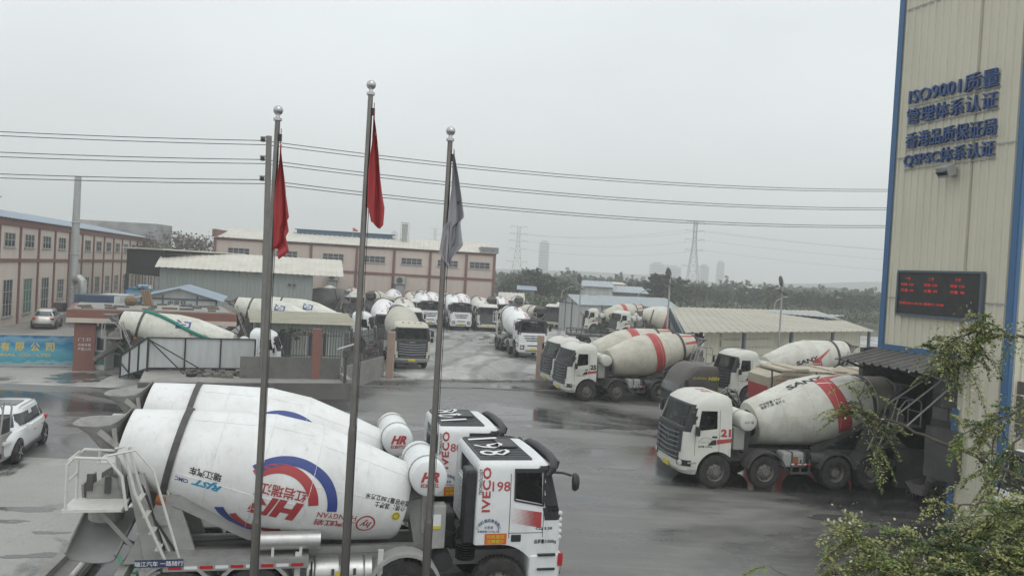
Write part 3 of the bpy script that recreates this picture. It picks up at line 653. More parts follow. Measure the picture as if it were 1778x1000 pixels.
    if tank_text:
        for sg in (1, -1):
            F = lambda u, v: Vector((cx-u*sg, sg*0.985+dy, cz+v))
            if tank_text == 'HR':
                paint(wt, fit_text('HR', 0.36, 0.2, bold=0.05, shear=0.35), F, 'red_mark', at=(0,0.04)); paint(wt, fit_text('红岩瑞江', 0.36, 0.08, bold=0.03), F, 'red_mark', at=(0,-0.12))
            elif tank_text == 'rings':
                for u in (-.1,.1): paint(wt, ring2d(0.07,0.10,0,360,16), F, 'black_mark', at=(u,-0.03))
            else: paint(wt, fit_text(tank_text, 0.34, 0.09, bold=0.01), F, 'black_mark')
    wt.build('water_tank', root)
    # hopper: open funnel above the drum mouth
    me_ = Dm.p0+Dm.d*Dm.len; hp = MB(); hx = me_.x; hz = me_.z
    def ringp(x0, x1, hy, z, lip=0.0):
        out = []
        for k in range(20):
            a_ = 2*PI*k/20; c_, s_ = math.cos(a_), math.sin(a_)
            x = (x0+x1)/2+(x1-x0)/2*(abs(c_)**0.7)*(1 if c_ > 0 else -1); y = hy*(abs(s_)**0.7)*(1 if s_ > 0 else -1)
            out.append(Vector((x, y, z+lip*max(0, c_)**2)))
        return out
    A0 = ringp(hx-0.88, hx+0.10, 0.56, hz+0.38, 0.26); A1 = ringp(hx-0.62, hx-0.02, 0.42, hz+0.18, 0.1); A2 = ringp(hx-0.36, hx+0.0, 0.34, hz-0.15)
    B0 = [p+Vector((0,0,-0.012))+(p-Vector((hx-0.45,0,p.z)))*-0.05 for p in A0]
    n = 20
    for P_, Q_ in ((A0, A1), (A1, A2)): hp.add(P_+Q_, [(k, n+k, n+(k+1) % n, (k+1) % n) for k in range(n)], hopper_mat, True)
    hp.add(A0+B0, [(k, (k+1) % n, n+(k+1) % n, n+k) for k in range(n)], hopper_mat)
    B1 = [p*1.0+(Vector((hx-0.35,0,p.z))-p)*0.1 for p in A1]; hp.add(B0+B1, [(k, (k+1) % n, n+(k+1) % n, n+k) for k in range(n)], hopper_mat, True); hp.add(B1, [list(range(n))], 'black_plastic')
    for y in (0.55,-0.55): hp.bar((hx-0.1,y,hz+0.35), (hx+0.1,y*1.1,hz-0.7), 0.07, 0.07, hopper_mat); hp.bar((hx+0.15,y*1.05,hz-0.1), (hx-0.35,y,hz+0.3), 0.05, 0.1, hopper_mat)
    hp.build('hopper', root)
    # discharge spout (two cheeks and an apron) and the swivelling chute
    dc = MB()
    dc.prism([(hx-0.5,hz-0.72),(hx-0.2,hz-0.52),(hx+0.12,hz-0.6),(hx+0.12,hz-0.95),(hx-0.2,hz-1.2),(hx-0.5,hz-1.12)], -0.56, -0.50, hopper_mat); dc.prism([(hx-0.5,hz-0.72),(hx-0.2,hz-0.52),(hx+0.12,hz-0.6),(hx+0.12,hz-0.95),(hx-0.2,hz-1.2),(hx-0.5,hz-1.12)], 0.50, 0.56, hopper_mat)
    dc.box((hx-0.58,0,hz-0.9), (0.04,0.9,0.42), hopper_mat, Matrix.Rotation(R_(-6), 3, 'Y')); dc.box((hx+0.1,0,hz-0.85), (0.05,1.0,0.7), hopper_mat); dc.cyl((hx-0.25,0,hz-1.0), (hx-0.28,0,hz-1.45), 0.36, hopper_mat, 16, r2=0.30)
    dc.build('discharge_spout', root)
    if chute:
        cc = MB(); top = Vector((hx-0.2,0,hz-1.35)); bot = Vector(chute_end) if chute_end else Vector((hx-1.25,0,0.95)); dd = (bot-top).normalized(); lat = Vector((-dd.y,dd.x,0)).normalized(); lat = lat if lat.length > .5 else Vector((0,1,0)); nn = dd.cross(lat).normalized(); top = top-dd*0.35; big = 1.0 if chute_end else 0.0
        if nn.z < 0: nn = -nn
        rows = []
        for i in range(9):
            k = i/8; c_ = top+(bot-top)*k; hw = 0.44-(0.12-0.06*big)*k+0.06*big; rows.append([c_+lat*(hw*math.cos(a_))-nn*(hw*(0.75-0.2*big)*abs(math.sin(a_))**0.7) for a_ in [PI*j/10 for j in range(11)]])
        for off in (0, 0.02):
            vs = [p-nn*off for r in rows for p in r]
            cc.add(vs, [(i*11+j, i*11+j+1, (i+1)*11+j+1, (i+1)*11+j) for i in range(8) for j in range(10)], 'chute_steel' if off == 0 else hopper_mat, True)
        for j in (0, 10): cc.tube([r[j] for r in rows], 0.025, hopper_mat, 6)
        cc.bar(top+(bot-top)*0.5-nn*0.3, (axles[-1]-0.75,0,1.1), 0.08, 0.08, hopper_mat); cc.build('chute', root)
    # ladder, platform, rails on one side
    ld = MB(); s_ = side; hm = 'handrail_white' if sty == 'iveco' else 'frame_grey'
    pz = hz-0.95; px_ = hx-0.55
    for y in (0.68,1.12): ld.tube([(px_+0.75,s_*y,pz+1.0),(px_+0.95,s_*y,pz+0.3),(px_+1.55,s_*y,1.15),(px_+1.45,s_*y,1.05)], 0.028, hm, 6)
    for k in range(5): x = px_+1.0+0.115*k; z = pz+0.15-0.30*k; ld.box((x+0.03,s_*0.9,z), (0.09,0.44,0.03), hm)
    ld.box((px_+0.3,s_*0.85,pz), (0.95,0.75,0.05), crust if sty != 'iveco' else 'handrail_white')
    for y in (0.55,1.2): ld.tube([(px_-0.12,s_*y,pz),(px_-0.12,s_*y,pz+0.8),(px_-0.02,s_*y,pz+0.92),(px_+0.5,s_*y,pz+0.9),(px_+0.75,s_*y,pz+0.6),(px_+0.85,s_*y,pz)], 0.028, hm, 8)
    ld.tube([(px_-0.12,s_*0.55,pz+0.5),(px_-0.12,s_*1.2,pz+0.5)], 0.022, hm, 6); ld.tube([(px_-0.1,s_*0.55,pz+0.88),(px_-0.1,s_*1.2,pz+0.88)], 0.022, hm, 6)
    if sty == 'iveco':
        for y in (0.62,1.18): ld.tube([(px_+0.5,s_*y,pz+0.95),(px_+0.95,s_*y,pz+1.05),(px_+1.25,s_*y,pz+0.7),(px_+1.75,s_*y,1.3)], 0.024, hm, 6)
        for k in range(4): ld.box((hx-0.45+0.3*k,s_*0.58,hz-0.62-0.05*k), (0.1,0.05,0.3), 'frame_dark')
        ld.tube([(hx+0.3,s_*0.6,hz-0.3),(hx+0.6,s_*0.75,hz-1.0),(hx+0.9,s_*0.8,1.3)], 0.02, 'black_plastic', 6); ld.tube([(hx+0.2,s_*0.5,hz-0.9),(hx+0.7,s_*0.7,hz-1.3),(hx+1.1,s_*0.7,1.2)], 0.02, 'black_plastic', 6)
    ld.bar((px_+0.2,s_*0.75,pz), (axles[-1]-0.6,s_*0.5,1.0), 0.07, 0.07, crust); ld.build('ladder', root)
    # guards, tanks, lights
    for sg in (1, -1):
        for x in axles[1:2]: mg = MB(); _guard(mg, x, sg, 0.72, frame); mg.build('mudguard', root)
        for x in axles[2:]: mg = MB(); _guard(mg, x, sg, 0.70, frame, dual=True); mg.build('mudguard', root)
        if sty == 'iveco' or sty == 'sany':
            sgd = MB(); xa, xb = axles[1]-0.9, axles[2]+0.95
            for z in (0.55,0.85): 
                sgd.box(((xa+xb)/2,sg*1.2,z), (xa-xb,0.04,0.07), 'frame_grey' if sty == 'iveco' else 'frame_dark')
            for k in range(6): sgd.box((xb+0.1+(xa-xb-0.2)*k/5,sg*1.223,0.85 if sty == 'sany' else 0.55), (0.18,0.008,0.05), 'tail_red' if k % 2 == 0 else 'white_mark')
            for x in (xa-0.05,(xa+xb)/2,xb+0.05): sgd.box((x,sg*1.17,0.75), (0.05,0.04,0.5), 'frame_dark')
            sgd.build('side_guard', root)
        tl = MB(); tl.box((axles[-1]-1.04,sg*0.85,0.86), (0.05,0.36,0.13), 'tail_red', bev=0.015); tl.build('tail_light', root)
        for i, x in enumerate(axles): add_wheel(root, x, sg*(1.03 if i < 2 else 0.93), dual=i >= 2)
    ft = MB(); xm = (axles[1]+axles[2])/2; fs_ = side
    if sty == 'iveco':
        ft.cyl((xm+0.75,fs_*0.88,0.84), (xm-0.45,fs_*0.88,0.84), 0.29, 'alu_tank', 24)
        for k in (0.6,0.15,-0.3): ft.tube([(xm+k,fs_*0.88+math.cos(a_)*0.3,0.84+math.sin(a_)*0.3) for a_ in [2*PI*j/20 for j in range(20)]], 0.02, 'chrome', 5, closed=True)
        ft.box((xm+0.2,fs_*1.178,0.86), (0.24,0.01,0.2), 'yellow_mark'); ft.build('fuel_tank', root)
        bx = MB(); bx.box((xm+1.15,fs_*0.95,0.9), (0.4,0.4,0.5), 'frame_dark', bev=0.04); bx.cyl((xm+1.15,fs_*1.15,0.86), (xm+1.15,fs_*1.17,0.86), 0.06, 'blue_mark', 14)
        bx.build('battery_box', root)
        for x in (xm+0.90,xm-0.62): tb = MB(); tb.box((x,fs_*1.12,0.95), (0.1,0.06,0.75), 'handrail_white'); tb.build('tank_bracket', root)
        at = MB(); at.cyl((axles[2]+1.15,fs_*0.98,1.5), (axles[2]-0.05,fs_*0.98,1.5), 0.17, 'alu_tank', 20); at.box((axles[2]+0.8,fs_*0.98,1.33), (0.05,0.3,0.2), 'handrail_white'); at.box((axles[2]+0.3,fs_*0.98,1.33), (0.05,0.3,0.2), 'handrail_white'); at.build('air_tank', root)
        dk = MB(); xa, xb = axles[2]+0.95, axles[3]-0.2
        for sg in (1, -1):
            dk.box(((xa+xb)/2,sg*0.95,1.24), (xa-xb,0.6,0.03), 'deck_alu'); dk.box(((xa+xb)/2,sg*1.245,1.16), (xa-xb,0.02,0.17), 'deck_alu')
            for k in range(9): dk.box((xb+0.2+(xa-xb-0.4)*k/8,sg*1.258,1.14), (0.22,0.008,0.055), 'tail_red' if k % 2 == 0 else 'white_mark')
        dk.box((xb-0.06,fs_*1.275,1.24), (0.8,0.02,0.13), 'letter_navy'); paint(dk, fit_text('瑞江汽车 一路随行', 0.8, 0.09, bold=0.01), lambda u, v: Vector((xb-0.06+u, fs_*1.288, 1.24+v)), 'white_mark')
        dk.box((xb-0.15,fs_*1.0,0.92), (0.5,0.4,0.3), 'frame_grey', bev=0.03); dk.box((xb-0.45,fs_*1.08,0.7), (0.04,0.3,0.5), 'black_plastic'); dk.box((xa+0.06,fs_*1.08,0.8), (0.03,0.5,0.6), 'black_plastic')
        for k in range(3): dk.tube([(xa-0.3-0.2*k,fs_*0.55,1.3),(xa-1.2,fs_*(0.5+0.05*k),1.38),(xb+0.3,fs_*0.5,1.34)], 0.022, 'black_plastic', 5)
        dk.build('mudguard_deck', root)
        fl = MB(); fl.cyl((axles[1]+0.75,fs_*1.0,1.0), (axles[1]+0.75,fs_*0.6,1.0), 0.19, 'black_plastic', 18); fl.build('air_filter', root)
        cb = MB(); cb.box((-1.25,fs_*0.75,1.66), (0.36,0.3,0.85), 'frame_grey', bev=0.03); cb.box((-1.25,fs_*0.905,1.78), (0.16,0.012,0.26), 'white_mark'); cb.box((-1.25,fs_*0.908,1.66), (0.16,0.012,0.06), 'yellow_mark')
        for k in range(3): cb.tube([(-1.05,fs_*(0.6+0.1*k),1.5),(-0.85,fs_*(0.6+0.08*k),1.42-0.1*k),(-0.7,fs_*0.5,1.55)], 0.02, 'black_plastic', 6)
        cb.build('oil_cooler', root)
    else:
        ft.box((xm+0.25,fs_*0.92,0.98), (0.85,0.5,0.5), 'frame_grey', bev=0.08); ft.box((xm+0.25,fs_*1.172,0.98), (0.26,0.006,0.22), 'rust_orange') if driver else None
        for k in (0.1,-0.35): ft.box((xm+0.25+k,fs_*0.92,0.98), (0.05,0.53,0.53), 'frame_dark')
        ft.cyl((xm-0.4,fs_*0.95,1.0), (xm-1.0,fs_*0.95,1.0), 0.2, 'frame_dark', 16); ft.build('fuel_tank', root)
        cb = MB(); cb.box((-0.9,fs_*0.75,1.62), (0.4,0.4,0.75), 'frame_grey', bev=0.04); cb.cyl((-0.95,fs_*0.3,1.9), (-0.95,fs_*0.3,2.1), 0.12, 'frame_grey', 12); cb.build('oil_cooler', root)
    if strap:
        sb = MB(); pts = []
        for i in range(25):
            k = i/24; t = Dm.ring+0.05-(Dm.ring-0.0)*k; th = R_(-88-72*math.sin(PI*(0.5*k+0.0))**0.7)
            pts.append(Dm.P(max(t, 0.02), R_(270+170*(0))+0, 0)*0+Dm.P(max(t, 0.02), PI+R_(-86+77*(1-(1-k)**2.3)), 0.06))
        sb.tube(pts, 0.10, 'green_strap', 8); sb.build('tie_strap', body)
    return root
def _guard(mb, x, sg, r, m, dual=False):
    n = 12; w0, w1 = (0.60 if dual else 0.80, 1.26); vs = []
    for k in range(n+1):
        a_ = R_(12+156*k/n)
        for y in (w0, w1): vs.append((x+math.cos(a_)*r, sg*y, 0.555+math.sin(a_)*r))
    mb.add(vs, [(2*k, 2*k+1, 2*k+3, 2*k+2) for k in range(n)], m, True)
    vs2 = [(x+math.cos(R_(12+156*k/n))*rr, sg*w1, 0.555+math.sin(R_(12+156*k/n))*rr) for k in range(n+1) for rr in (r, r-0.06)]
    mb.add(vs2, [(2*k, 2*k+1, 2*k+3, 2*k+2) for k in range(n)], m, True)
def put(o, x, y, heading): o.location = (x, y, 0.012); o.rotation_euler = (0, 0, R_(heading)); return o
def axle_from(P, heading, side=None, dy=1.1):
    h = R_(heading); left = Vector((-math.sin(h), math.cos(h), 0))
    return (P.x-left.x*dy*side, P.y-left.y*dy*side) if side else (P.x, P.y)

# ------------------------------------------------------------------ setting: ground sheets
def wet_mat(name, dry, wet, thr, soft, scale, rdry=0.75, rwet=0.12, dust=None, dthr=0.6, stretch=(1, 1, 1), spec=0.5, bump=0.25, tread=False, rot=0.0, joints=0.55, pd=0.055, streaks=False):
    m = bpy.data.materials.new(name); m.use_nodes = True; t = m.node_tree; b = t.nodes['Principled BSDF']; L = t.links.new; N = t.nodes.new
    tc = N('ShaderNodeTexCoord'); mp = N('ShaderNodeMapping'); mp.inputs['Scale'].default_value = stretch; mp.inputs['Rotation'].default_value = (0, 0, rot); L(tc.outputs['Object'], mp.inputs[0])
    def noise(s, d, r=0.6, dist=0.0):
        n = N('ShaderNodeTexNoise'); n.inputs['Scale'].default_value = s; n.inputs['Detail'].default_value = d; n.inputs['Roughness'].default_value = r; n.inputs['Distortion'].default_value = dist; L(mp.outputs[0], n.inputs[0]); return n.outputs[0]
    def rng(src, a, b_, c, d):
        r = N('ShaderNodeMapRange'); r.inputs['From Min'].default_value = a; r.inputs['From Max'].default_value = b_; r.inputs['To Min'].default_value = c; r.inputs['To Max'].default_value = d; L(src, r.inputs[0]); return r.outputs[0]
    def mixc(f, a, b_, mode='MIX'):
        x = N('ShaderNodeMixRGB'); x.blend_type = mode
        for i, v in ((0, f), (1, a), (2, b_)):
            if isinstance(v, (int, float)): x.inputs[i].default_value = v
            elif isinstance(v, tuple): x.inputs[i].default_value = (*v, 1)
            else: L(v, x.inputs[i])
        return x.outputs[0]
    n1 = noise(scale, 9, 0.62, 0.6); wetf = rng(n1, thr-soft, thr+soft, 0, 1)
    grain = noise(24, 6, 0.7); big = noise(scale*0.35, 4)
    g2 = rng(grain, 0.3, 0.7, 0.82, 1.16); g3 = rng(big, 0.3, 0.7, 0.8, 1.2)
    dryc = mixc(1.0, mixc(1.0, dry, g2, 'MULTIPLY'), g3, 'MULTIPLY'); wetc = mixc(1.0, wet, g2, 'MULTIPLY')
    if streaks:   # drag marks and tyre streaks along the way the lorries roll
        mp3 = N('ShaderNodeMapping'); mp3.inputs['Scale'].default_value = (0.10, 1.5, 1); mp3.inputs['Rotation'].default_value = (0, 0, -0.22); L(tc.outputs['Object'], mp3.inputs[0])
        n6 = N('ShaderNodeTexNoise'); n6.inputs['Scale'].default_value = 1.0; n6.inputs['Detail'].default_value = 7; n6.inputs['Roughness'].default_value = 0.7; L(mp3.outputs[0], n6.inputs[0])
        sf = rng(n6.outputs[0], 0.35, 0.68, 0.84, 1.16); dryc = mixc(1.0, dryc, sf, 'MULTIPLY'); wetc = mixc(1.0, wetc, sf, 'MULTIPLY')
    colr = mixc(wetf, dryc, wetc); rough = rng(wetf, 0, 1, rdry, rwet)
    if dust:
        dn = noise(scale*1.7, 10, 0.72, 1.4); df = rng(dn, dthr-0.05, dthr+0.12, 0, 0.85); colr = mixc(df, colr, dust)
        if tread:
            wv = N('ShaderNodeTexWave'); wv.wave_type = 'BANDS'; wv.inputs['Scale'].default_value = 0.10; wv.inputs['Distortion'].default_value = 9.0; wv.inputs['Detail'].default_value = 4; wv.inputs['Detail Scale'].default_value = 0.6; L(mp.outputs[0], wv.inputs[0])
            tf = rng(wv.outputs[1], 0.78, 0.98, 0, 0.5); colr = mixc(tf, colr, wet)
        rr = N('ShaderNodeMath'); rr.operation = 'MAXIMUM'; L(rough, rr.inputs[0]); L(rng(df, 0, 1, 0, 0.7), rr.inputs[1]); rough = rr.outputs[0]
    # standing water with a crisp edge where it is wettest
    pud = rng(n1, thr+pd, thr+pd+0.03, 0, 1); colr = mixc(pud, colr, tuple(0.6*v for v in wet))
    mn = N('ShaderNodeMixRGB'); L(pud, mn.inputs[0]); L(rough, mn.inputs[1]); mn.inputs[2].default_value = (0.045, 0.045, 0.045, 1); rough = mn.outputs[0]
    # slab joints and cracks
    br = N('ShaderNodeTexBrick'); br.offset = 0.0; br.inputs['Scale'].default_value = 1.0; br.inputs['Brick Width'].default_value = 5.5; br.inputs['Row Height'].default_value = 4.2; br.inputs['Mortar Size'].default_value = 0.028; br.inputs['Mortar Smooth'].default_value = 0.2; L(mp.outputs[0], br.inputs[0])
    colr = mixc(rng(br.outputs['Fac'], 0, 1, 0, joints), colr, (0.045, 0.045, 0.042))
    wv2 = noise(0.45, 6, 0.65, 2.2); ck = N('ShaderNodeMath'); ck.operation = 'ABSOLUTE'; sb_ = N('ShaderNodeMath'); sb_.operation = 'SUBTRACT'; L(wv2, sb_.inputs[0]); sb_.inputs[1].default_value = 0.5; L(sb_.outputs[0], ck.inputs[0])
    colr = mixc(rng(ck.outputs[0], 0.0, 0.004, 0.45, 0.0), colr, (0.04, 0.04, 0.038))
    L(colr, b.inputs['Base Color']); L(rough, b.inputs['Roughness']); b.inputs['Specular IOR Level'].default_value = spec
    bp = N('ShaderNodeBump'); bp.inputs['Distance'].default_value = 0.015; L(grain, bp.inputs['Height']); L(rng(wetf, 0, 1, bump, bump*0.12), bp.inputs['Strength']); L(bp.outputs[0], b.inputs['Normal'])
    M[name] = m
wet_mat('road_wet', (0.20, 0.195, 0.185), (0.05, 0.05, 0.048), 0.465, 0.075, 0.085, 0.6, 0.13, joints=0.12, pd=0.07, stretch=(0.75, 1.35, 1), rot=-0.2, bump=0.6, streaks=True, dust=(0.27, 0.26, 0.245), dthr=0.66, spec=0.5)
wet_mat('yard_dust', (0.31, 0.305, 0.29), (0.12, 0.12, 0.115), 0.53, 0.05, 0.10, 0.8, 0.2, joints=0.2, pd=0.2, dust=(0.52, 0.51, 0.49), dthr=0.50, tread=True, rot=0.2, stretch=(1.3, 0.8, 1))
wet_mat('forecourt_concrete', (0.33, 0.325, 0.305), (0.10, 0.10, 0.095), 0.555, 0.022, 0.20, 0.75, 0.2, joints=0.1, pd=0.09, dust=(0.42, 0.41, 0.39), dthr=0.62)
wet_mat('left_yard', (0.25, 0.24, 0.225), (0.10, 0.10, 0.095), 0.6, 0.06, 0.15, 0.8, 0.3, dust=(0.40, 0.385, 0.36), dthr=0.58)
mat('soil', (0.10, 0.10, 0.06), 0.95, dirt=0.8, dcol=(0.05, 0.075, 0.03), scale=0.05, var=0.2)
mat('concrete', (0.30, 0.29, 0.27), 0.85, dirt=0.7, dcol=(0.16, 0.155, 0.145), scale=1.6, bump=0.3, bscale=20, var=0.1)
mat('concrete_dark', (0.15, 0.145, 0.138), 0.85, dirt=0.8, dcol=(0.07, 0.068, 0.064), scale=1.2, bump=0.35, bscale=14, var=0.15)
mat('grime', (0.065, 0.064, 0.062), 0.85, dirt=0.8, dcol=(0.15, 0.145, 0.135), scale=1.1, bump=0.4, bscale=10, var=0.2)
mat('slot_dark', (0.015, 0.015, 0.015), 0.9)
def sheet(name, pts, z, m, kind='structure'):
    mb = MB(); mb.add([(x, y, z) for x, y in pts], [list(range(len(pts)))], m); return tag(mb.build(name), kind=kind)
sheet('ground', [(-1700,-60),(1700,-60),(1700,1750),(-1700,1750)], -0.03, 'soil')
sheet('yard', [(-120,-20),(70,-20),(70,128),(-120,128)], 0.0, 'yard_dust')
sheet('road', [(-32,-15),(40,-15),(40,44.0),(3.0,51.0),(-8.3,46.5),(-8.3,40.2),(-32,38.2)], 0.004, 'road_wet')
sheet('forecourt', [(-34,2),(-5.2,2),(-6.0,17.0),(-7.4,21.5),(-9.6,24.8),(-12.5,25.6),(-20,25.2),(-34,24.6)], 0.008, 'forecourt_concrete')
sheet('side_yard', [(-110,44.5),(-26.5,44.5),(-23,46.5),(-23,126),(-110,126)], 0.004, 'left_yard')
sheet('entrance_apron', [(-32,38.4),(-20.5,40.0),(-21.5,44.4),(-32,43.6)], 0.009, 'forecourt_concrete')
# standing puddles with uneven outlines
mat('puddle_water', (0.085, 0.083, 0.078), 0.05, spec=0.5, dirt=0.5, dcol=(0.05, 0.05, 0.048), scale=1.2)
def puddle(c, rx, ry, z, seed, rot=0.2):
    rnd = random.Random(seed); ph = [rnd.uniform(0, 6.3) for _ in range(6)]; pts = []
    for k in range(90):
        a = 2*PI*k/90; r = 1+0.22*math.sin(2*a+ph[0])+0.16*math.sin(3*a+ph[1])+0.10*math.sin(5*a+ph[2])+0.06*math.sin(9*a+ph[3])+0.04*math.sin(17*a+ph[4])
        x, y = rx*r*math.cos(a), ry*r*math.sin(a); pts.append((c.x+x*math.cos(rot)-y*math.sin(rot), c.y+x*math.sin(rot)+y*math.cos(rot)))
    sheet('puddle', pts, z, 'puddle_water')
for i, (px, py, rx, ry) in enumerate(((640,742,2.8,0.7),(1010,742,2.6,0.5),(830,716,2.2,0.45),(1085,812,0.9,0.22),(1480,900,1.2,0.4),(180,720,2.2,0.5))):
    puddle(G(px, py), rx, ry, 0.0085, i+3)
for i, (px, py, rx, ry) in enumerate(((40,884,0.8,0.22),(85,925,0.35,0.12),(15,905,0.5,0.12),(60,965,0.6,0.16))): puddle(G(px, py), rx, ry, 0.0125, i+40)
# kerb lip and drain slot where the yard meets the road
mb = MB(); a, b = Vector((-8.2,46.6,0)), Vector((3.0,51.1,0)); n = 16
for i in range(n):
    p = a+(b-a)*(i/n); q = a+(b-a)*((i+0.97)/n); dz = 0.03*math.sin(i*2.1); mb.bar(p+Vector((0,0.25,0.03+dz)), q+Vector((0,0.25,0.03-dz)), 0.5, 0.14, 'concrete')
tag(mb.build('kerb'), kind='structure')
mb = MB(); mb.bar((-8.0,44.9,0.0), (5.5,47.9,0.0), 0.22, 0.03, 'slot_dark'); mb.bar((-8.0,44.6,0.02), (-2,45.9,0.02), 0.12, 0.06, 'concrete'); mb.bar((-1.2,46.1,0.02), (5.2,47.5,0.02), 0.12, 0.06, 'concrete'); tag(mb.build('drain_channel_edge'), kind='structure')
# low distant hills
random.seed(3)
def hill(cx, cy, rx, ry, h, m):
    mb = MB(); n = 20; vs = []; fs = []
    for i in range(n+1):
        for j in range(n+1):
            u = i/n*2-1; v = j/n*2-1; r2 = u*u+v*v; z = h*max(0, math.cos(min(1, math.sqrt(r2))*PI/2))**1.3
            z *= 1+0.18*math.sin(u*7+cx)*math.cos(v*5+cy); vs.append((cx+u*rx, cy+v*ry, z-0.6))
    for i in range(n):
        for j in range(n): a = i*(n+1)+j; fs.append((a, a+n+1, a+n+2, a+1))
    mb.add(vs, fs, m, True); return tag(mb.build('hills'), kind='structure')
mat('hill_green', (0.055, 0.075, 0.045), 0.95, dirt=0.8, dcol=(0.03, 0.045, 0.025), scale=0.03, var=0.2)
hill(560, 1250, 360, 240, 24, 'hill_green'); hill(860, 1300, 300, 240, 20, 'hill_green'); hill(150, 1350, 380, 200, 18, 'hill_green'); hill(148, 385, 60, 40, 9, 'hill_green')

# ------------------------------------------------------------------ buildings
mat('wall_peach', (0.60, 0.52, 0.45), 0.85, dirt=0.5, dcol=(0.42, 0.36, 0.31), scale=0.5, streak=True, var=0.05)
mat('wall_peach_far', (0.56, 0.475, 0.415), 0.85, dirt=0.45, dcol=(0.40, 0.335, 0.29), scale=0.5, streak=True, var=0.05)
mat('band_brown', (0.20, 0.10, 0.085), 0.8, dirt=0.4, dcol=(0.12, 0.08, 0.07), scale=1.5)
mat('roof_pale', (0.58, 0.555, 0.485), 0.6, dirt=0.5, dcol=(0.33, 0.31, 0.27), scale=0.6, var=0.06)
mat('roof_blue', (0.27, 0.33, 0.39), 0.5, dirt=0.5, dcol=(0.33, 0.35, 0.37), scale=0.7, var=0.08)
mat('roof_blue_dark', (0.06, 0.12, 0.2), 0.5, dirt=0.4, dcol=(0.12, 0.14, 0.17), scale=0.8)
mat('roof_grey_blue', (0.34, 0.38, 0.40), 0.45, dirt=0.5, dcol=(0.25, 0.26, 0.27), scale=0.7)
mat('clad_green_grey', (0.29, 0.32, 0.30), 0.6, dirt=0.5, dcol=(0.2, 0.21, 0.19), scale=0.8, streak=True)
mat('clad_white', (0.50, 0.52, 0.51), 0.55, dirt=0.55, dcol=(0.27, 0.26, 0.24), scale=0.9, streak=True)
mat('clad_tower', (0.63, 0.605, 0.49), 0.55, dirt=0.4, dcol=(0.48, 0.45, 0.36), scale=0.8, streak=True, var=0.05)
mat('trim_blue', (0.045, 0.13, 0.27), 0.45, dirt=0.35, dcol=(0.09, 0.14, 0.2), scale=2)
mat('frame_steel_blue', (0.09, 0.12, 0.15), 0.5)
mat('letter_blue', (0.03, 0.075, 0.21), 0.45)
mat('wall_grey', (0.27, 0.265, 0.26), 0.85, dirt=1.0, dcol=(0.12, 0.12, 0.118), scale=0.5, var=0.15)
mat('wall_hall', (0.36, 0.355, 0.345), 0.85, dirt=1.0, dcol=(0.14, 0.14, 0.135), scale=0.35, var=0.15)
mat('galv', (0.42, 0.43, 0.42), 0.45, metal=0.5, dirt=0.5, dcol=(0.28, 0.27, 0.25), scale=2)
mat('window_dark', (0.045, 0.05, 0.055), 0.15, spec=0.6)
mat('window_frame', (0.42, 0.42, 0.40), 0.6)
mat('shutter_green', (0.07, 0.17, 0.13), 0.6, dirt=0.5, dcol=(0.1, 0.14, 0.12), scale=3)
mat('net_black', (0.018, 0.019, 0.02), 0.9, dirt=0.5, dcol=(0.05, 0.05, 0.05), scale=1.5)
mat('tarp_blue', (0.04, 0.20, 0.36), 0.5); mat('container_blue', (0.05, 0.09, 0.15), 0.6, dirt=0.5, dcol=(0.12, 0.13, 0.14), scale=2, streak=True)
mat('wood', (0.20, 0.14, 0.09), 0.8, dirt=0.5, dcol=(0.18, 0.12, 0.08), scale=5); mat('bark', (0.11, 0.095, 0.08), 0.9, dirt=0.5, dcol=(0.06, 0.05, 0.04), scale=8)
mat('panel_white', (0.52, 0.55, 0.55), 0.55, dirt=0.6, dcol=(0.33, 0.31, 0.26), scale=1.4, streak=True)
mat('pillar_red', (0.235, 0.11, 0.09), 0.75, dirt=0.4, dcol=(0.16, 0.09, 0.075), scale=2)
mat('pillar_tan', (0.40, 0.29, 0.235), 0.8, dirt=0.5, dcol=(0.27, 0.2, 0.17), scale=2)
mat('rubble', (0.15, 0.14, 0.12), 0.95, dirt=0.8, dcol=(0.07, 0.07, 0.055), scale=3)
def boxat(mb, o, u, n, a0, a1, b0, b1, z0, z1, m):
    # box in a wall's own frame: u along, n outward
    P = lambda a, b, z: o+u*a+n*b+Vector((0, 0, z))
    vs = [P(a0,b0,z0),P(a1,b0,z0),P(a1,b1,z0),P(a0,b1,z0),P(a0,b0,z1),P(a1,b0,z1),P(a1,b1,z1),P(a0,b1,z1)]
    fs = [(0,3,2,1),(4,5,6,7),(0,1,5,4),(1,2,6,5),(2,3,7,6),(3,0,4,7)]
    if u.cross(n).z < 0: fs = [f[::-1] for f in fs]
    mb.add(vs, fs, m)
def corr(mb, o, u, n, w_, z0, z1, m, pitch=0.3, dep=0.045, rib=0.07):
    pr = []; k = 0
    while k*pitch < w_:
        a = k*pitch; pr += [(a, 0), (min(a+pitch-2*rib, w_), 0), (min(a+pitch-1.5*rib, w_), dep), (min(a+pitch-0.5*rib, w_), dep)]; k += 1
    pr.append((w_, 0))
    vs = [o+u*a+n*d+Vector((0, 0, z)) for a, d in pr for z in (z0, z1)]
    f = [(2*i, 2*i+2, 2*i+3, 2*i+1) for i in range(len(pr)-1)]
    if u.cross(Vector((0,0,1))).dot(n) < 0: f = [q[::-1] for q in f]
    mb.add(vs, f, m)
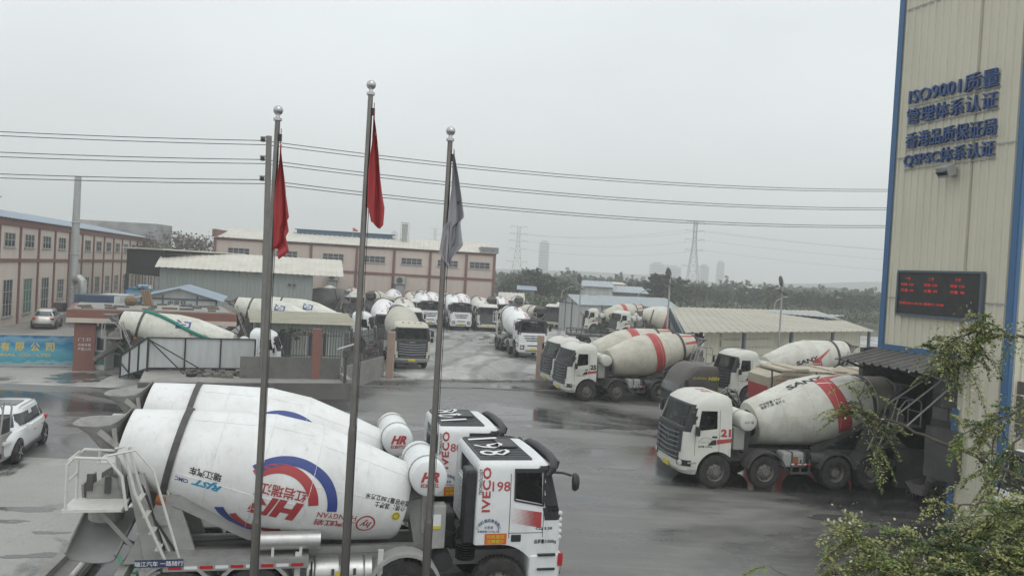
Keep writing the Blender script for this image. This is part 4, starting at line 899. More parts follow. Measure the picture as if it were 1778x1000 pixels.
def slope_corr(mb, p, u, v, w_, l_, m, pitch=0.35, dep=0.05, thick=0.03):
    # corrugated sheet: ribs run along v, spaced along u
    nrm = u.cross(v).normalized(); nrm = nrm if nrm.z > 0 else -nrm; pr = []; k = 0
    while k*pitch < w_: a = k*pitch; pr += [(a, 0), (min(a+pitch*0.6, w_), 0), (min(a+pitch*0.7, w_), dep), (min(a+pitch*0.9, w_), dep)]; k += 1
    pr.append((w_, 0)); vs = []
    for off in (0, -thick):
        vs += [p+u*a+nrm*(d+off)+v*b for a, d in pr for b in (0, l_)]
    N = len(pr)*2; f = []
    for i in range(len(pr)-1): f += [(2*i, 2*i+2, 2*i+3, 2*i+1), (N+2*i+1, N+2*i+3, N+2*i+2, N+2*i), (2*i, N+2*i, N+2*i+2, 2*i+2), (2*i+1, 2*i+3, N+2*i+3, N+2*i+1)]
    f += [(0, 1, N+1, N), (N-2, 2*N-2, 2*N-1, N-1)]; mb.add(vs, f, m)
def frame_of(A, B):
    u = (B-A); u.z = 0; L = u.length; u.normalize(); n = Vector((u.y, -u.x, 0)); return u, n, L   # n points towards the viewer when u runs left to right
_win = {}
def window(parent, o, u, n, a, z, wd, ht, bars=(2, 2), glassm='window_dark', fm='window_frame', name='window'):
    key = (round(wd, 2), round(ht, 2), bars, glassm, fm, name)
    if key not in _win:
        mb = MB(); X, Yn = Vector((1,0,0)), Vector((0,-1,0)); Z0 = Vector()
        boxat(mb, Z0, X, Yn, -wd/2+0.05, wd/2-0.05, -0.02, 0.012, -ht/2+0.05, ht/2-0.05, glassm)
        for a0, a1, z0, z1 in ((-wd/2,-wd/2+0.07,-ht/2,ht/2),(wd/2-0.07,wd/2,-ht/2,ht/2),(-wd/2+0.07,wd/2-0.07,-ht/2,-ht/2+0.07),(-wd/2+0.07,wd/2-0.07,ht/2-0.07,ht/2)): boxat(mb, Z0, X, Yn, a0, a1, -0.02, 0.06, z0, z1, fm)
        for k in range(1, bars[0]): c = -wd/2+wd*k/bars[0]; boxat(mb, Z0, X, Yn, c-0.025, c+0.025, 0.0, 0.045, -ht/2+0.07, ht/2-0.07, fm)
        for k in range(1, bars[1]): c = -ht/2+ht*k/bars[1]; boxat(mb, Z0, X, Yn, -wd/2+0.07, wd/2-0.07, 0.0, 0.04, c-0.02, c+0.02, fm)
        boxat(mb, Z0, X, Yn, -wd/2-0.08, wd/2+0.08, 0.0, 0.12, -ht/2-0.09, -ht/2-0.002, 'concrete')
        ob = mb.build(name, parent); _win[key] = ob.data
    else: ob = obj(name, _win[key], parent)
    ob.location = o+u*a+n*0.004+Vector((0, 0, z)); ob.rotation_euler = (0, 0, math.atan2(u.y, u.x)); return ob

# long two-storey workshop along one side
A = G(0, 568); B = G(112, 544); u0 = (B-A).normalized(); A1 = A-u0*16; u, n, _ = frame_of(A1, B); n = -n if n.x < 0 else n; LEN = 84; HB = 8.9
wk = tag(empty('workshop_building'), 'long peach two storey workshop with brown bands and a pale blue roof', 'building')
mb = MB(); boxat(mb, A1, u, n, 0, LEN, -18, 0, 0, HB, 'wall_peach'); mb.build('wall', wk)
mb = MB(); boxat(mb, A1, u, n, 0, LEN, 0.003, 0.12, 8.25, 8.85, 'band_brown'); boxat(mb, A1, u, n, 0, LEN, 0.003, 0.10, 5.25, 5.55, 'band_brown'); mb.build('string_course', wk)
bay = 4.9
for k in range(18):
    mb = MB(); boxat(mb, A1, u, n, k*bay, k*bay+0.22, 0.003, 0.14, 0.0, 5.24, 'band_brown'); boxat(mb, A1, u, n, k*bay, k*bay+0.22, 0.003, 0.14, 5.56, 8.24, 'band_brown'); mb.build('pilaster', wk)
for k in range(17):
    window(wk, A1, u, n, (k+0.5)*bay+0.1, 7.1, 2.5, 1.2, (3, 2))
    if 3 <= k: window(wk, A1, u, n, (k+0.5)*bay+0.1, 2.6 if k > 5 else 2.3, 2.2, 2.0 if k > 5 else 3.1, (3, 3), 'shutter_green' if k == 4 else 'window_dark')
mb = MB(); e = Vector((0, 0, 1)); slope_corr(mb, A1+n*0.35+e*8.86, u, (-n*9.35+e*1.55).normalized(), LEN, 9.48, 'roof_blue', 0.9, 0.06); mb.build('roof', wk)
mb = MB(); boxat(mb, A1, u, n, 10, 30.5, -8.8, -5.4, 10.2, 11.2, 'roof_blue_dark'); boxat(mb, A1, u, n, 9.6, 31, -9.0, -5.2, 11.2, 11.32, 'galv'); mb.build('roof_monitor', wk)
gw0, gw1 = D(134, 381, 131.0), D(272, 388, 131.0); gw = tag(empty('grey_hall'), 'weathered grey windowless hall wall behind the end of the long workshop', 'building'); mb = MB(); mb.box(((gw0.x+gw1.x)/2, 134.0, gw0.z/2), (gw1.x-gw0.x, 6, gw0.z), 'wall_hall'); mb.build('wall', gw)
mb = MB(); boxat(mb, A1, u, n, LEN-0.4, LEN-0.02, -8.0, -0.3, 8.95, 9.35, 'band_brown'); mb.build('parapet', wk)
# grey steel stack with its elbow duct beside the workshop
P = G(124, 552); P = D(124, 552, 72.0); P.z = 0
st = tag(empty('exhaust_stack', P), 'tall galvanised exhaust stack rising in front of the peach workshop', 'chimney')
mb = MB(); top = D(133, 306, 72.0); mb.tube([(0,0,0),(0,0,top.z*0.45),(0,0,top.z)], [0.42,0.34,0.27], 'galv', 18)
for z in (3.2, 6.2, 9.0): mb.tube([(0.36*math.cos(2*PI*k/18), 0.36*math.sin(2*PI*k/18), z) for k in range(18)], 0.05, 'galv', 5, closed=True)
mb.build('stack_pipe', st)
mb = MB(); mb.tube([(0.3,-0.2,3.9),(0.75,-0.4,4.05),(1.05,-0.45,3.8),(1.12,-0.45,3.2),(1.12,-0.45,0.6)], 0.36, 'galv', 14); mb.build('elbow_duct', st)
mb = MB(); mb.box((-0.9,-0.3,0.9), (0.8,0.8,1.8), 'frame_dark', bev=0.05); mb.box((-0.3,-0.6,0.5), (1.6,0.8,1.0), 'galv', bev=0.05); mb.build('fan_housing', st)

# frontal workshop at the back of the yard
Y2 = 110.0; A = D(372, 402, 107.5); B = D(862, 432, 111.5); u, n, LEN = frame_of(A, B); zt = 10.0; A.z = 0
w2 = tag(empty('rear_workshop'), 'wide peach workshop with brown bands closing the back of the truck yard', 'building')
mb = MB(); boxat(mb, A, u, n, 0, LEN, -20, 0, 0, zt-0.9, 'wall_peach_far'); mb.build('wall', w2)
px = [372, 455, 537, 617, 682, 745, 808, 858]
def along(p): r = ray(p, 450); t = (A.x*u.y-A.y*u.x)/(r.x*u.y-r.y*u.x); return (r*t-A).dot(u)
av = [along(p) for p in px]; av[0] = 0; av[-1] = LEN-0.35
mb = MB(); boxat(mb, A, u, n, 0, LEN, 0.003, 0.12, zt-1.05, zt-0.72, 'band_brown'); boxat(mb, A, u, n, 0, LEN, 0.003, 0.10, 5.45, 5.8, 'band_brown'); mb.build('string_course', w2)
for a in av:
    mb = MB(); boxat(mb, A, u, n, a, a+0.36, 0.003, 0.15, 0, 5.44, 'band_brown'); boxat(mb, A, u, n, a, a+0.36, 0.003, 0.15, 5.81, zt-1.06, 'band_brown'); mb.build('pilaster', w2)
for p, q in zip(av, av[1:]): window(w2, A, u, n, (p+q)/2+0.1, 7.55, 2.85, 0.95, (4, 2))
mb = MB(); slope_corr(mb, A-u*0.0+n*0.4+e*(zt-0.7), u, (-n*9+e*1.5).normalized(), LEN, 9.6, 'roof_pale', 0.7, 0.07); mb.build('roof', w2)
mb = MB(); boxat(mb, A, u, n, -0.2, 0.35, -9.5, 0.2, zt-0.72, zt+0.35, 'band_brown'); mb.build('gable_edge', w2); mb = MB(); boxat(mb, A, u, n, LEN-2.2, LEN+0.3, -9, 0.2, zt-0.69, zt+0.12, 'wall_grey'); mb.build('gable_edge', w2)
a0, a1 = along(497), along(674)
mb = MB(); boxat(mb, A, u, n, a0, a1, -9.6, -7.6, zt+0.35, zt+1.25, 'roof_blue_dark'); boxat(mb, A, u, n, a0-0.3, a1+0.4, -9.8, -7.4, zt+1.25, zt+1.35, 'roof_blue_dark'); mb.build('roof_monitor', w2)
P = A+u*along(698)-n*6
cm = tag(empty('roof_stack', Vector((P.x, P.y, zt+0.2))), 'short galvanised stack standing on the rear workshop roof', 'chimney')
mb = MB(); mb.cyl((0,0,-0.3), (0,0,2.7), 0.42, 'galv', 14)
for z in (0.6,1.3,2.0,2.6): mb.tube([(0.46*math.cos(2*PI*k/14), 0.46*math.sin(2*PI*k/14), z) for k in range(14)], 0.035, 'galv', 5, closed=True)
mb.build('stack_pipe', cm)
mb = MB()
for k in range(4): a_ = 2*PI*k/4+0.4; mb.tube([(0.6*math.cos(a_),0.6*math.sin(a_),-0.3),(0.6*math.cos(a_),0.6*math.sin(a_),2.9)], 0.03, 'galv', 5)
mb.tube([(0.6*math.cos(2*PI*k/12),0.6*math.sin(2*PI*k/12),2.9) for k in range(12)], 0.03, 'galv', 5, closed=True); mb.build('cage', cm)
P = A+u*along(604)-n*5; fl = tag(empty('roof_flag', Vector((P.x, P.y, zt+0.2))), 'tiny red pennant flying above the rear workshop roof', 'flag')
mb = MB(); mb.cyl((0,0,-0.3), (0,0,1.7), 0.03, 'galv', 6); mb.build('flag_staff', fl)
mb = MB(); mb.add([(0,0,1.7),(0.5,0.05,1.45),(0.9,-0.05,1.2),(0.4,0.06,1.15),(0,0,1.2)], [(0,1,2,3,4)], 'red_mark'); mb.build('pennant', fl)
for p, y in ((697, 488), (580, 487)):
    P = A+u*along(p)+n*0.5; ac = tag(empty('wall_fan_unit', Vector((P.x, P.y, 2.3))), 'grey wall fan with duct on the rear workshop nearer its %s' % ('blue roof ridge end' if p > 600 else 'grey shed'), 'fan unit', 'wall fans of the rear workshop')
    mb = MB(); mb.box((0,0,2.6), (1.5,0.9,1.1), 'galv', bev=0.06); mb.box((0,0,1.2), (1.0,0.7,1.5), 'frame_grey', bev=0.05); mb.build('fan_box', ac)
    mb = MB(); mb.cyl((0,-0.45,2.6), (0,-0.5,2.6), 0.42, 'frame_dark', 16); mb.build('grille', ac)
    mb = MB(); mb.box((0,0,0.2), (1.3,0.6,0.5), 'frame_dark', bev=0.04); mb.build('bracket', ac)
# small wall lamp
P = A+u*along(637)+n*0.3

# grey-green curved-roof shed
A = D(277, 480, 84.0); B = D(544, 480, 88.0); A.z = B.z = 0; u, n, LEN = frame_of(A, B)
sh = tag(empty('grey_shed'), 'windowless grey green corrugated shed under a cream curved roof', 'shed')
mb = MB(); corr(mb, A, u, n, LEN, 0, 5.2, 'clad_green_grey', 0.4, 0.05); boxat(mb, A, u, n, 0, LEN, -0.2, -0.01, 0, 5.15, 'clad_green_grey'); boxat(mb, A, u, n, 0, LEN, -14, -13.8, 0, 5.15, 'clad_green_grey'); boxat(mb, A, u, n, 0, 0.2, -13.8, -0.2, 0, 5.15, 'clad_green_grey'); mb.build('wall', sh)
mb = MB(); N = 10; R0 = []
for k in range(N+1):
    t = k/N; R0.append((0.7-15*t, 5.15+1.95*math.sin(PI*min(0.5, 0.02+t*0.9))))
for i in range(N):
    (b0, z0), (b1, z1) = R0[i], R0[i+1]; p = A-u*0.4+n*b0+e*z0; v = (n*(b1-b0)+e*(z1-z0)); slope_corr(mb, p, u, v.normalized(), LEN+3.6, v.length, 'roof_pale', 0.6, 0.04)
mb.build('roof', sh)
mb = MB(); 
for k in range(2): boxat(mb, A, u, n, LEN-2.6+0.5*k, LEN-2.3+0.5*k, 0.06, 0.3, 4.0, 4.2, 'frame_dark')
mb.build('wall_lamp', sh)
# lean-to lattice roof between the shed and the rear workshop
# black mesh lean-to
A = D(219, 470, 92.0); B = D(283, 470, 86.0); A.z = B.z = 0; u, n, LEN = frame_of(A, B)
bn = tag(empty('open_lean_to'), 'dark open lean-to with a thin pale roof between workshop and grey shed', 'shed')
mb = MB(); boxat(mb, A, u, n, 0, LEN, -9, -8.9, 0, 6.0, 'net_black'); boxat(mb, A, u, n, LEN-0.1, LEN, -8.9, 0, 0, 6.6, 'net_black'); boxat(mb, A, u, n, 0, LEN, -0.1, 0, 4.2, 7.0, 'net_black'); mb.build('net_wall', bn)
mb = MB(); boxat(mb, A, u, n, -0.5, LEN+0.6, -9.2, 0.4, 7.05, 7.2, 'roof_pale'); mb.build('roof', bn)
for a in (0.2, LEN-0.4):
    mb = MB(); boxat(mb, A, u, n, a, a+0.3, -0.1, 0.2, 0, 4.19, 'frame_dark'); mb.build('post', bn)

# blue-roofed site cabin with a sign
A = D(232, 520, 64.5); B = D(385, 524, 66.5); A.z = B.z = 0; u, n, LEN = frame_of(A, B)
cb = tag(empty('site_cabin'), 'white panel site cabin with a blue gable roof behind the gatehouse', 'cabin')
LEN *= 0.87; A = A+u*0.5; H1, H2, DP = 3.05, 3.9, 9.0
mb = MB(); boxat(mb, A, u, n, 0, LEN, -DP, 0, 0, H1, 'clad_white'); mb.add([A+n*0.0+e*H1, A+u*LEN+e*H1, A+u*LEN/2+e*H2, A-n*DP+e*H1, A+u*LEN-n*DP+e*H1, A+u*LEN/2-n*DP+e*H2], [(0,1,2),(5,4,3)], 'clad_white'); mb.build('wall', cb)
mb = MB()
for a in (0.0, LEN/2-1.3, LEN/2+1.3, LEN-0.12): boxat(mb, A, u, n, a, a+0.12, 0.004, 0.05, 0, H1+(0.0 if a in (0.0, LEN-0.12) else 0.3), 'frame_steel_blue')
boxat(mb, A, u, n, 0, LEN, 0.055, 0.09, H1-0.06, H1+0.08, 'frame_steel_blue'); boxat(mb, A, u, n, 0, LEN, 0.055, 0.09, 1.4, 1.5, 'frame_steel_blue'); mb.build('frame', cb)
mb = MB()
for s_ in (0, 1):
    p = A+u*(LEN/2)+n*0.5+e*(H2+0.06); v = ((u if s_ else -u)*(LEN/2+0.5)+e*-(H2-H1+0.1)); slope_corr(mb, p, -n, v.normalized(), DP+1, v.length, 'roof_blue', 0.5, 0.04)
mb.build('roof', cb)
sg_ = MB(); F = lambda a, z: A+u*(LEN/2+a)+n*0.03+e*z
paint(sg_, poly2d([(-1.15,1.6),(1.15,1.6),(1.15,3.0),(-1.15,3.0)]), lambda a, z: A+u*(LEN/2+a)+n*0.02+e*z, 'clad_white')
paint(sg_, fit_text('史润', 0.9, 0.5, bold=0.02), F, 'black_mark', at=(-0.45, 2.68)); paint(sg_, fit_text('船舶之家', 0.85, 0.24, bold=0.02), F, 'blue_mark', at=(0.55, 2.62)); paint(sg_, ring2d(0.06,0.12,0,360,14), F, 'black_mark', at=(0.3,2.82), sx=1.6)
paint(sg_, fit_text('130 6588 2331', 1.6, 0.16), F, 'black_mark', at=(0, 2.05)); sg_.build('sign_panel', cb)

# gatehouse with its heavy red-brown fascia
A = Vector((-23.9, 43.6, 0)); B = G(405, 548, 3.3); B.z = 0; B = Vector((B.x, B.y, 0)); u, n, LEN = frame_of(A, B); ZF = 3.38
gh = tag(empty('gatehouse'), 'low gatehouse with flat roof and wide red brown fascia', 'gatehouse')
mb = MB(); boxat(mb, A, u, n, -0.1, LEN+0.2, -6.4, 0.0, ZF-0.44, ZF, 'pillar_red'); boxat(mb, A, u, n, -0.1, LEN+0.2, -6.4, 0.05, ZF-0.70, ZF-0.443, 'wall_peach'); mb.build('fascia', gh)
mb = MB(); boxat(mb, A, u, n, 0.2, LEN-0.1, -6.1, -0.3, ZF+0.003, ZF+0.06, 'concrete')
random.seed(5)
for k in range(26):
    a = random.uniform(0.5, LEN-0.6); b = random.uniform(-5.6, -0.5); mb.box(A+u*a+n*b+e*(ZF+0.1), (random.uniform(0.2,0.9), random.uniform(0.1,0.4), random.uniform(0.05,0.16)), random.choice(('rubble','concrete_dark','wood')), Matrix.Rotation(random.uniform(0,3), 3, 'Z'))
mb.build('roof', gh)
mb = MB(); boxat(mb, A, u, n, 3.4, LEN-0.5, -5.9, -1.4, 0, ZF-0.79, 'wall_peach'); boxat(mb, A, u, n, LEN-1.5, LEN-0.75, -1.38, -1.25, 0, ZF-0.79, 'pillar_red'); mb.build('wall', gh)
mb = MB(); boxat(mb, A, u, n, 0.3, 1.35, -1.2, -0.2, 0, ZF-0.79, 'pillar_red'); mb.build('pillar', gh)
mb = MB(); F = lambda a, z: A+u*(0.83+a)-n*0.195+e*z
for ch, z in (('门卫', 1.75), ('外来车辆', 1.45), ('严禁入内', 1.22)): paint(mb, fit_text(ch, 0.62, 0.16), F, 'white_mark', at=(0, z))
mb.build('notice_lettering', gh)
A_gh, u_gh, n_gh, L_gh = A, u, n, LEN
# round stone ball and planks lying on the gatehouse roof
P = A+u*3.0-n*4.2+e*(ZF+0.06); bl = MB(); bl.lathe((0,0,0), (0,0,1), [(0,0.2),(0.1,0.3),(0.28,0.36),(0.46,0.3),(0.56,0.1),(0.57,0)], 'wood', 16); bo = bl.build('wicker_drum'); bo.location = P; tag(bo, 'round brown drum sitting on the gatehouse roof', 'drum')
P = A+u*3.8-n*4.4+e*(ZF+0.06); pk = MB()
for k in range(4): pk.bar((0.16*k,0,0.02), (0.16*k-0.5,0.5,0.95), 0.14, 0.04, 'wood')
po = pk.build('plank_bundle'); po.location = P; tag(po, 'loose timber planks leaning on the gatehouse roof', 'planks')

# company gate: long sliding banner panel
A = G(-60, 636); B = G(131, 638); u, n, LEN = frame_of(A, B)
def banner_mat():
    m = bpy.data.materials.new('banner_print'); m.use_nodes = True; t = m.node_tree; b = t.nodes['Principled BSDF']; L = t.links.new; N = t.nodes.new
    tc = N('ShaderNodeTexCoord'); sp = N('ShaderNodeSeparateXYZ'); L(tc.outputs['Object'], sp.inputs[0]); n1 = N('ShaderNodeTexNoise'); n1.inputs['Scale'].default_value = 1.3; n1.inputs['Detail'].default_value = 6; L(tc.outputs['Object'], n1.inputs[0])
    ad = N('ShaderNodeMath'); ad.operation = 'MULTIPLY_ADD'; L(n1.outputs[0], ad.inputs[0]); ad.inputs[1].default_value = 0.9; ad.inputs[2].default_value = -0.45
    a2 = N('ShaderNodeMath'); L(sp.outputs['Z'], a2.inputs[0]); L(ad.outputs[0], a2.inputs[1]); mr = N('ShaderNodeMapRange'); mr.inputs['From Max'].default_value = 1.75; L(a2.outputs[0], mr.inputs[0])
    cr = N('ShaderNodeValToRGB'); cs = [(0, (0.02,0.16,0.26)),(0.12, (0.25,0.42,0.46)),(0.2,(0.05,0.28,0.36)),(0.5,(0.10,0.36,0.46)),(0.72,(0.02,0.20,0.38)),(0.9,(0.16,0.34,0.46)),(1,(0.01,0.12,0.28))]
    for i, (p, c) in enumerate(cs):
        el = cr.color_ramp.elements[i] if i < 2 else cr.color_ramp.elements.new(p); el.position = p; el.color = (*c, 1)
    L(mr.outputs[0], cr.inputs[0]); L(cr.outputs[0], b.inputs['Base Color']); b.inputs['Roughness'].default_value = 0.5; M['banner_print'] = m
banner_mat(); mat('gold', (0.62, 0.45, 0.09), 0.45)
bn = tag(empty('gate_banner', A, math.atan2(u.y, u.x)), 'blue sea and sky printed gate panel with gold company lettering', 'gate panel')
mb = MB(); mb.box((LEN/2,0,0.95), (LEN,0.08,1.6), 'banner_print'); mb.build('panel', bn)
mb = MB(); mb.box((LEN/2,0,1.78), (LEN,0.12,0.06), 'galv'); mb.box((LEN/2,0,0.1), (LEN,0.12,0.1), 'galv'); mb.build('frame', bn)
mb = MB(); F = lambda a, z: Vector((a, -0.046, z))
for k, ch in enumerate('建材有限公司'): paint(mb, fit_text(ch, 0.45, 0.50, bold=0.025), F, 'gold', at=(LEN-1.3-0.72*(5-k), 1.13))
paint(mb, fit_text('MATERIAL CO., LTD', 3.4, 0.18, bold=0.015), F, 'gold', at=(LEN-2.95, 0.66)); mb.build('lettering', bn)
mb = MB(); boxat(mb, B, u, n, 0.25, 3.6, -0.05, 0.0, 0.05, 1.75, 'shutter_green'); tag(mb.build('mesh_gate'), 'dark green mesh gate beside the red gatehouse pillar', 'gate')
# glass phone-like kiosk behind the mesh gate
P = G(345, 600); P = D(175, 600, 45.2); P.z = 0
kb = tag(empty('guard_booth', P), 'small white and green guard booth under the gatehouse roof', 'booth')
mb = MB(); mb.box((0,0,1.15), (1.1,1.1,2.3), 'clad_white', bev=0.1); mb.build('shell', kb)
for x in (-0.25, 0.25): mb = MB(); mb.box((x,-0.56,1.5), (0.36,0.02,0.7), 'window_dark'); mb.build('window', kb)
mb = MB(); mb.box((0,-0.57,0.7), (1.0,0.03,0.7), 'shutter_green'); mb.build('door', kb)

# pale sheet-metal hoarding on black struts
Pc, Pa, Pb = G(208, 655, 0.6), G(256, 640, 0.8), G(441, 641, 0.8)
hd = tag(empty('sheet_hoarding'), 'rust streaked pale metal hoarding on black frames in front of a mixer', 'hoarding')
Pc = G(209, 656, 0.0)
def fence_run(p, q, zp, zq, k):
    # p, q: feet; zp, zq: (bottom, top) heights at each end
    u, n, LEN = frame_of(p, q); f0 = Vector((p.x, p.y, 0)); Z = lambda t, i: zp[i]+(zq[i]-zp[i])*t
    for i in range(k):
        t0, t1 = i/k, (i+1)/k; mb = MB(); c = [f0+u*(LEN*t0+0.03), f0+u*(LEN*t1-0.03)]
        vs = [c[0]+e*(Z(t0,0)+0.05), c[1]+e*(Z(t1,0)+0.05), c[1]+e*Z(t1,1), c[0]+e*Z(t0,1)]; vs += [v-n*0.03 for v in vs]
        mb.add(vs, [(0,1,2,3),(7,6,5,4),(0,4,5,1),(1,5,6,2),(2,6,7,3),(3,7,4,0)], 'panel_white'); mb.build('sheet_panel', hd)
    for i in range(k+1):
        t = i/k; mb = MB(); c_ = f0+u*(LEN*t)+n*0.03; mb.bar(c_+e*(Z(t,0)-0.1), c_+e*(Z(t,1)+0.03), 0.07, 0.07, 'black_plastic', up=u); mb.build('post', hd)
    for i, o2 in ((1, 0.04), (0, 0.06)): mb = MB(); mb.bar(f0+e*(zp[i]+o2)+n*0.04, f0+u*LEN+e*(zq[i]+o2)+n*0.04, 0.06, 0.06, 'black_plastic'); mb.build('rail', hd)
    return u, n, LEN, f0
u, n, LEN, f0 = fence_run(Pa, Pb, (0.78, 2.36), (0.78, 2.36), 3)
for g_ in (2.9, 1.7): mb = MB(); mb.bar(f0+e*2.3+n*0.07, f0+u*g_+n*1.2+e*0.7, 0.05, 0.05, 'black_plastic'); mb.build('strut', hd)
u, n, LEN, f0 = fence_run(Pc, Pa, (0.0, 1.15), (0.74, 2.36), 3)
for q0, q1 in (((0.1, 0.8), (1.25, 0.25)),): mb = MB(); mb.bar(f0+u*q0[0]+e*q0[1]+n*0.07, f0+u*q1[0]+e*q1[1]+n*0.07, 0.05, 0.05, 'black_plastic'); mb.build('strut', hd)
# raised bed with retaining wall, garden walls, railings, pillars
A = G(316, 694); B = G(611, 693); u, n, LEN = frame_of(A, B)
mb = MB(); a0 = A-u*6.5; boxat(mb, a0, u, n, 4.6, LEN+6.5, -0.25, 0, 0, 0.78, 'concrete_dark'); boxat(mb, a0, u, n, LEN+6.25, LEN+6.5, -6.2, -0.251, 0, 0.95, 'concrete'); boxat(mb, a0, u, n, 4.6, LEN+6.24, -5.4, -0.252, 0, 0.66, 'concrete')
rb = tag(mb.build('planter_wall'), 'raised concrete bed with a dark retaining face along the road', 'retaining wall')
random.seed(11); mb = MB()
for k in range(150):
    a = random.uniform(6.6, LEN+6.0); b = random.uniform(-4.6, -2.7); s = random.uniform(0.06, 0.26)
    mb.box(a0+u*a+n*b+e*(0.68+s*0.15), (s*1.8, s*1.3, s*0.7), random.choice(('rubble','rubble','concrete_dark','slot_dark')), Matrix.Rotation(random.uniform(0,3), 3, 'Z') @ Matrix.Rotation(random.uniform(-.4,.4), 3, 'X'))
tag(mb.build('rubble'), kind='stuff')
A = G(430, 655, 0.7); B = G(590, 657, 0.7); A.z = B.z = 0; u, n, LEN = frame_of(A, B)
mb = MB(); boxat(mb, A, u, n, -0.4, LEN, -0.22, 0, 0.5, 1.75, 'concrete_dark'); tag(mb.build('garden_wall'), 'stained dark grey low wall in front of the roofed hut', 'wall')
C_ = B+u*0.0
def railing(A, B, z0, h, label, step=0.14):
    u, n, LEN = frame_of(A, B); k = int(LEN/step); mb = MB()
    mb.bar(A+e*(z0+0.1), B+e*(z0+0.1), 0.04, 0.04, 'frame_dark'); mb.bar(A+e*(z0+h*0.8), B+e*(z0+h*0.8), 0.04, 0.04, 'frame_dark')
    for i in range(k+1): p = A+u*(LEN*i/k); mb.bar(p+e*z0, p+e*(z0+h), 0.028, 0.028, 'frame_dark', up=u)
    return tag(mb.build('railing'), label, 'railing')
railing(A+u*1.75-n*0.11, B-n*0.11, 1.75, 1.45, 'tall dark bar railing on the stained low wall before the hut')
mb = MB(); q = A+u*(LEN*0.72); boxat(mb, q, u, n, -0.2, 0.24, -0.4, 0.03, 0.5, 3.25, 'pillar_red'); tag(mb.build('wall_pillar'), 'red brown pillar set in the railing before the hut', 'pillar')
GL = G(676, 656); A2 = G(592, 640, 0.3); A2 = Vector((B.x+0.2, B.y+0.3, 0)); B2 = Vector((GL.x-0.35, GL.y-0.05, 0)); u, n, LEN = frame_of(A2, B2)
mb = MB(); boxat(mb, A2, u, n, 0.0, LEN, -0.25, 0, 0, 1.3, 'concrete'); tag(mb.build('yard_wall'), 'plain pale low wall ending at the yard gate pillar', 'wall')
railing(A2-n*0.12, B2-n*0.12, 1.3, 1.75, 'dark bar railing on the pale wall by the yard gate')
mb = MB(); mb.box((0,0,1.4), (0.42,0.42,2.8), 'pillar_tan', bev=0.02); o = mb.build('gate_pillar'); o.location = (GL.x, GL.y, 0); tag(o, 'tan gate pillar at the end of the pale wall', 'pillar')
GR = G(935, 662); mb = MB(); mb.box((0,0,1.45), (0.42,0.42,2.9), 'pillar_tan', bev=0.02); mb.box((0,0,0.08), (0.9,0.9,0.16), 'concrete'); o = mb.build('gate_pillar'); o.location = (GR.x, GR.y, 0); tag(o, 'tan gate pillar standing beside the parked truck numbered 25', 'pillar')
A2 = Vector((GR.x+0.25, GR.y+0.1, 0)); B2 = Vector((GR.x+5.5, GR.y+2.6, 0)); u, n, LEN = frame_of(A2, B2)
mb = MB(); boxat(mb, A2, u, n, 0, LEN, -0.25, 0, 0, 1.2, 'concrete'); tag(mb.build('yard_wall'), 'low wall running behind the trucks beside the gate pillar', 'wall')
railing(A2-n*0.12, B2-n*0.12, 1.2, 1.3, 'dark bar railing behind the trucks beside the gate pillar')
# solar lamp on a dark post at the bed's corner
P = G(598, 668, 0.7); sl = tag(empty('solar_lamp', P), 'small solar lamp on a dark post at the bed corner', 'lamp')
mb = MB(); mb.cyl((0,0,-0.2), (0,0,1.7), 0.07, 'frame_dark', 8); mb.box((0,0,1.55), (0.3,0.3,0.35), 'frame_dark', bev=0.03); mb.build('post', sl)
mb = MB(); mb.box((0,0,1.92), (0.85,0.4,0.05), 'white_mark', Matrix.Rotation(R_(-20), 3, 'Y')); mb.build('solar_panel', sl)
P = G(613, 648, 0.7); pp = MB(); pp.box((0,0,0.55), (0.4,0.03,0.3), 'white_mark'); pp.cyl((0,0,0), (0,0,0.5), 0.03, 'frame_dark', 6); o = pp.build('notice_board'); P = A+u*0; 
q = G(612, 612, 1.75); o.location = Vector((G(612,650,0.7).x-0.1, G(612,650,0.7).y+1.6, 0.9)); bpy.data.objects.remove(o)

# hut with a ribbed roof behind the railing
A = D(444, 570, 50.5); B = D(606, 578, 52.5); A.z = B.z = 0; u, n, LEN = frame_of(A, B)
ht = tag(empty('roofed_hut'), 'low grey hut with a ribbed yellowish sheet roof behind the railing', 'hut')
mb = MB(); corr(mb, A, u, n, LEN, 0, 2.75, 'clad_green_grey', 0.3, 0.04); boxat(mb, A, u, n, 0, LEN, -4.0, -0.01, 0, 2.7, 'clad_green_grey'); mb.build('wall', ht)
mat('roof_yellow', (0.36, 0.35, 0.27), 0.6, dirt=0.5, dcol=(0.25, 0.24, 0.19), scale=1, var=0.08)
mb = MB(); v = (-n*4.2+e*0.42).normalized(); slope_corr(mb, A-u*0.4+n*0.6+e*2.78, v, u, 4.3, LEN+0.8, 'roof_yellow', 0.55, 0.07); mb.build('roof', ht)
window(ht, A, u, n, LEN*0.66, 1.45, 1.5, 1.6, (2, 1)); window(ht, A, u, n, LEN*0.1, 1.45, 1.2, 1.5, (2, 1))
mb = MB(); boxat(mb, A, u, n, LEN*0.22, LEN*0.22+0.9, 0.05, 0.08, 0.05, 2.15, 'window_dark'); mb.build('door', ht)

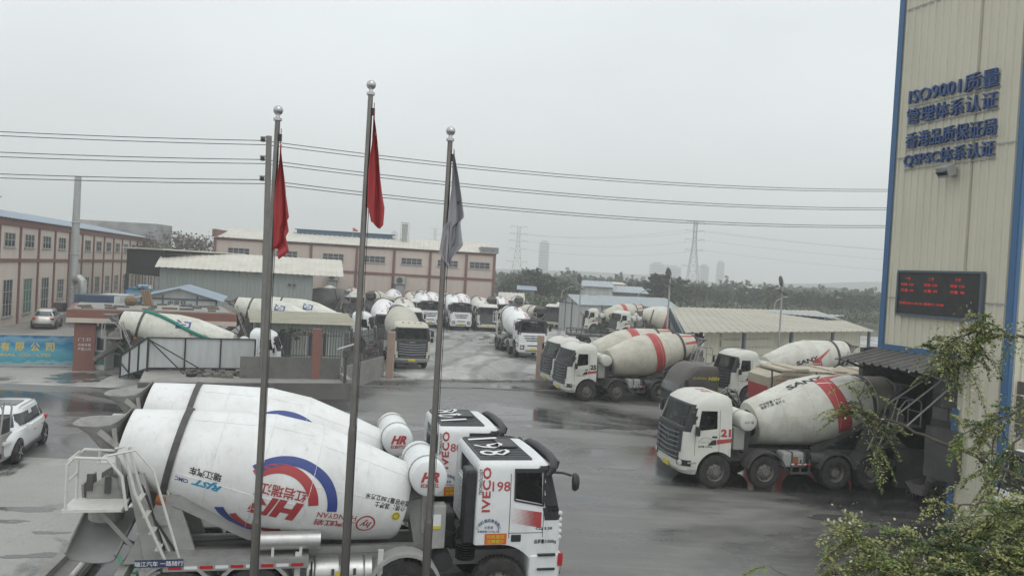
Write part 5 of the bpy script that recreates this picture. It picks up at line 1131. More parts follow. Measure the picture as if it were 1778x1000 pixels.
# metal storage shed in the yard
A = G(972, 581); B = G(1030, 596); u, n, L1 = frame_of(A, B); 
A = G(969, 571.5); C0 = G(1003, 578); uA = (C0-A).normalized(); L1 = (C0-A).length
ms = tag(empty('storage_shed'), 'weathered white sheet metal shed with a grey pitched roof', 'shed')
u = Vector((0.80, 0.60, 0)).normalized(); n = Vector((u.y, -u.x, 0)); F0 = Vector((C0.x, C0.y, 0)); back = Vector((A.x-C0.x, A.y-C0.y, 0)); L1 = back.length; bk = back.normalized(); LW = 17.0
H1, H2 = 3.5, 4.5
mb = MB(); corr(mb, F0, u, n, LW, 0, H1, 'clad_white', 0.5, 0.03); nb = Vector((bk.y, -bk.x, 0)); nb = nb if nb.dot(u) < 0 else -nb
corr(mb, F0, bk, nb, L1, 0, H1, 'clad_white', 0.5, 0.03); mb.add([F0+e*H1, F0+bk*L1+e*H1, F0+bk*L1/2+e*H2, F0+u*LW+e*H1, F0+u*LW+bk*L1+e*H1, F0+u*LW+bk*L1/2+e*H2], [(0,2,1),(3,4,5)], 'clad_white'); mb.add([F0+bk*L1, F0+u*LW+bk*L1, F0+u*LW+bk*L1+e*H1, F0+bk*L1+e*H1], [(0,1,2,3)], 'clad_white'); mb.build('wall', ms)
mb = MB()
for s_ in (0, 1):
    p = F0-u*0.4+bk*(L1/2)+e*(H2+0.05); v = ((-bk if s_ == 0 else bk)*(L1/2+0.4)+e*-(H2-H1+0.12)); slope_corr(mb, p, u, v.normalized(), LW+0.8, v.length, 'roof_grey_blue', 0.5, 0.05)
mb.build('roof', ms)
mb = MB()
mb.bar(F0+n*0.07+e*0.3, F0+u*3.7+n*0.07+e*2.6, 0.05, 0.05, 'frame_steel_blue'); mb.bar(F0+n*0.08+e*2.6, F0+u*3.7+n*0.08+e*0.3, 0.05, 0.05, 'frame_steel_blue'); mb.build('brace', ms)
for k in range(5): mb = MB(); mb.bar(F0+u*(0.05+3.7*k)+n*0.06, F0+u*(0.05+3.7*k)+n*0.06+e*H1, 0.1, 0.1, 'frame_steel_blue', up=u); mb.build('post', ms)
for k in (0.34, 0.66): mb = MB(); mb.bar(F0+bk*(L1*k)+nb*0.06, F0+bk*(L1*k)+nb*0.06+e*(H1+0.5), 0.08, 0.08, 'frame_steel_blue', up=bk); mb.build('post', ms)
mb = MB(); mb.bar(F0+nb*0.07+e*H1, F0+bk*L1+nb*0.07+e*H1, 0.1, 0.1, 'frame_steel_blue'); mb.build('gable_beam', ms)
window(ms, F0, u, n, 6.2, 2.3, 1.0, 0.9, (1, 1))

# big low canopy with its lattice truss
z0 = 3.5
Q = [G(1190, 577, 3.35), G(1519, 575, 3.35), G(1430, 548, 4.3), G(1166, 533, 4.3)]
cp = tag(empty('canopy_shed'), 'wide cream sheet canopy on steel posts with a lattice truss', 'canopy')
mat('roof_cream', (0.42, 0.395, 0.325), 0.65, dirt=0.6, dcol=(0.30, 0.275, 0.225), scale=0.35, var=0.06)
near = Q[1]-Q[0]; un = Vector((near.x, near.y, 0)).normalized(); Wd = near.length
mb = MB(); v = Q[3]-Q[0]; slope_corr(mb, Q[0], un, v.normalized(), Wd, v.length, 'roof_cream', 1.0, 0.05, 0.06); mb.build('roof', cp)
nn_ = Vector((un.y, -un.x, 0))
for k in range(5):
    mb = MB(); p = Q[0]+un*(0.6+(Wd-1.2)*k/4); vd = Vector((v.x, v.y, 0)).normalized(); q = p+vd*0.8; mb.bar((q.x,q.y,0), (q.x,q.y,3.3), 0.22, 0.22, 'frame_steel_blue', up=un); mb.build('post', cp)
mb = MB(); vd = Vector((v.x, v.y, 0)).normalized(); o_ = Q[0]+vd*2.2; o_.z = 0; 
corr(mb, o_+un*2.5, un, nn_, Wd-4, 0, 3.3, 'clad_tower', 0.5, 0.03); boxat(mb, o_, un, nn_, 5.0, 11.0, 0.04, 0.1, 0.9, 1.0, 'frame_grey')
for z in (0.7, 1.4, 2.1, 2.8): boxat(mb, o_, un, nn_, 4.5, 11.5, 0.06, 0.14, z, z+0.5, 'clad_tower')
mb.build('wall', cp)
mb = MB(); a, b = Q[0]+Vector((-0.15,0,-0.1)), Q[3]+Vector((-0.15,0,-0.1)); N = 14
for o2 in (0, -1.0): mb.bar(a+e*o2, b+e*o2, 0.1, 0.1, 'frame_steel_blue')
for k in range(N): p, q = a+(b-a)*(k/N), a+(b-a)*((k+1)/N); mb.bar(p+e*(0 if k % 2 else -1.0), q+e*(-1.0 if k % 2 else 0), 0.06, 0.06, 'frame_steel_blue'); mb.bar(p, p-e*1.0, 0.05, 0.05, 'frame_steel_blue', up=(1,0,0))
for p in (b, a): mb.bar((p.x,p.y,0), p, 0.22, 0.22, 'frame_steel_blue', up=(1,0,0))
mb.build('truss', cp)
Q2 = [G(1312, 541, 4.1), G(1450, 552, 4.1)]
mb = MB(); u2 = (Q2[1]-Q2[0]); w2_ = u2.length; u2.normalize(); slope_corr(mb, Q2[0], u2, Vector((-u2.y, u2.x, 0.04)).normalized(), w2_*0.9, 4.5, 'roof_grey_blue', 0.6, 0.05); mb.bar(Q2[0]+u2*1, (Q2[0]+u2*1).xy.to_3d(), 0.2, 0.2, 'frame_steel_blue'); mb.bar(Q2[1]-u2*1, (Q2[1]-u2*1).xy.to_3d(), 0.2, 0.2, 'frame_steel_blue'); tag(mb.build('sheet_roof'), 'pale blue sheet roof just behind the cream canopy', 'roof')

# far small houses between yard and trees
def house(name, pxl, pxr, pyt, pyb, Y, dp, roofm, wallm, label, slope=0.5, wn=0):
    A = D(pxl, pyt, Y); B = D(pxr, pyt+ (pxr-pxl)*0.058, Y); zt = A.z; A.z = B.z = 0; u, n, LEN = frame_of(A, B); h = tag(empty(name), label, 'house')
    mb = MB(); boxat(mb, A, u, n, 0, LEN, -dp, 0, 0, zt, wallm); mb.build('wall', h)
    mb = MB(); v = (-n*(dp+1)+e*slope).normalized(); slope_corr(mb, A-u*0.5+n*0.5+e*(zt+0.03), u, v, LEN+1, dp+1, roofm, 0.6, 0.05); mb.build('roof', h)
    for k in range(wn): window(h, A, u, n, LEN*(0.28 if wn == 1 else (k+0.5)/wn), zt-1.6, 1.2, 1.0, (2, 1))
    return h
house('small_house', 1017, 1064, 497, 515, 118, 7, 'roof_grey_blue', 'clad_white', 'small white two storey house behind the storage shed', 0.8, 1)
house('small_house', 1064, 1120, 507, 520, 121, 6, 'roof_grey_blue', 'wall_grey', 'dark walled house with pale roof beside the white house', 0.9)
house('small_house', 902, 928, 503, 512, 150, 6, 'roof_blue', 'wall_grey', 'little blue roofed shack among the bushes beyond the yard', 0.7)
house('small_house', 1052, 1084, 493, 497, 150, 6, 'roof_pale', 'clad_white', 'pale flat roofed house just behind the white house', 0.4)
house('small_house', 870, 905, 521, 545, 104, 8, 'roof_pale', 'wall_grey', 'long low shed roof behind the back row of trucks', 0.8)
house('small_house', 1305, 1322, 500, 505, 255, 6, 'roof_pale', 'clad_white', 'tiny pale roof deep among the plantation trees', 0.4)

# ------------------------------------------------------------------ batching tower
Y0 = 27.6
Al = D(1584, 183.5, Y0); Bl = D(1737, 149.5, Y0*0.886); ut = Vector((Bl.x-Al.x, Bl.y-Al.y, 0)).normalized(); nt_ = Vector((ut.y, -ut.x, 0)); nt_ = nt_ if nt_.x < 0 else -nt_
def onface(px, py):
    r = ray(px, py); t = (Al.x*ut.y-Al.y*ut.x)/(r.x*ut.y-r.y*ut.x); return Vector((r.x*t, t, CAM_H+r.z*t))
Pf = onface(1546, 360); Pn = onface(1768, 380); O = Vector((Pf.x, Pf.y, 0)); TW = (Vector((Pn.x, Pn.y, 0))-O).length
ZB = onface(1533, 599).z; ZT = 24.0; U0 = (onface(1662, 700)-O).xy.to_3d().dot(ut)
tw = tag(empty('batching_tower'), 'tall cream corrugated tower with blue corner trims and blue lettering', 'tower')
mb = MB(); corr(mb, O, ut, nt_, U0, ZB, ZT, 'clad_tower', 0.29, 0.05, 0.05); corr(mb, O+ut*U0, ut, nt_, TW-U0, 0.0, ZT, 'clad_tower', 0.29, 0.05, 0.05)
sd_ = -nt_; corr(mb, O+ut*TW, sd_, ut, 9.0, 0.0, ZT, 'clad_tower', 0.29, 0.05, 0.05); corr(mb, O, sd_, -ut, 9.0, ZB, ZT, 'clad_tower', 0.29, 0.05, 0.05)
boxat(mb, O, ut, nt_, 0.06, TW-0.06, -8.95, -0.06, ZB+0.1, ZT-0.02, 'clad_tower'); mb.build('cladding', tw)
mb = MB(); boxat(mb, O, ut, nt_, TW-0.13, TW+0.06, 0.052, 0.08, 0.0, ZT, 'trim_blue'); boxat(mb, O, ut, nt_, TW+0.055, TW+0.085, -0.10, 0.051, 0.0, ZT, 'trim_blue'); mb.build('corner_trim', tw)
mb = MB(); boxat(mb, O, ut, nt_, -0.08, 0.14, 0.052, 0.085, ZB-0.1, ZT, 'trim_blue'); boxat(mb, O, ut, nt_, -0.11, -0.055, -0.5, 0.05, ZB-0.1, ZT, 'trim_blue'); mb.build('corner_trim', tw)
mb = MB(); boxat(mb, O, ut, nt_, 0.15, U0, 0.052, 0.09, ZB-0.14, ZB+0.06, 'trim_blue'); mb.build('base_trim', tw)
mb = MB(); boxat(mb, O, ut, nt_, U0-0.1, U0+0.12, 0.055, 0.09, 0.0, 3.3, 'trim_blue'); mb.build('jamb_trim', tw)
mb = MB()
for z in (6.6, 11.4, 16.5): mb = MB(); boxat(mb, O, ut, nt_, 0.15, TW-0.14, 0.048, 0.056, z, z+0.05, 'frame_grey'); mb.build('lap_seam', tw)
# dark loading bay
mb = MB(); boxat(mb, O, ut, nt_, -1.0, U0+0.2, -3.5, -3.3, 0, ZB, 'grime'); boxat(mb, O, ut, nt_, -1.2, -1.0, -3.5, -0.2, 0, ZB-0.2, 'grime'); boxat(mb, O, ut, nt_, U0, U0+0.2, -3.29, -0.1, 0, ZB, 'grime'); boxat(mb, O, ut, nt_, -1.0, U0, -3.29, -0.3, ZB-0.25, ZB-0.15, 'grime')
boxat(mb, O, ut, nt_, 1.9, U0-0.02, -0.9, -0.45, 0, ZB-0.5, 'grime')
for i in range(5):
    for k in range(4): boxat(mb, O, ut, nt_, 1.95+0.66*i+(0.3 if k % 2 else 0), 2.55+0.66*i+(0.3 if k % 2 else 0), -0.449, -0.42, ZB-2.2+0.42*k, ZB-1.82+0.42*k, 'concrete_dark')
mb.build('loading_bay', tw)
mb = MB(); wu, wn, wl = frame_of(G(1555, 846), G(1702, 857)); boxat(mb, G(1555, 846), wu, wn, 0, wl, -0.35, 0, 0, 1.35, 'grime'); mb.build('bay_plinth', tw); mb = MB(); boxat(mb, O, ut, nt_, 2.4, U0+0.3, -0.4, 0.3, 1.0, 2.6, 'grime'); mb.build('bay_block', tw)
mb = MB()
for k in range(3): mb.tube([O+ut*(2.2+0.5*k)-nt_*0.3+e*(ZB-0.6), O+ut*(1.5+0.4*k)+nt_*(1.0)+e*(ZB-1.8-0.3*k)], 0.03, 'frame_grey', 6)
mb.build('feed_pipe', tw)
# awning over the bay
aw = tag(empty('bay_awning'), 'rusty grey corrugated awning over the truck loading bay', 'awning')
mb = MB(); v = (nt_*1.0+e*-0.22).normalized(); slope_corr(mb, O-ut*0.2+nt_*0.1+e*(ZB-0.16), ut, v, U0+0.6, 1.75, 'concrete_dark', 0.36, 0.07); mb.build('sheet', aw)
mb = MB()
for k in range(4): p = O+ut*(-0.1+(U0+0.3)*k/3); mb.bar(p+nt_*0.1+e*(ZB-1.0), p+nt_*1.55+e*(ZB-0.55), 0.06, 0.06, 'frame_dark'); mb.bar(p+nt_*0.1+e*(ZB-0.24), p+nt_*1.6+e*(ZB-0.56), 0.06, 0.06, 'frame_dark')
mb.build('bracket', aw)
# raised blue lettering
sg_ = tag(empty('tower_lettering'), 'four rows of raised dark blue certification lettering on the tower', 'sign')
for s, (xa, ya), (xb, yb), h in (('ISO9001质量', (1583,184.5), (1739,149), 0.56), ('管理体系认证', (1579,219), (1736,186.5), 0.52), ('香港品质保证局', (1577,262), (1734,232), 0.52), ('QSPSC体系认证', (1574,293.5), (1731,272), 0.5)):
    a = onface(xa, ya); b = onface(xb, yb); ua = (a-O).dot(ut); ub = (b-O).dot(ut); z = (a.z+b.z)/2; vs, fs = fit_text(s, ub-ua, h, bold=0.0)
    mb = MB(); P = lambda x, y, d: O+ut*((ua+ub)/2+x)+nt_*d+e*(z+h/2+y)
    n_ = len(vs); from_ = {}
    for f in fs:
        for i in range(len(f)): k = (f[i], f[(i+1) % len(f)]); from_[k] = 1
    bnd = [k for k in from_ if (k[1], k[0]) not in from_]
    mb.add([P(x, y, 0.16) for x, y in vs], fs, 'letter_blue'); mb.add([P(x, y, 0.16) for x, y in vs]+[P(x, y, 0.06) for x, y in vs], [(i, j, n_+j, n_+i) for i, j in bnd], 'letter_blue')
    for du in (-0.010, 0.010): mb.add([P(x+du, y+du*0.5, 0.155+du*0.1) for x, y in vs], fs, 'letter_blue')
    boxat(mb, O, ut, nt_, ua-0.05, ub+0.05, 0.058, 0.085, z-0.05, z-0.025, 'frame_grey'); mb.build('text_row', sg_)
# LED board
a, b = onface(1568, 473), onface(1706, 555); ua, ub = (a-O).dot(ut), (b-O).dot(ut); za, zb = a.z, b.z
led = tag(empty('led_board'), 'black electronic board with faint red figures on the tower wall', 'display board')
mb = MB(); boxat(mb, O, ut, nt_, ua, ub, 0.055, 0.16, zb, za, 'black_plastic'); mb.build('screen', led)
mb = MB()
for q in ((ua-0.05, ub+0.05, za+0.002, za+0.07), (ua-0.05, ub+0.05, zb-0.08, zb-0.002), (ua-0.06, ua-0.002, zb, za), (ub+0.002, ub+0.06, zb, za)): boxat(mb, O, ut, nt_, q[0], q[1], 0.055, 0.2, q[2], q[3], 'frame_steel_blue')
mb.build('frame', led)
mat('led_red', (0.9, 0.04, 0.03), 0.5, emit=0.22); mb = MB(); wdt, hgt = ub-ua, za-zb
F = lambda x, y: O+ut*(ua+x)+nt_*0.165+e*(zb+y)
for i, cx in enumerate((0.12, 0.42, 0.74)):
    for s, fy in ((('一号', '二号', '三号')[i], 0.85), (('砼强: C30', '砼强: C30', '砼强: C35')[i], 0.71), (('方量: 06', '方量: 09', '方量: 08')[i], 0.57)): paint(mb, fit_text(s, 0.165*wdt if len(s) > 2 else 0.07*wdt, 0.07*hgt), F, 'led_red', at=(cx*wdt, fy*hgt))
paint(mb, fit_text('日期:2021-02-06 星期六 15:08', 0.56*wdt, 0.065*hgt), F, 'led_red', at=(0.31*wdt, 0.26*hgt)); mb.build('figures', led)
# floodlight
P = onface(1659, 299); fo = tag(empty('floodlight', (P+nt_*0.1), math.atan2(nt_.y, nt_.x)), 'small square floodlight fixed below the blue lettering', 'floodlight')
mb = MB(); mb.box((0.3,0,0), (0.34,0.46,0.36), 'galv', Matrix.Rotation(R_(25), 3, 'Y'), bev=0.03); mb.box((0.42,0,-0.12), (0.06,0.36,0.26), 'dark_glass', Matrix.Rotation(R_(55), 3, 'Y')); mb.build('housing', fo)
mb = MB(); mb.bar((-0.05,0,0.0), (0.25,0,0.0), 0.06, 0.06, 'galv'); mb.box((-0.03,0,0), (0.04,0.2,0.3), 'galv'); mb.build('bracket', fo)
# two wheelbarrows by the bay
def barrow(P, rz, label, lean=0.0):
    o = tag(empty('hand_cart', P, rz), label, 'cart', 'hand carts by the loading bay')
    for y in (-0.36, 0.36):
        mb = MB(); mb.tube([(0.30*math.cos(2*PI*k/24), y, 0.32+0.30*math.sin(2*PI*k/24)) for k in range(24)], 0.035, 'rubber', 8, closed=True)
        for k in range(8): a_ = 2*PI*k/8; mb.tube([(0,y,0.32),(0.28*math.cos(a_),y,0.32+0.28*math.sin(a_))], 0.012, 'rim_grey', 5)
        mb.cyl((0,y-0.05,0.32), (0,y+0.05,0.32), 0.04, 'rim_grey', 8); mb.build('wheel', o)
    mb = MB(); A_ = [(-0.5,-0.26,0.78),(0.5,-0.28,0.68),(0.5,0.28,0.68),(-0.5,0.26,0.78)]; B_ = [(-0.28,-0.2,0.36),(0.25,-0.2,0.30),(0.25,0.2,0.30),(-0.28,0.2,0.36)]
    mb.add(A_+B_, [(0,4,5,1),(1,5,6,2),(2,6,7,3),(3,7,4,0),(7,6,5,4)], 'concrete_crust'); A2 = [Vector(p)*0.97+Vector((0,0,0.02)) for p in A_]; B2_ = [Vector(p)+Vector((0,0,0.03)) for p in B_]
    mb.add(A2+B2_, [(1,5,4,0),(2,6,5,1),(3,7,6,2),(0,4,7,3),(4,5,6,7)], 'concrete_dark'); mb.build('tub', o)
    for y in (-0.22, 0.22): mb = MB(); mb.tube([(0.1,y,0.34),(-0.5,y*1.1,0.5),(-1.0,y*1.3,0.62+lean),(-1.2,y*1.3,0.66+lean)], 0.02, 'frame_dark', 6); mb.tube([(-0.5,y*1.1,0.5),(-0.55,y*1.1,0.02)], 0.018, 'frame_dark', 5); mb.build('handle', o)
barrow(G(1600, 873), R_(205), 'two wheeled concrete cart standing behind the truck numbered 21', 0.2)
barrow(G(1668, 872), R_(20), 'tipped pale concrete cart close under the tower wall')

# ------------------------------------------------------------------ mixer trucks
def number_decal(num, colr, arch='black_mark', texts=True):
    def f(mb, Lv):
        for sg in (1, -1):
            F = side_fn(Lv, sg, 0.008); s = -1 if sg > 0 else 1   # u = s*x
            ux = lambda x: x*s
            paint(mb, fit_text(num, 0.36 if len(num) > 1 else 0.18, 0.26, bold=0.05), F, colr, at=(ux(-0.27), 1.86))
            sx = 1 if sg > 0 else -1
            paint(mb, poly2d([(-.26,-.02),(.26,.06),(.26,.18),(-.26,.13)] if sg > 0 else [(.26,-.02),(-.26,.06),(-.26,.18),(.26,.13)]), F, 'red_band', at=(ux(-0.22), 1.5)); paint(mb, poly2d([(-.30,-.06),(-.0,-.04),(-.0,.13),(-.14,.11)] if sg > 0 else [(.30,-.06),(0,-.04),(0,.13),(.14,.11)]), F, 'black_mark', at=(ux(0.06), 1.5))
            paint(mb, ring2d(0.27, 0.29, 20, 160, 20), F, 'frame_grey', at=(ux(0.42), 1.42)); paint(mb, fit_text('总质量 31000kg', 0.5, 0.07, bold=0.02), F, arch, at=(ux(0.44), 1.40)); paint(mb, fit_text('混凝土公司', 0.36, 0.06), F, 'frame_grey', at=(ux(0.42), 1.54))
    return f
def iveco_decal(num):
    def f(mb, Lv):
        for sg in (1, -1):
            F = side_fn(Lv, sg, 0.008); s = -1 if sg > 0 else 1; ux = lambda x: x*s
            paint(mb, fit_text('IVECO', 0.86, 0.17, bold=0.03, spacing=1.08), F, 'red_mark', at=(ux(-0.355), 2.47), rot=PI/2, step=0.2); paint(mb, fit_text('TECHNOLOGY', 0.50, 0.065, bold=0.02), F, 'black_mark', at=(ux(-0.475), 2.62), rot=PI/2, step=0.2)
            paint(mb, fit_text(num, 0.36 if len(num) > 2 else 0.13, 0.19, bold=0.01), F, 'red_mark', at=(ux(-0.06), 2.53), step=0.2)
            for k in range(9):
                a_ = R_(165-150*k/8); paint(mb, fit_text('广州铭福运输有限公'[k], 0.065, 0.07, bold=0.015), F, 'letter_blue', at=(ux(-0.28)+0.22*math.cos(a_), 1.68+0.2*math.sin(a_)), rot=a_-PI/2)
            paint(mb, fit_text('总重量', 0.18, 0.06), F, 'letter_blue', at=(ux(-0.28), 1.74)); paint(mb, fit_text('粤载质量15370kg 3座', 0.44, 0.055, bold=0.01), F, 'letter_blue', at=(ux(-0.28), 1.66))
            paint(mb, poly2d([(-.22,-.105),(.22,-.105),(.22,.105),(-.22,.105)]), F, 'orange_mark', at=(ux(-0.13), 1.515)); G_ = side_fn(Lv, sg, 0.011)
            paint(mb, fit_text('司机盲区', 0.36, 0.075, bold=0.02), G_, 'yellow_mark', at=(ux(-0.13), 1.56)); paint(mb, fit_text('注意避让', 0.36, 0.075, bold=0.02), G_, 'yellow_mark', at=(ux(-0.13), 1.465))
            paint(mb, fit_text('CQ 3.20', 0.34, 0.06, bold=0.03), F, 'black_mark', at=(ux(0.84), 1.70)); paint(mb, fit_text('总质量31000kg', 0.46, 0.1, bold=0.02), F, 'black_mark', at=(ux(0.88), 1.44))
            # red dotted fade on the door, denser towards the front
            rnd = random.Random(2); 
            for i in range(26):
                for j in range(12):
                    x = 0.17+0.62*i/26; z = 1.83+0.30*j/12-0.1*(i/26)
                    r_ = 0.003+0.011*(i/26)
                    paint(mb, poly2d([(-r_,-r_),(r_,-r_),(r_,r_),(-r_,r_)]), F, 'red_mark', at=(ux(x), z))
    return f

# 1. two white mixers in front, heading the same way
H1 = 14.0
P = G(868, 970, 1.1); pA = axle_from(P, H1, -1, 1.15); ce = (-7.45, -0.75, 1.25)
kwA = dict(side=-1, axles=(0,-1.85,-4.6,-5.95), visor=True, crust='frame_grey', tank_text='HR', visor_text=True, hopper_mat='hopper_grey', flat_mirror=False)
ivA = make_mixer('mixer_truck', 'iveco', 'white_paint', 'drum_white', 'frame_grey', Drum(5.58, 12.8, 1.12, z0=1.92), decal_arcs(), iveco_decal('198'), roofnum='198', chute_end=ce, **kwA)
put(ivA, *pA, H1); tag(ivA, 'nearest white mixer with red letters in swirls, 198 on cab and roof', 'mixer truck', 'concrete mixer trucks')
ivB = make_mixer('mixer_truck', 'iveco', 'white_paint', 'drum_white', 'frame_grey', Drum(5.58, 12.8, 1.12, z0=1.92), decal_arcs(thc=4), iveco_decal('801'), roofnum='801', **kwA); Pb = G(863, 749, 3.0)-G(953, 811, 3.0); put(ivB, pA[0]+Pb.x, pA[1]+Pb.y, H1); tag(ivB, 'white mixer with swirl logo parked alongside, partly hidden by truck 198', 'mixer truck', 'concrete mixer trucks')
for o in list(ivB.children):
    if o.name.startswith('cab'):
        num = MB()
# 2. cream mixer loading at the tower: number 21, driver inside
H2 = 191.5; P = G(1240, 849)
sa = make_mixer('mixer_truck', 'sany', 'cream_paint', 'drum_sany', 'frame_dark', Drum(5.45), decal_band(), number_decal('21', 'red_mark'), side=1, roofnum='21', driver=True, tank_text='人工一队', drum_rear='drum_brown')
put(sa, *axle_from(P, H2, 1, 1.18), H2); tag(sa, 'cream mixer numbered 21 backed under the tower awning, driver at the wheel', 'mixer truck', 'concrete mixer trucks')
# 3. number 25 and its neighbour
H3 = 197.5; P = G(1018, 697); pB = axle_from(P, H3, 1, 1.18)
s25 = make_mixer('mixer_truck', 'sany', 'cream_paint', 'drum_cream', 'frame_dark', Drum(5.5), decal_band(allround=True), number_decal('25', 'black_mark'), side=1, roofnum='25', visor=False)
put(s25, *pB, H3); tag(s25, 'cream mixer numbered 25 with one broad red band round its drum', 'mixer truck', 'concrete mixer trucks')
s25b = copy_tree(s25); put(s25b, pB[0]-0.6, pB[1]+3.7, H3); tag(s25b, 'red banded cream mixer standing just behind the mixer numbered 25')
# 4. number 27
H4 = 196; P = G(1301, 688, 0.555)
s27 = make_mixer('mixer_truck', 'sany', 'cream_paint', 'drum_sany', 'frame_dark', Drum(5.6), decal_band(spin=-62), number_decal('27', 'black_mark'), side=1, roofnum='27')
put(s27, *axle_from(P, H4, 1, 1.18), H4); tag(s27, 'cream mixer numbered 27 partly hidden by the cream and red tipper trailer', 'mixer truck', 'concrete mixer trucks')
# 5. trucks by the canopy
P = G(1087, 578, 0.555); t1 = copy_tree(s27); put(t1, *axle_from(P, 200, 1, 1.18), 200); tag(t1, 'cream mixer cab facing out beside the storage shed, nearer the canopy truss')
t2 = copy_tree(s25); put(t2, t1.location.x-3.4, t1.location.y+3.6, 200); tag(t2, 'cream mixer cab closest against the storage shed wall')
t3 = copy_tree(s25); rear = D(1112, 540, 84.0); h = R_(-12); put(t3, rear.x+7.2*math.cos(h), rear.y+7.2*math.sin(h), -12); tag(t3, 'mixer seen from its grimy rear hopper under the canopy truss')
# 6. beige mixer by the gate pillar and the one behind
jac = make_mixer('mixer_truck', 'sany', 'beige_paint', 'drum_beige', 'frame_grey', Drum(5.8, 12.5, 1.2), None, None, side=1, grille='silver', axles=(0,-1.8,-4.4,-5.75))
a_, b_ = G(684, 640), G(733, 641); put(jac, (a_.x+b_.x)/2-0.1, (a_.y+b_.y)/2+0.9, 286); tag(jac, 'plain beige mixer with silver barred grille facing out by the gate pillar', 'mixer truck', 'concrete mixer trucks')
gsq = make_mixer('mixer_truck', 'sany', 'white_paint', 'drum_white', 'frame_grey', Drum(5.7, 12.5, 1.15), decal_square(off=0, t=2.0, th=62), None, side=1, grille='silver', visor=True)
P = G(672, 604); put(gsq, P.x, P.y, 284); tag(gsq, 'white mixer with blue square emblem standing behind the plain beige mixer', 'mixer truck', 'concrete mixer trucks')
# 7. front row facing the camera
ivR = make_mixer('mixer_truck', 'iveco', 'white_paint', 'drum_white', 'frame_grey', Drum(5.8, 12.5, 1.15), decal_arcs(off=0, thc=62), None, side=-1, axles=(0,-1.85,-4.5,-5.85), crust='concrete_crust', visor_text=True, tank_text='HR')
for o in [c for c in ivR.children if c.name.startswith('cab')]: pass
P = G(741, 570); put(ivR, P.x, P.y+1.0, 286); tag(ivR, 'white dark visored mixer in the front row beside the flagpole gap, red mark on dash', 'mixer truck', 'concrete mixer trucks')
iv2 = copy_tree(ivR); P = G(795, 573.5); put(iv2, P.x, P.y+1.0, 285); tag(iv2, 'white dark visored mixer in the middle of the front row')
s3 = make_mixer('mixer_truck', 'sany', 'cream_paint', 'drum_sany', 'frame_dark', Drum(5.5), decal_band(spin=30), None, side=1, visor=False)
P = G(843, 576); put(s3, P.x, P.y+1.0, 283); tag(s3, 'cream mixer with black grille ending the front row by the white mixers', 'mixer truck', 'concrete mixer trucks')
iv3 = copy_tree(ivR); P = G(921, 622); put(iv3, P.x-0.2, P.y+1.0, 285); tag(iv3, 'white mixer standing alone in the yard near the truck numbered 25 gate pillar')
iv4 = copy_tree(ivR); P = G(879, 566); put(iv4, P.x+0.2, P.y+8.0, 100); tag(iv4, 'white mixer turned away at the end of the front row, ladder showing')
# brown-grimed rear view and a peeking cab
s4 = make_mixer('mixer_truck', 'sany', 'beige_paint', 'drum_cream', 'frame_dark', Drum(5.6), None, None, side=1, crust='rust_dirt' if 'rust_dirt' in M else 'concrete_dark')
rear = D(938, 530, 76.0); h = R_(112); put(s4, rear.x+7.2*math.cos(h), rear.y+7.2*math.sin(h), 112); tag(s4, 'cream mixer seen from its rusty brown rear behind the lone white mixer', 'mixer truck', 'concrete mixer trucks')
s5 = copy_tree(s3); P = G(972, 572); put(s5, P.x-0.6, P.y+2, 250); tag(s5, 'cream mixer cab peeking out past the storage shed corner')
# 8. back rows against the rear workshop
for (src, px, Y, hd_, lab) in (
    (gsq, 566, 103, 283, 'mixer whose white domed drum shows over the bare grey drum'),
    (s3, 608, 101, 284, 'mixer with red striped white drum end above the bare grey drum'),
    (s3, 697, 76, 284, 'cream roofed mixer behind the white blue square mixer'),
    (s4, 652, 95, 82, 'mixer seen from its pale hopper end beside the second flagpole'),
    (s3, 716, 98, 286, 'mixer with red topped drum just in front of the rear workshop fan'),
    (gsq, 748, 100, 284, 'pale grey drummed mixer behind the front row near the third flagpole'),
    (ivR, 770, 99, 279, 'white mixer with red swirl lettering wedged behind the front row'),
    (gsq, 797, 101, 281, 'pale mixer deepest in the back row before the rear workshop wall'),
    (s4, 836, 99, 92, 'mixer seen from its grey hopper end behind the cream front row truck'),
    (gsq, 676, 103, 281, 'white domed mixer squeezed in line before the rear workshop pilaster'),
    (ivR, 735, 104, 286, 'white mixer whose drum tops the front row beside the workshop fan'),
    (ivR, 862, 97, 278, 'white topped mixer at the back corner of the rear workshop')):
    o = copy_tree(src); P = D(px, 500, Y); put(o, P.x+1.2, P.y-(3 if hd_ > 180 else -3), hd_); tag(o, lab)
# 9. mixers in the side yard
ysq = make_mixer('mixer_truck', 'sany', 'white_paint', 'drum_sany', 'frame_dark', Drum(5.9, 12.5, 1.13), decal_square(off=180, t=2.6, th=-38), None, side=-1, tank_text='rings', strap=True)
fr_ = Vector((-14.6, 46.0, 0)); ysq.scale = (1.02, 0.95, 0.90); put(ysq, fr_.x+0.65, fr_.y-0.75, 14); tag(ysq, 'white mixer with a green strap slung along its drum before the gatehouse', 'mixer truck', 'concrete mixer trucks')
yb = make_mixer('mixer_truck', 'sany', 'white_paint', 'drum_sany', 'frame_dark', Drum(5.9, 12.5, 1.15), decal_square(off=180, t=2.6, th=-38), None, side=-1, tank_text='rings')
P = D(588, 548, 59.0); put(yb, P.x-0.2, P.y, 6); tag(yb, 'white mixer with blue square emblem parked behind the roofed hut', 'mixer truck', 'concrete mixer trucks')
yc = copy_tree(yb); put(yc, P.x+0.9, P.y+3.6, 6); tag(yc, 'white mixer alongside and behind the one at the roofed hut')
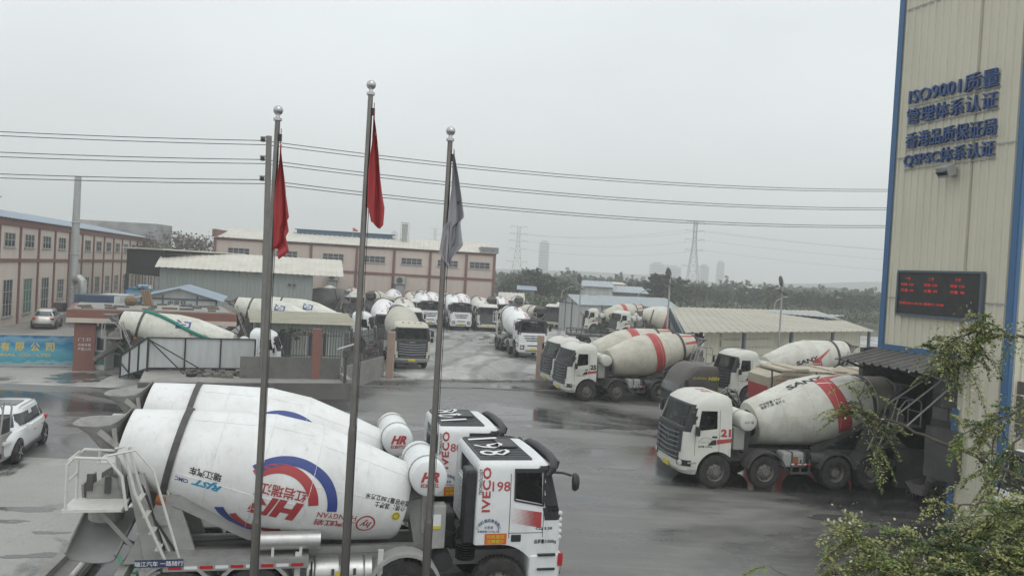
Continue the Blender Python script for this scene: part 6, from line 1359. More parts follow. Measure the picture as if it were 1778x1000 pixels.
# bare grey drum on a mixer turned the other way
yg = make_mixer('mixer_truck', 'sany', 'beige_paint', 'drum_grey', 'frame_dark', Drum(5.6, 12.5, 1.2), None, None, side=1)
P = D(540, 520, 82.0); put(yg, P.x-5.9, P.y+10.0, 194); tag(yg, 'mixer with a bare unpainted grey drum at the end of the grey shed', 'mixer truck', 'concrete mixer trucks')
# 10. white mixer nose at the frame edge
iv9 = copy_tree(ivR); P = D(1790, 850, 18.9); put(iv9, P.x+1.35, P.y+0.4, 186); tag(iv9, 'white mixer whose nose pokes into view behind the leafy branches by the tower')

# driver of number 21
def person_seated(root, base):
    me = bpy.data.meshes.new('person'); V = [(0,0,0.10),(-0.04,0,0.35),(-0.05,0,0.52),(-0.03,0,0.62),(-0.01,0,0.74),(-0.02,0,0.82),
        (0.0,0.2,0.50),(0.12,0.25,0.28),(0.36,0.16,0.34),(0.44,0.13,0.36),(0.0,-0.2,0.50),(0.12,-0.25,0.28),(0.36,-0.16,0.34),(0.44,-0.13,0.36),
        (0.2,0.1,0.12),(0.44,0.11,0.10),(0.5,0.11,-0.28),(0.2,-0.1,0.12),(0.44,-0.11,0.10),(0.5,-0.11,-0.28)]
    E = [(0,1),(1,2),(2,3),(3,4),(4,5),(2,6),(6,7),(7,8),(8,9),(2,10),(10,11),(11,12),(12,13),(0,14),(14,15),(15,16),(0,17),(17,18),(18,19)]
    Rr = [.15,.15,.14,.06,.095,.085,.065,.05,.038,.035,.065,.05,.038,.035,.09,.075,.055,.09,.075,.055]
    me.from_pydata(V, E, []); o = bpy.data.objects.new('person', me); col.objects.link(o); md = o.modifiers.new('s', 'SKIN')
    sv = me.skin_vertices[0].data
    for i, r in enumerate(Rr): sv[i].radius = (r, r*(1.15 if i in (1, 2) else 1)); 
    sv[0].use_root = True; o.modifiers.new('d', 'SUBSURF').levels = 2; o.modifiers['d'].render_levels = 2
    m2 = bpy.data.meshes.new_from_object(o.evaluated_get(bpy.context.evaluated_depsgraph_get())); bpy.data.objects.remove(o)
    for k in ('skin', 'jacket', 'hair'): m2.materials.append(M[k])
    for p in m2.polygons:
        c = p.center; p.use_smooth = True; p.material_index = 0 if (c.z > 0.585 or c.x > 0.39) else 1
    m2.polygons.foreach_set
    o = obj('person', m2, None); mb = MB()
    mb.lathe((-0.035,0,0.70), (0.1,0,1), [(0,0.098),(0.06,0.108),(0.13,0.095),(0.18,0.05),(0.195,0)], 'hair', 16); mb.build('hair', o)
    mb = MB(); mb.add([(0.085,-0.014,0.75),(0.085,0.014,0.75),(0.115,0,0.715),(0.085,0,0.705)], [(0,1,2),(1,3,2),(3,0,2)], 'skin'); mb.build('nose', o)
    for y in (-0.035, 0.035): mb = MB(); mb.box((0.082,y,0.762), (0.012,0.026,0.014), 'hair'); mb.build('eye', o)
    mb = MB(); mb.box((0.083,0,0.682), (0.012,0.045,0.01), 'red_mark'); mb.build('mouth', o)
    return o
pr = person_seated(sa, None); bpy.context.view_layer.update(); sa_m = Matrix.Translation(sa.location) @ Matrix.Rotation(sa.rotation_euler.z, 4, 'Z')
pr.matrix_world = sa_m @ Matrix.Translation((0.02, 0.55, 1.60)); tag(pr, 'driver in a dark jacket holding the wheel of truck 21', 'person')
# folded red and yellow papers on the dashboard of 21
mb = MB(); mb.lathe((0,0,0), (0,0,1), [(0,0.1),(0.1,0.13),(0.2,0.1),(0.24,0.02)], 'red_mark', 10); o = mb.build('red_bag'); o.matrix_world = sa_m @ Matrix.Translation((0.92, 0.35, 1.9)); tag(o, 'red bag lying on the dashboard of truck 21', 'bag')

# ------------------------------------------------------------------ brown tractor with its cream and red tipper trailer
def tipper():
    r = empty('tipper_lorry'); Lv = [(0.9,-0.6,1.2,1.22,0.2),(1.9,-0.6,1.25,1.23,0.2),(2.35,-0.6,1.08,1.22,0.25),(2.7,-0.6,0.92,1.2,0.25),(3.02,-0.6,0.62,1.14,0.25),(3.12,-0.55,0.4,1.05,0.22)]
    mb = loft([cab_ring(Lv, z) for z in (0.9,1.4,1.9,2.35,2.55,2.7,2.9,3.02,3.12)], 'brown_paint')
    F = side_fn(Lv, 1, 0.01); paint(mb, fit_text('LIUZHOU', 0.62, 0.09, bold=0.01), F, 'yellow_mark', at=(-0.28, 2.62)); paint(mb, fit_text('NSH', 0.52, 0.15, bold=0.04, shear=0.2), F, 'yellow_mark', at=(0.36, 2.62)) ; paint(mb, fit_text('日日', 0.35, 0.25), lambda u, v: Vector((0.93-v*0.55, 0.5-u, 2.86+v*0.9)), 'yellow_mark') if False else None
    mb.build('cab', r)
    g = MB(); cab_patch(Lv, 1.0, 1.8, lambda p: p.x > 0.9 and abs(p.y) < 0.95, 0.012, 'grille_dark', mb=g); g.build('grille', r)
    g = MB(); cab_patch(Lv, 1.75, 2.3, lambda p: p.x > 0.7 and abs(p.y) < 1.05, 0.012, 'dark_glass', mb=g); g.build('windscreen', r)
    for s in (1, -1):
        g = MB(); cab_patch(Lv, 1.6, 2.15, lambda p: 0.15 < p.x < 0.8 and p.y*s > 1, 0.01, 'dark_glass', mb=g); g.build('side_window', r)
        g = MB(); g.box((0.95,s*1.4,2.3), (0.12,0.2,0.55), 'black_plastic', bev=0.04); g.tube([(0.9,s*1.15,2.6),(0.95,s*1.4,2.55)], 0.025, 'black_plastic', 6); g.build('mirror', r)
        g = MB(); g.box((1.18,s*0.9,1.0), (0.1,0.35,0.2), 'lamp_glass', bev=0.03); g.build('headlight', r)
    c = MB(); 
    for y in (0.42,-0.42): c.box((-1.6,y,0.9), (5.0,0.09,0.26), 'frame_dark'); c.box((-8.0,y,1.15), (11.5,0.12,0.3), 'frame_dark')
    c.tube([(-0.95,0.5,1.1),(-1.0,0.5,1.9),(-1.3,0.5,2.15),(-1.8,0.45,2.0),(-2.0,0.4,1.5)], 0.05, 'frame_grey', 8); c.tube([(-0.95,0.2,1.1),(-1.1,0.2,1.7),(-1.5,0.2,1.9),(-2.0,0.2,1.4)], 0.04, 'black_plastic', 8)
    c.build('chassis', r)
    b = MB(); X0, X1 = -3.0, -12.2
    prof = [(-1.2,1.35),(1.2,1.35),(1.25,2.95),(-1.25,2.95)]
    b.prism(prof, X1, X0-0.5, 'trailer_tan', 'x'); b.prism([(-1.22,1.3),(1.22,1.3),(1.24,2.1),(-1.24,2.1)], X1+0.05, X0-0.55, 'red_band', 'x') if False else None
    for s in (1, -1):
        P = lambda x, z, o=0.0: Vector((x, s*(1.2+0.05*(z-1.35)/1.6+0.012+o), z))
        b.add([P(X0-0.5,1.36),P(X1,1.36),P(X1,1.75),P(X0-2.4,2.1),P(X0-0.5,2.45)], [(0,1,2,3,4) if s < 0 else (4,3,2,1,0)], 'red_band')
        b.bar((X0-0.5,s*1.27,2.95), (X1,s*1.27,2.95), 0.1, 0.14, 'trailer_tan'); b.bar((X0-0.5,s*1.27,2.55), (X1,s*1.27,2.55), 0.05, 0.06, 'trailer_tan')
        for k in range(7): b.bar((X0-0.9-1.35*k,s*1.25,1.4), (X0-0.9-1.35*k,s*1.28,2.9), 0.07, 0.05, 'trailer_tan', up=(1,0,0))
        ax = (lambda u, v: P(-u if s > 0 else u, v, 0.012)); cx = -4.6
        paint(b, poly2d([(-1.0,-.2),(1.9,-.2),(1.9,.28),(-1.0,.28)]), ax, 'red_band', at=(-cx+0.9 if s > 0 else cx-0.9, 2.68)); paint(b, fit_text('JILONG', 2.3, 0.34, bold=0.05), lambda u, v: P(-u if s > 0 else u, v, 0.02), 'white_mark', at=(-cx+1.3 if s > 0 else cx-1.3, 2.70))
        paint(b, fit_text('核载质量 32200kg', 1.2, 0.12), ax, 'red_mark', at=(-cx-0.8 if s > 0 else cx+0.8, 2.66)); paint(b, fit_text('广东吉龙专用汽车', 1.3, 0.12), ax, 'red_mark', at=(-cx-0.8 if s > 0 else cx+0.8, 2.48))
    b.add([(X0-0.5,-1.25,2.95),(X0-0.5,1.25,2.95),(X0-0.5,1.2,1.35),(X0-0.5,-1.2,1.35),(X0,-1.0,2.75),(X0,1.0,2.75),(X0-0.05,1.0,1.6),(X0-0.05,-1.0,1.6)], [(4,5,6,7),(0,1,5,4),(1,2,6,5),(2,3,7,6),(3,0,4,7)], 'trailer_tan')
    b.add([(X0+0.01,-0.98,2.35),(X0+0.01,0.98,2.35),(X0-0.03,0.98,1.62),(X0-0.03,-0.98,1.62)], [(0,1,2,3)], 'red_band'); b.build('tipper_body', r)
    t = MB()
    for k in range(14): t.box((X0-0.9-0.62*k,0,3.08+0.05*math.sin(k*1.9)), (0.6,2.3,0.09+0.04*math.sin(k)), 'trailer_tan', Matrix.Rotation(0.05*math.sin(k*3), 3, 'Y'))
    t.add([(-5.6,1.2,3.1),(-6.6,0.6,3.38),(-7.6,1.2,3.08),(-6.6,1.28,2.98)], [(0,1,3),(1,2,3)], 'trailer_tan'); t.build('folded_cover', r)
    for x in (-3.0,-5.1): st = MB(); st.tube([(x,1.28,3.1),(x-0.03,1.31,2.6),(x+0.02,1.3,2.1)], 0.035, 'black_plastic', 6); st.build('tie_strap', r)
    for i, x in enumerate((0,-2.9,-4.2,-8.4,-9.7,-11.0)):
        for s in (1, -1): add_wheel(r, x, s*(1.03 if i == 0 else 0.93), dual=i > 0)
    return r
tp = tipper(); P = G(1160, 703); P = D(1207, 660, 36.2); put(tp, P.x, P.y, 189)
tag(tp, 'brown cab lorry with a long cream and red tipper trailer', 'lorry')
# flatbed trailer behind number 25's neighbour
fb = tag(empty('flatbed_trailer'), 'empty rusty flatbed trailer parked behind the trucks by the storage shed', 'trailer')
mb = MB(); mb.box((0,0,1.15), (8,2.4,0.18), 'frame_dark'); 
for k in range(9): mb.box((-3.9+0.97*k,1.2,1.45), (0.08,0.06,0.5), 'frame_dark'); mb.box((-3.9+0.97*k,-1.2,1.45), (0.08,0.06,0.5), 'frame_dark')
for s in (1,-1): mb.box((0,s*1.22,1.66), (8,0.06,0.08), 'frame_dark')
mb.build('bed', fb)
for x in (-2.6,-1.3,2.4):
    for s in (1,-1): add_wheel(fb, x, s*0.93, True)
P = G(1040, 606); put(fb, P.x+1.0, P.y+2.0, 186)

# ------------------------------------------------------------------ cars and small vehicles
mat('car_white', (0.74, 0.75, 0.75), 0.22, coat=0.6); mat('car_silver', (0.58, 0.57, 0.54), 0.3, metal=0.5, coat=0.5); mat('car_black', (0.02, 0.021, 0.024), 0.25, coat=0.5)
def ell(cx, a, b, z, ex=0.5, n=160):
    o = []
    for k in range(n):
        t = 2*PI*k/n; c, s = math.cos(t), math.sin(t); o.append(Vector((cx+a*(abs(c)**ex)*(1 if c > 0 else -1), b*(abs(s)**ex)*(1 if s > 0 else -1), z)))
    return o
def car(name, paint_, label, hb=1.0):
    r = tag(empty(name), label, 'car'); z = lambda v: v*hb
    low = [ell(0,2.08,0.80,z(.24)), ell(0,2.2,0.88,z(.34)), ell(0,2.24,0.91,z(.55)), ell(0,2.22,0.92,z(.72)), ell(-.03,2.14,0.90,z(.88)), ell(-.08,2.02,0.85,z(1.0)), ell(-.12,1.85,0.78,z(1.04))]
    mb = loft(low, paint_); cs = []
    for x in (1.35,-1.35): c = MB(); c.cyl((x,-1.3,0.36), (x,1.3,0.36), 0.42, paint_, 28); cs.append(c)
    b = boolean(mb, cs); b.build('body', r)
    gh = [ell(-.38,1.62,0.80,z(1.03),.42), ell(-.42,1.45,0.76,z(1.18),.42), ell(-.48,1.2,0.66,z(1.45),.42), ell(-.5,1.08,0.62,z(1.56),.45), ell(-.5,0.9,0.52,z(1.62),.5), ell(-.5,0.4,0.25,z(1.65),.6)]
    mb = loft(gh, paint_, cap=True); mb.build('roof', r)
    zz = [z(1.08+0.04*i) for i in range(10)]
    def gring(v, off):
        for i in range(len(gh)-1):
            if gh[i][0].z <= v <= gh[i+1][0].z:
                k = (v-gh[i][0].z)/(gh[i+1][0].z-gh[i][0].z); R = [p.lerp(q, k) for p, q in zip(gh[i], gh[i+1])]
                c = Vector((-.45, 0, v)); return [p+(p-c).normalized()*off for p in R]
    rings = [gring(v, 0.008) for v in zz]; N = 160; groups = {'windscreen': [], 'rear_window': [], 'side_window': [], 'side_window ': []}
    for i in range(len(rings)-1):
        for k in range(N):
            q = [rings[i][k], rings[i][(k+1) % N], rings[i+1][(k+1) % N], rings[i+1][k]]; c = sum(q, Vector())/4
            nx = abs(c.y) < 0.62-0.018*i
            if nx and c.x > 0: groups['windscreen'].append(q)
            elif nx and c.x < -0.9: groups['rear_window'].append(q)
            elif abs(c.y) > 0.65-0.02*i and -1.62 < c.x < 0.85 and not (-0.36 < c.x < -0.28) and not (-1.2 < c.x < -1.12): groups['side_window' if c.y < 0 else 'side_window '].append(q)
    for nm, qs in groups.items():
        m_ = MB(); 
        for q in qs: m_.add(q, [(0,1,2,3)], 'dark_glass', True)
        m_.build(nm.strip(), r)
    for x in (1.35,-1.35):
        for s in (1,-1):
            w_ = MB(); w_.lathe((0,0,0), (0,1,0), [(-.11,.2),(-.11,.33),(-.08,.36),(.08,.36),(.11,.33),(.11,.24)], 'rubber', 28); wo = w_.build('wheel', r); wo.location = (x, s*0.82, 0.36)
            if s < 0: wo.rotation_euler = (0,0,PI)
            rm = MB(); rm.lathe((0,0,0), (0,1,0), [(.09,.25),(.06,.22),(.03,.1),(.05,.0)], 'black_plastic', 20)
            for k in range(5): a = 2*PI*k/5; rm.bar((0,.095,0), (math.cos(a)*.23,.10,math.sin(a)*.23), .06, .03, 'chrome', up=(0,1,0))
            rm.build('rim', wo)
            if x > 0: pass
    for s in (1,-1):
        h = MB(); h.box((2.02,s*0.62,z(.78)), (0.3,0.36,0.12), 'lamp_glass', Matrix.Rotation(s*R_(-18),3,'Z'), bev=0.04); h.build('headlight', r)
        t = MB(); t.box((-2.02,s*0.64,z(.86)), (0.24,0.28,0.16), 'tail_red', Matrix.Rotation(s*R_(14),3,'Z'), bev=0.04); t.build('tail_light', r)
        m_ = MB(); m_.box((0.75,s*0.98,z(1.1)), (0.12,0.2,0.13), paint_, bev=0.04); m_.build('mirror', r)
        k = MB(); k.box((0,s*0.895,z(.34)), (1.9,0.08,0.12), 'black_plastic', bev=0.03); k.build('sill', r)
        d = MB()
        for x in (0.05,-0.85): d.box((x-0.1,s*0.925,z(.84)), (0.18,0.03,0.03), 'chrome')
        d.build('door_handle', r)
        rr = MB(); rr.tube([(0.35,s*.56,z(1.585)),(0.2,s*.56,z(1.63)),(-1.2,s*.56,z(1.63)),(-1.35,s*.56,z(1.585))], 0.016, 'chrome', 6); rr.build('roof_rail', r)
    g = MB(); g.box((2.14,0,z(.7)), (0.16,0.9,0.14), 'grille_dark', bev=0.03); g.box((2.16,0,z(.42)), (0.14,1.3,0.16), 'black_plastic', bev=0.03); g.build('grille', r)
    g = MB(); g.box((-2.2,0,z(.7)), (0.06,0.46,0.13), 'white_mark'); g.box((-2.2,0,z(.4)), (0.08,1.4,0.16), 'black_plastic', bev=0.03); g.build('number_plate', r)
    g = MB(); g.box((-0.3,0,z(1.655)), (0.9,0.8,0.012), 'dark_glass'); g.build('sunroof', r)
    return r
suv = car('parked_car', 'car_white', 'white SUV with dark sunroof parked on the pale concrete', 0.96)
a_, b_ = G(37, 800), G(82, 780); hd_ = 286; q = R_(hd_); left = Vector((-math.sin(q), math.cos(q), 0)); c_ = (a_+b_)/2-left*0.85; put(suv, c_.x-0.25, c_.y+0.2, hd_)
sil = car('parked_car', 'car_silver', 'silver hatchback parked nose away beside the peach workshop', 1.0); P = G(60, 572); put(sil, P.x-0.3, P.y+2.2, 112)
blk = car('parked_car', 'car_black', 'black saloon half hidden behind the gatehouse roof corner', 0.95); P = G(122, 556); put(blk, P.x, P.y+1, 160)
# blue box lorry and the tarp-covered blue truck in the side yard
bx = tag(empty('container'), 'dark blue shipping container with white end doors in the side yard', 'container')
P = D(176, 530, 70); u = Vector((0.98,0.2,0)); 
mb = MB(); mb.box((0,0,1.6), (3.2,2.4,2.4), 'container_blue')
for k in range(14): mb.box((-1.5+0.23*k,-1.215,1.6), (0.1,0.03,2.2), 'container_blue')
mb.build('shell', bx)
mb = MB(); mb.box((1.63,0,1.6), (0.06,2.36,2.36), 'white_mark'); mb.build('end_door', bx); bx.location = (P.x-0.2, P.y, 0); bx.rotation_euler = (0,0,R_(8))
wc = tag(empty('container'), 'rust speckled white container beside the blue one', 'container'); mb = MB(); mb.box((0,0,1.6), (2.2,2.4,2.5), 'clad_white')
for k in range(8): mb.box((-0.95+0.27*k,-1.215,1.6), (0.12,0.03,2.3), 'clad_white')
mb.build('shell', wc); mb = MB(); mb.box((0,0,0.2), (2.1,2.2,0.3), 'frame_dark'); mb.build('skid', wc); P = D(203, 530, 71.5); wc.location = (P.x, P.y, 0); wc.rotation_euler = (0,0,R_(8))
tt = tag(empty('cargo_truck'), 'blue truck loaded with green sacks inside the dark lean-to', 'truck'); P = D(252, 500, 80)
mb = MB(); mb.box((0,0,2.2), (2.4,3.6,1.5), 'tarp_blue', bev=0.15); mb.box((0,-1.86,2.3), (1.9,0.1,0.9), 'roof_blue', bev=0.05); mb.build('cargo_box', tt)
mb = MB(); mb.box((0,0,1.0), (2.0,5.0,0.4), 'frame_dark'); mb.build('chassis', tt)
random.seed(8); mb = MB()
for k in range(22): mb.box((random.uniform(-1,1), random.uniform(-1.6,1.6), 3.05+random.uniform(0,0.35)), (0.6,0.5,0.3), random.choice(('shutter_green','clad_white','tarp_blue')), Matrix.Rotation(random.uniform(0,3),3,'Z'), bev=0.08)
mb.build('sack_load', tt)
for x in (-0.93,0.93):
    for y in (-1.6,1.5): 
        add_wheel(tt, x, y); tt.children[-1].rotation_euler = (0,0,R_(-90) if x > 0 else R_(90))
tt.location = (P.x, P.y, 0)
# motorbike behind the railing
mbk = tag(empty('motorcycle'), 'red and black motorcycle parked behind the yard railing', 'motorcycle'); P = G(634, 632, 0.0)
for x in (0.62,-0.62): m_ = MB(); m_.tube([(0.28*math.cos(2*PI*k/20),0,0.28*math.sin(2*PI*k/20)) for k in range(20)], 0.05, 'rubber', 7, closed=True); m_.cyl((0,-0.06,0), (0,0.06,0), 0.07, 'chrome', 8); w_ = m_.build('wheel', mbk); w_.location = (x,0,0.32)
m_ = MB(); m_.tube([(0.62,0,0.32),(0.42,0,0.95),(0.36,0,1.05)], 0.03, 'chrome', 6); m_.tube([(-0.62,0,0.32),(-0.1,0,0.5),(0.35,0,0.85)], 0.04, 'frame_dark', 6); m_.box((0.0,0,0.42), (0.4,0.24,0.3), 'frame_dark', bev=0.05); m_.build('frame', mbk)
m_ = MB(); m_.box((0.15,0,0.8), (0.42,0.24,0.2), 'red_mark', bev=0.07); m_.build('fuel_tank', mbk); m_ = MB(); m_.box((-0.35,0,0.8), (0.65,0.24,0.1), 'seat_dark', bev=0.04); m_.build('seat', mbk)
m_ = MB(); m_.tube([(0.3,-0.36,1.05),(0.38,-0.1,1.06),(0.38,0.1,1.06),(0.3,0.36,1.05)], 0.018, 'frame_dark', 6); m_.build('handlebar', mbk); m_ = MB(); m_.lathe((0.45,0,0.92), (1,0,0), [(0,0.05),(0.05,0.09),(0.1,0.08),(0.11,0)], 'lamp_glass', 12); m_.build('headlight', mbk); put(mbk, P.x, P.y+2.0, 250)
# wheeled tool trolley cut off by the frame edge
tl = tag(empty('tool_trolley'), 'grey metal tool trolley with curved handles and a red can', 'trolley'); P = G(2, 812)
m_ = MB(); m_.box((0,0,0.62), (0.9,0.7,0.8), 'concrete', bev=0.03); m_.box((0,0,1.25), (0.8,0.6,0.45), 'black_plastic', bev=0.04); m_.build('box', tl)
for y in (-0.3,0.3): m_ = MB(); m_.tube([(0.36,y,0.9),(0.42,y,1.75),(0.34,y,1.92),(0.2,y,1.9),(0.16,y,1.4)], 0.028, 'frame_grey', 7); m_.build('handle', tl)
m_ = MB(); m_.cyl((-0.15,0,1.47), (-0.15,0,1.72), 0.14, 'tail_red', 14); m_.build('can', tl)
for x in (-0.34,0.34):
    for y in (-0.36,0.36): m_ = MB(); m_.cyl((x,y-0.03,0.14), (x,y+0.03,0.14), 0.14, 'rubber', 14); m_.build('wheel', tl)
put(tl, P.x-0.35, P.y, 10)

# wash-out trough behind the near mixer, with pipe and hose
a0, a1, b0, b1 = G(60, 1024), G(150, 935), G(125, 1024), G(226, 895)
tr = tag(empty('wash_trough'), 'concrete wash-out trough with pale edges under the lowered chute', 'trough')
mb = MB(); mb.bar(a0+e*0.1, a1+e*0.1, 0.2, 0.2, 'concrete'); mb.bar(b0+e*0.14, b1+e*0.14, 0.14, 0.14, 'concrete'); mb.build('edge_beam', tr)
mb = MB(); mb.add([a0+e*0.03, b0+e*0.03, b1+e*0.03, a1+e*0.03], [(0,1,2,3)], 'concrete_crust'); mb.build('trough_floor', tr)
mb = MB(); mb.tube([b0+e*0.26+Vector((-0.02,0,0)), (b0+b1)/2+e*0.27, b1+e*0.26], 0.06, 'handrail_white', 8); mb.build('pipe', tr)
mb = MB(); h0 = G(186, 956, 0.3); mb.tube([h0, h0+Vector((0.15,0.05,0.02)), G(205, 962, 0.2), G(212, 978, 0.05), G(222, 990, 0.05), G(238, 992, 0.05)], 0.03, 'green_hose', 8); tag(mb.build('garden_hose'), 'thin green hose curling from the wash trough to the mixer', 'hose')

# ------------------------------------------------------------------ flagpoles and flags
mat('flag_red', (0.40, 0.05, 0.055), 0.75, dirt=0.3, dcol=(0.24, 0.03, 0.035), scale=4); mat('flag_grey', (0.34, 0.335, 0.36), 0.75, dirt=0.4, dcol=(0.2, 0.2, 0.22), scale=4); mat('flag_yellow', (0.62, 0.48, 0.05), 0.7)
def flagpole(top, bot, Y, step_y, label):
    T, B = D(*top, Y), D(*bot, Y); P = Vector(((T.x+B.x)/2, Y, 0)); k = empty('flagpole', P); tag(k, label, 'flagpole', 'flagpoles in front of the mixers')
    zs = D(bot[0], step_y, Y).z; zt = T.z
    mb = MB(); mb.tube([(0,0,0),(0,0,zs-0.1),(0,0,zs)], [0.076,0.073,0.070], 'steel_pole', 20); mb.build('lower_tube', k)
    mb = MB(); mb.tube([(0,0,zs),(0,0,zs+0.08),(0,0,zt-0.15)], [0.070,0.058,0.043], 'steel_pole', 20); mb.build('upper_tube', k)
    mb = MB(); mb.lathe((0,0,zt-0.17), (0,0,1), [(0,0.043),(0.0,0.068),(0.04,0.068),(0.05,0.04),(0.10,0.03)], 'chrome', 18)
    prof = [(0.09,0.01)]+[(0.17-0.08*math.cos(PI*j/12), max(0.0, 0.08*math.sin(PI*j/12))) for j in range(13)]; mb.lathe((0,0,zt-0.17), (0,0,1), prof, 'chrome', 24); mb.build('finial', k)
    mb = MB(); mb.tube([(0.07,-0.03,0.9),(0.075,-0.03,zt-0.3)], 0.006, 'black_plastic', 5); mb.box((0.06,-0.02,zt-0.45), (0.05,0.05,0.12), 'black_plastic'); mb.build('halyard', k)
    return k, zt
f1, z1 = flagpole((484, 192), (440, 1000), 13.3, 905, 'steel flagpole with ball top before the utility pole')
f2, z2 = flagpole((648, 148), (595, 1000), 13.5, 745, 'tallest steel flagpole, its ball top highest of the three')
f3, z3 = flagpole((784, 228), (738, 1000), 13.7, 905, 'steel flagpole carrying the limp grey flag')
def hang(pole, ztop, L_, prof, m, label, seed, extra=None, under=0.0):
    rnd = random.Random(seed); o = tag(empty('flag', pole.location), label, 'flag'); mb = MB(); NS, NT = 28, 40; vs = []
    def wid(t):
        for (t0, a), (t1, b) in zip(prof, prof[1:]):
            if t <= t1: k = (t-t0)/(t1-t0); return tuple(a[i]+(b[i]-a[i])*k for i in range(2))
        return prof[-1][1]
    pt = lambda s, t: Vector((0.07+wid(t)[0]+(wid(t)[1]-wid(t)[0])*s+0.012*math.sin(9*t+5*s), -0.03-0.075*math.sin(s*7.0+1.2*t)*min(1, t*3)*(0.5+0.5*s)-0.03*math.sin(13*s+3*t), ztop-L_*t+0.16*s*t*math.sin(3*s+seed)))
    vs = [pt(i/NS, j/NT) for j in range(NT+1) for i in range(NS+1)]
    mb.add(vs, [(j*(NS+1)+i, j*(NS+1)+i+1, (j+1)*(NS+1)+i+1, (j+1)*(NS+1)+i) for j in range(NT) for i in range(NS)], m, True)
    mb.build('cloth', o)
    if extra: extra(o, pt)
    # inner fold hanging behind the front one
    mb = MB(); pt2 = lambda s, t: Vector((0.05+wid(t)[1]*(0.15+0.62*s), 0.05+0.05*math.sin(s*6+t*2), ztop-0.12-(L_*0.80+under)*t))
    vs = [pt2(i/10, j/20) for j in range(21) for i in range(11)]; mb.add(vs, [(j*11+i, j*11+i+1, (j+1)*11+i+1, (j+1)*11+i) for j in range(20) for i in range(10)], m, True); mb.build('rear_fold', o)
    return o
hang(f1, z1-0.56, 1.76, [(0,(0,0.015)),(0.35,(-0.02,0.12)),(0.75,(-0.03,0.25)),(0.80,(-0.03,0.20)),(0.93,(-0.03,0.25)),(1,(-0.02,0.08))], 'flag_red', 'limp red flag on the flagpole by the utility pole', 1)
def stars(o, pt):
    mb = MB(); 
    for (s, t, r_) in ((0.7,0.2,0.05),(0.85,0.3,0.03),(0.9,0.45,0.025)):
        c = pt(s, t)+Vector((0,-0.012,0)); mb.add([c+Vector((r_*(1 if k % 2 == 0 else .42)*math.sin(PI*k/5)*0.45, 0, r_*(1 if k % 2 == 0 else .42)*math.cos(PI*k/5))) for k in range(10)], [list(range(10))], 'flag_yellow')
    mb.build('star', o)
hang(f2, z2-0.42, 1.86, [(0,(0,0.015)),(0.3,(0,0.10)),(0.85,(-0.03,0.28)),(1,(0.06,0.26))], 'flag_red', 'limp red flag with faint yellow stars on the tallest flagpole', 3, stars)
def fmark(o, pt):
    mb = MB(); F = lambda u, v: pt(0.68+u*2.6, 0.46-v*0.5)+Vector((0,-0.012,0)); paint(mb, fit_text('FO', 0.09, 0.06, bold=0.02), F, 'black_mark'); mb.build('lettering', o)
hang(f3, z3-0.32, 1.98, [(0,(0,0.015)),(0.35,(0,0.14)),(0.62,(-0.02,0.26)),(0.66,(-0.1,0.20)),(0.88,(-0.16,0.25)),(1,(0.02,0.06))], 'flag_grey', 'limp grey flag with small dark lettering', 5, fmark)

# ------------------------------------------------------------------ utility pole and wires
mat('concrete_pole', (0.20, 0.195, 0.185), 0.85, dirt=0.6, dcol=(0.12, 0.115, 0.11), scale=2); YU = 41.0; T, B = D(467, 240, YU), D(455, 690, YU); up_ = tag(empty('utility_pole', Vector((B.x, YU, 0))), 'concrete utility pole with stacked insulators behind the first red flag', 'utility pole')
dx_ = T.x-B.x
mb = MB(); mb.tube([(0,0,0.3),(dx_,0,T.z+0.1)], [0.19,0.14], 'concrete_pole', 16); mb.build('pole_shaft', up_)
att = []
for k, yy in enumerate((243, 276, 311)):
    z = D(467, yy, YU).z; mb = MB(); f = (z-0.3)/(T.z-0.3); x0 = dx_*f
    mb.bar((x0-0.42,0,z+0.1), (x0+0.1,0,z+0.1), 0.1, 0.1, 'frame_grey'); mb.lathe((x0-0.3,0,z-0.12), (0,0,1), [(0,0.06),(0.02,0.13),(0.07,0.08),(0.1,0.14),(0.15,0.08),(0.18,0.14),(0.24,0.05)], 'frame_dark', 12); mb.build('insulator', up_); att.append(Vector((B.x+x0-0.3, YU, z)))
ends_l = [((-60, 226), (-60, 233)), ((-60, 262), (-60, 270)), ((-60, 300), (-60, 307))]; ends_r = [((1700, 326), (1700, 329)), ((1700, 358), (1700, 361)), ((1700, 388), (1700, 391))]
for k in range(3):
    for j in range(2):
        l, r_ = D(*ends_l[k][j], 40.0), D(*ends_r[k][j], 62.0+j*1.5); c = att[k]+Vector((0.1*j, 0.3*j, -0.06-0.16*j)); pts = []
        for (p, q, sag, N) in ((l, c, 0.06, 10), (c, r_, 0.95, 26)):
            pts += [p+(q-p)*(i/N)-e*sag*4*(i/N)*(1-i/N) for i in range(N+(1 if q is r_ else 0))]
        mb = MB(); mb.tube(pts, 0.020, 'black_plastic', 5)
        tag(mb.build('power_line'), '%s wire of the %s overhead pair crossing the grey sky' % (('upper', 'lower')[j], ('topmost', 'middle', 'lowest')[k]), 'power line', 'overhead power lines')

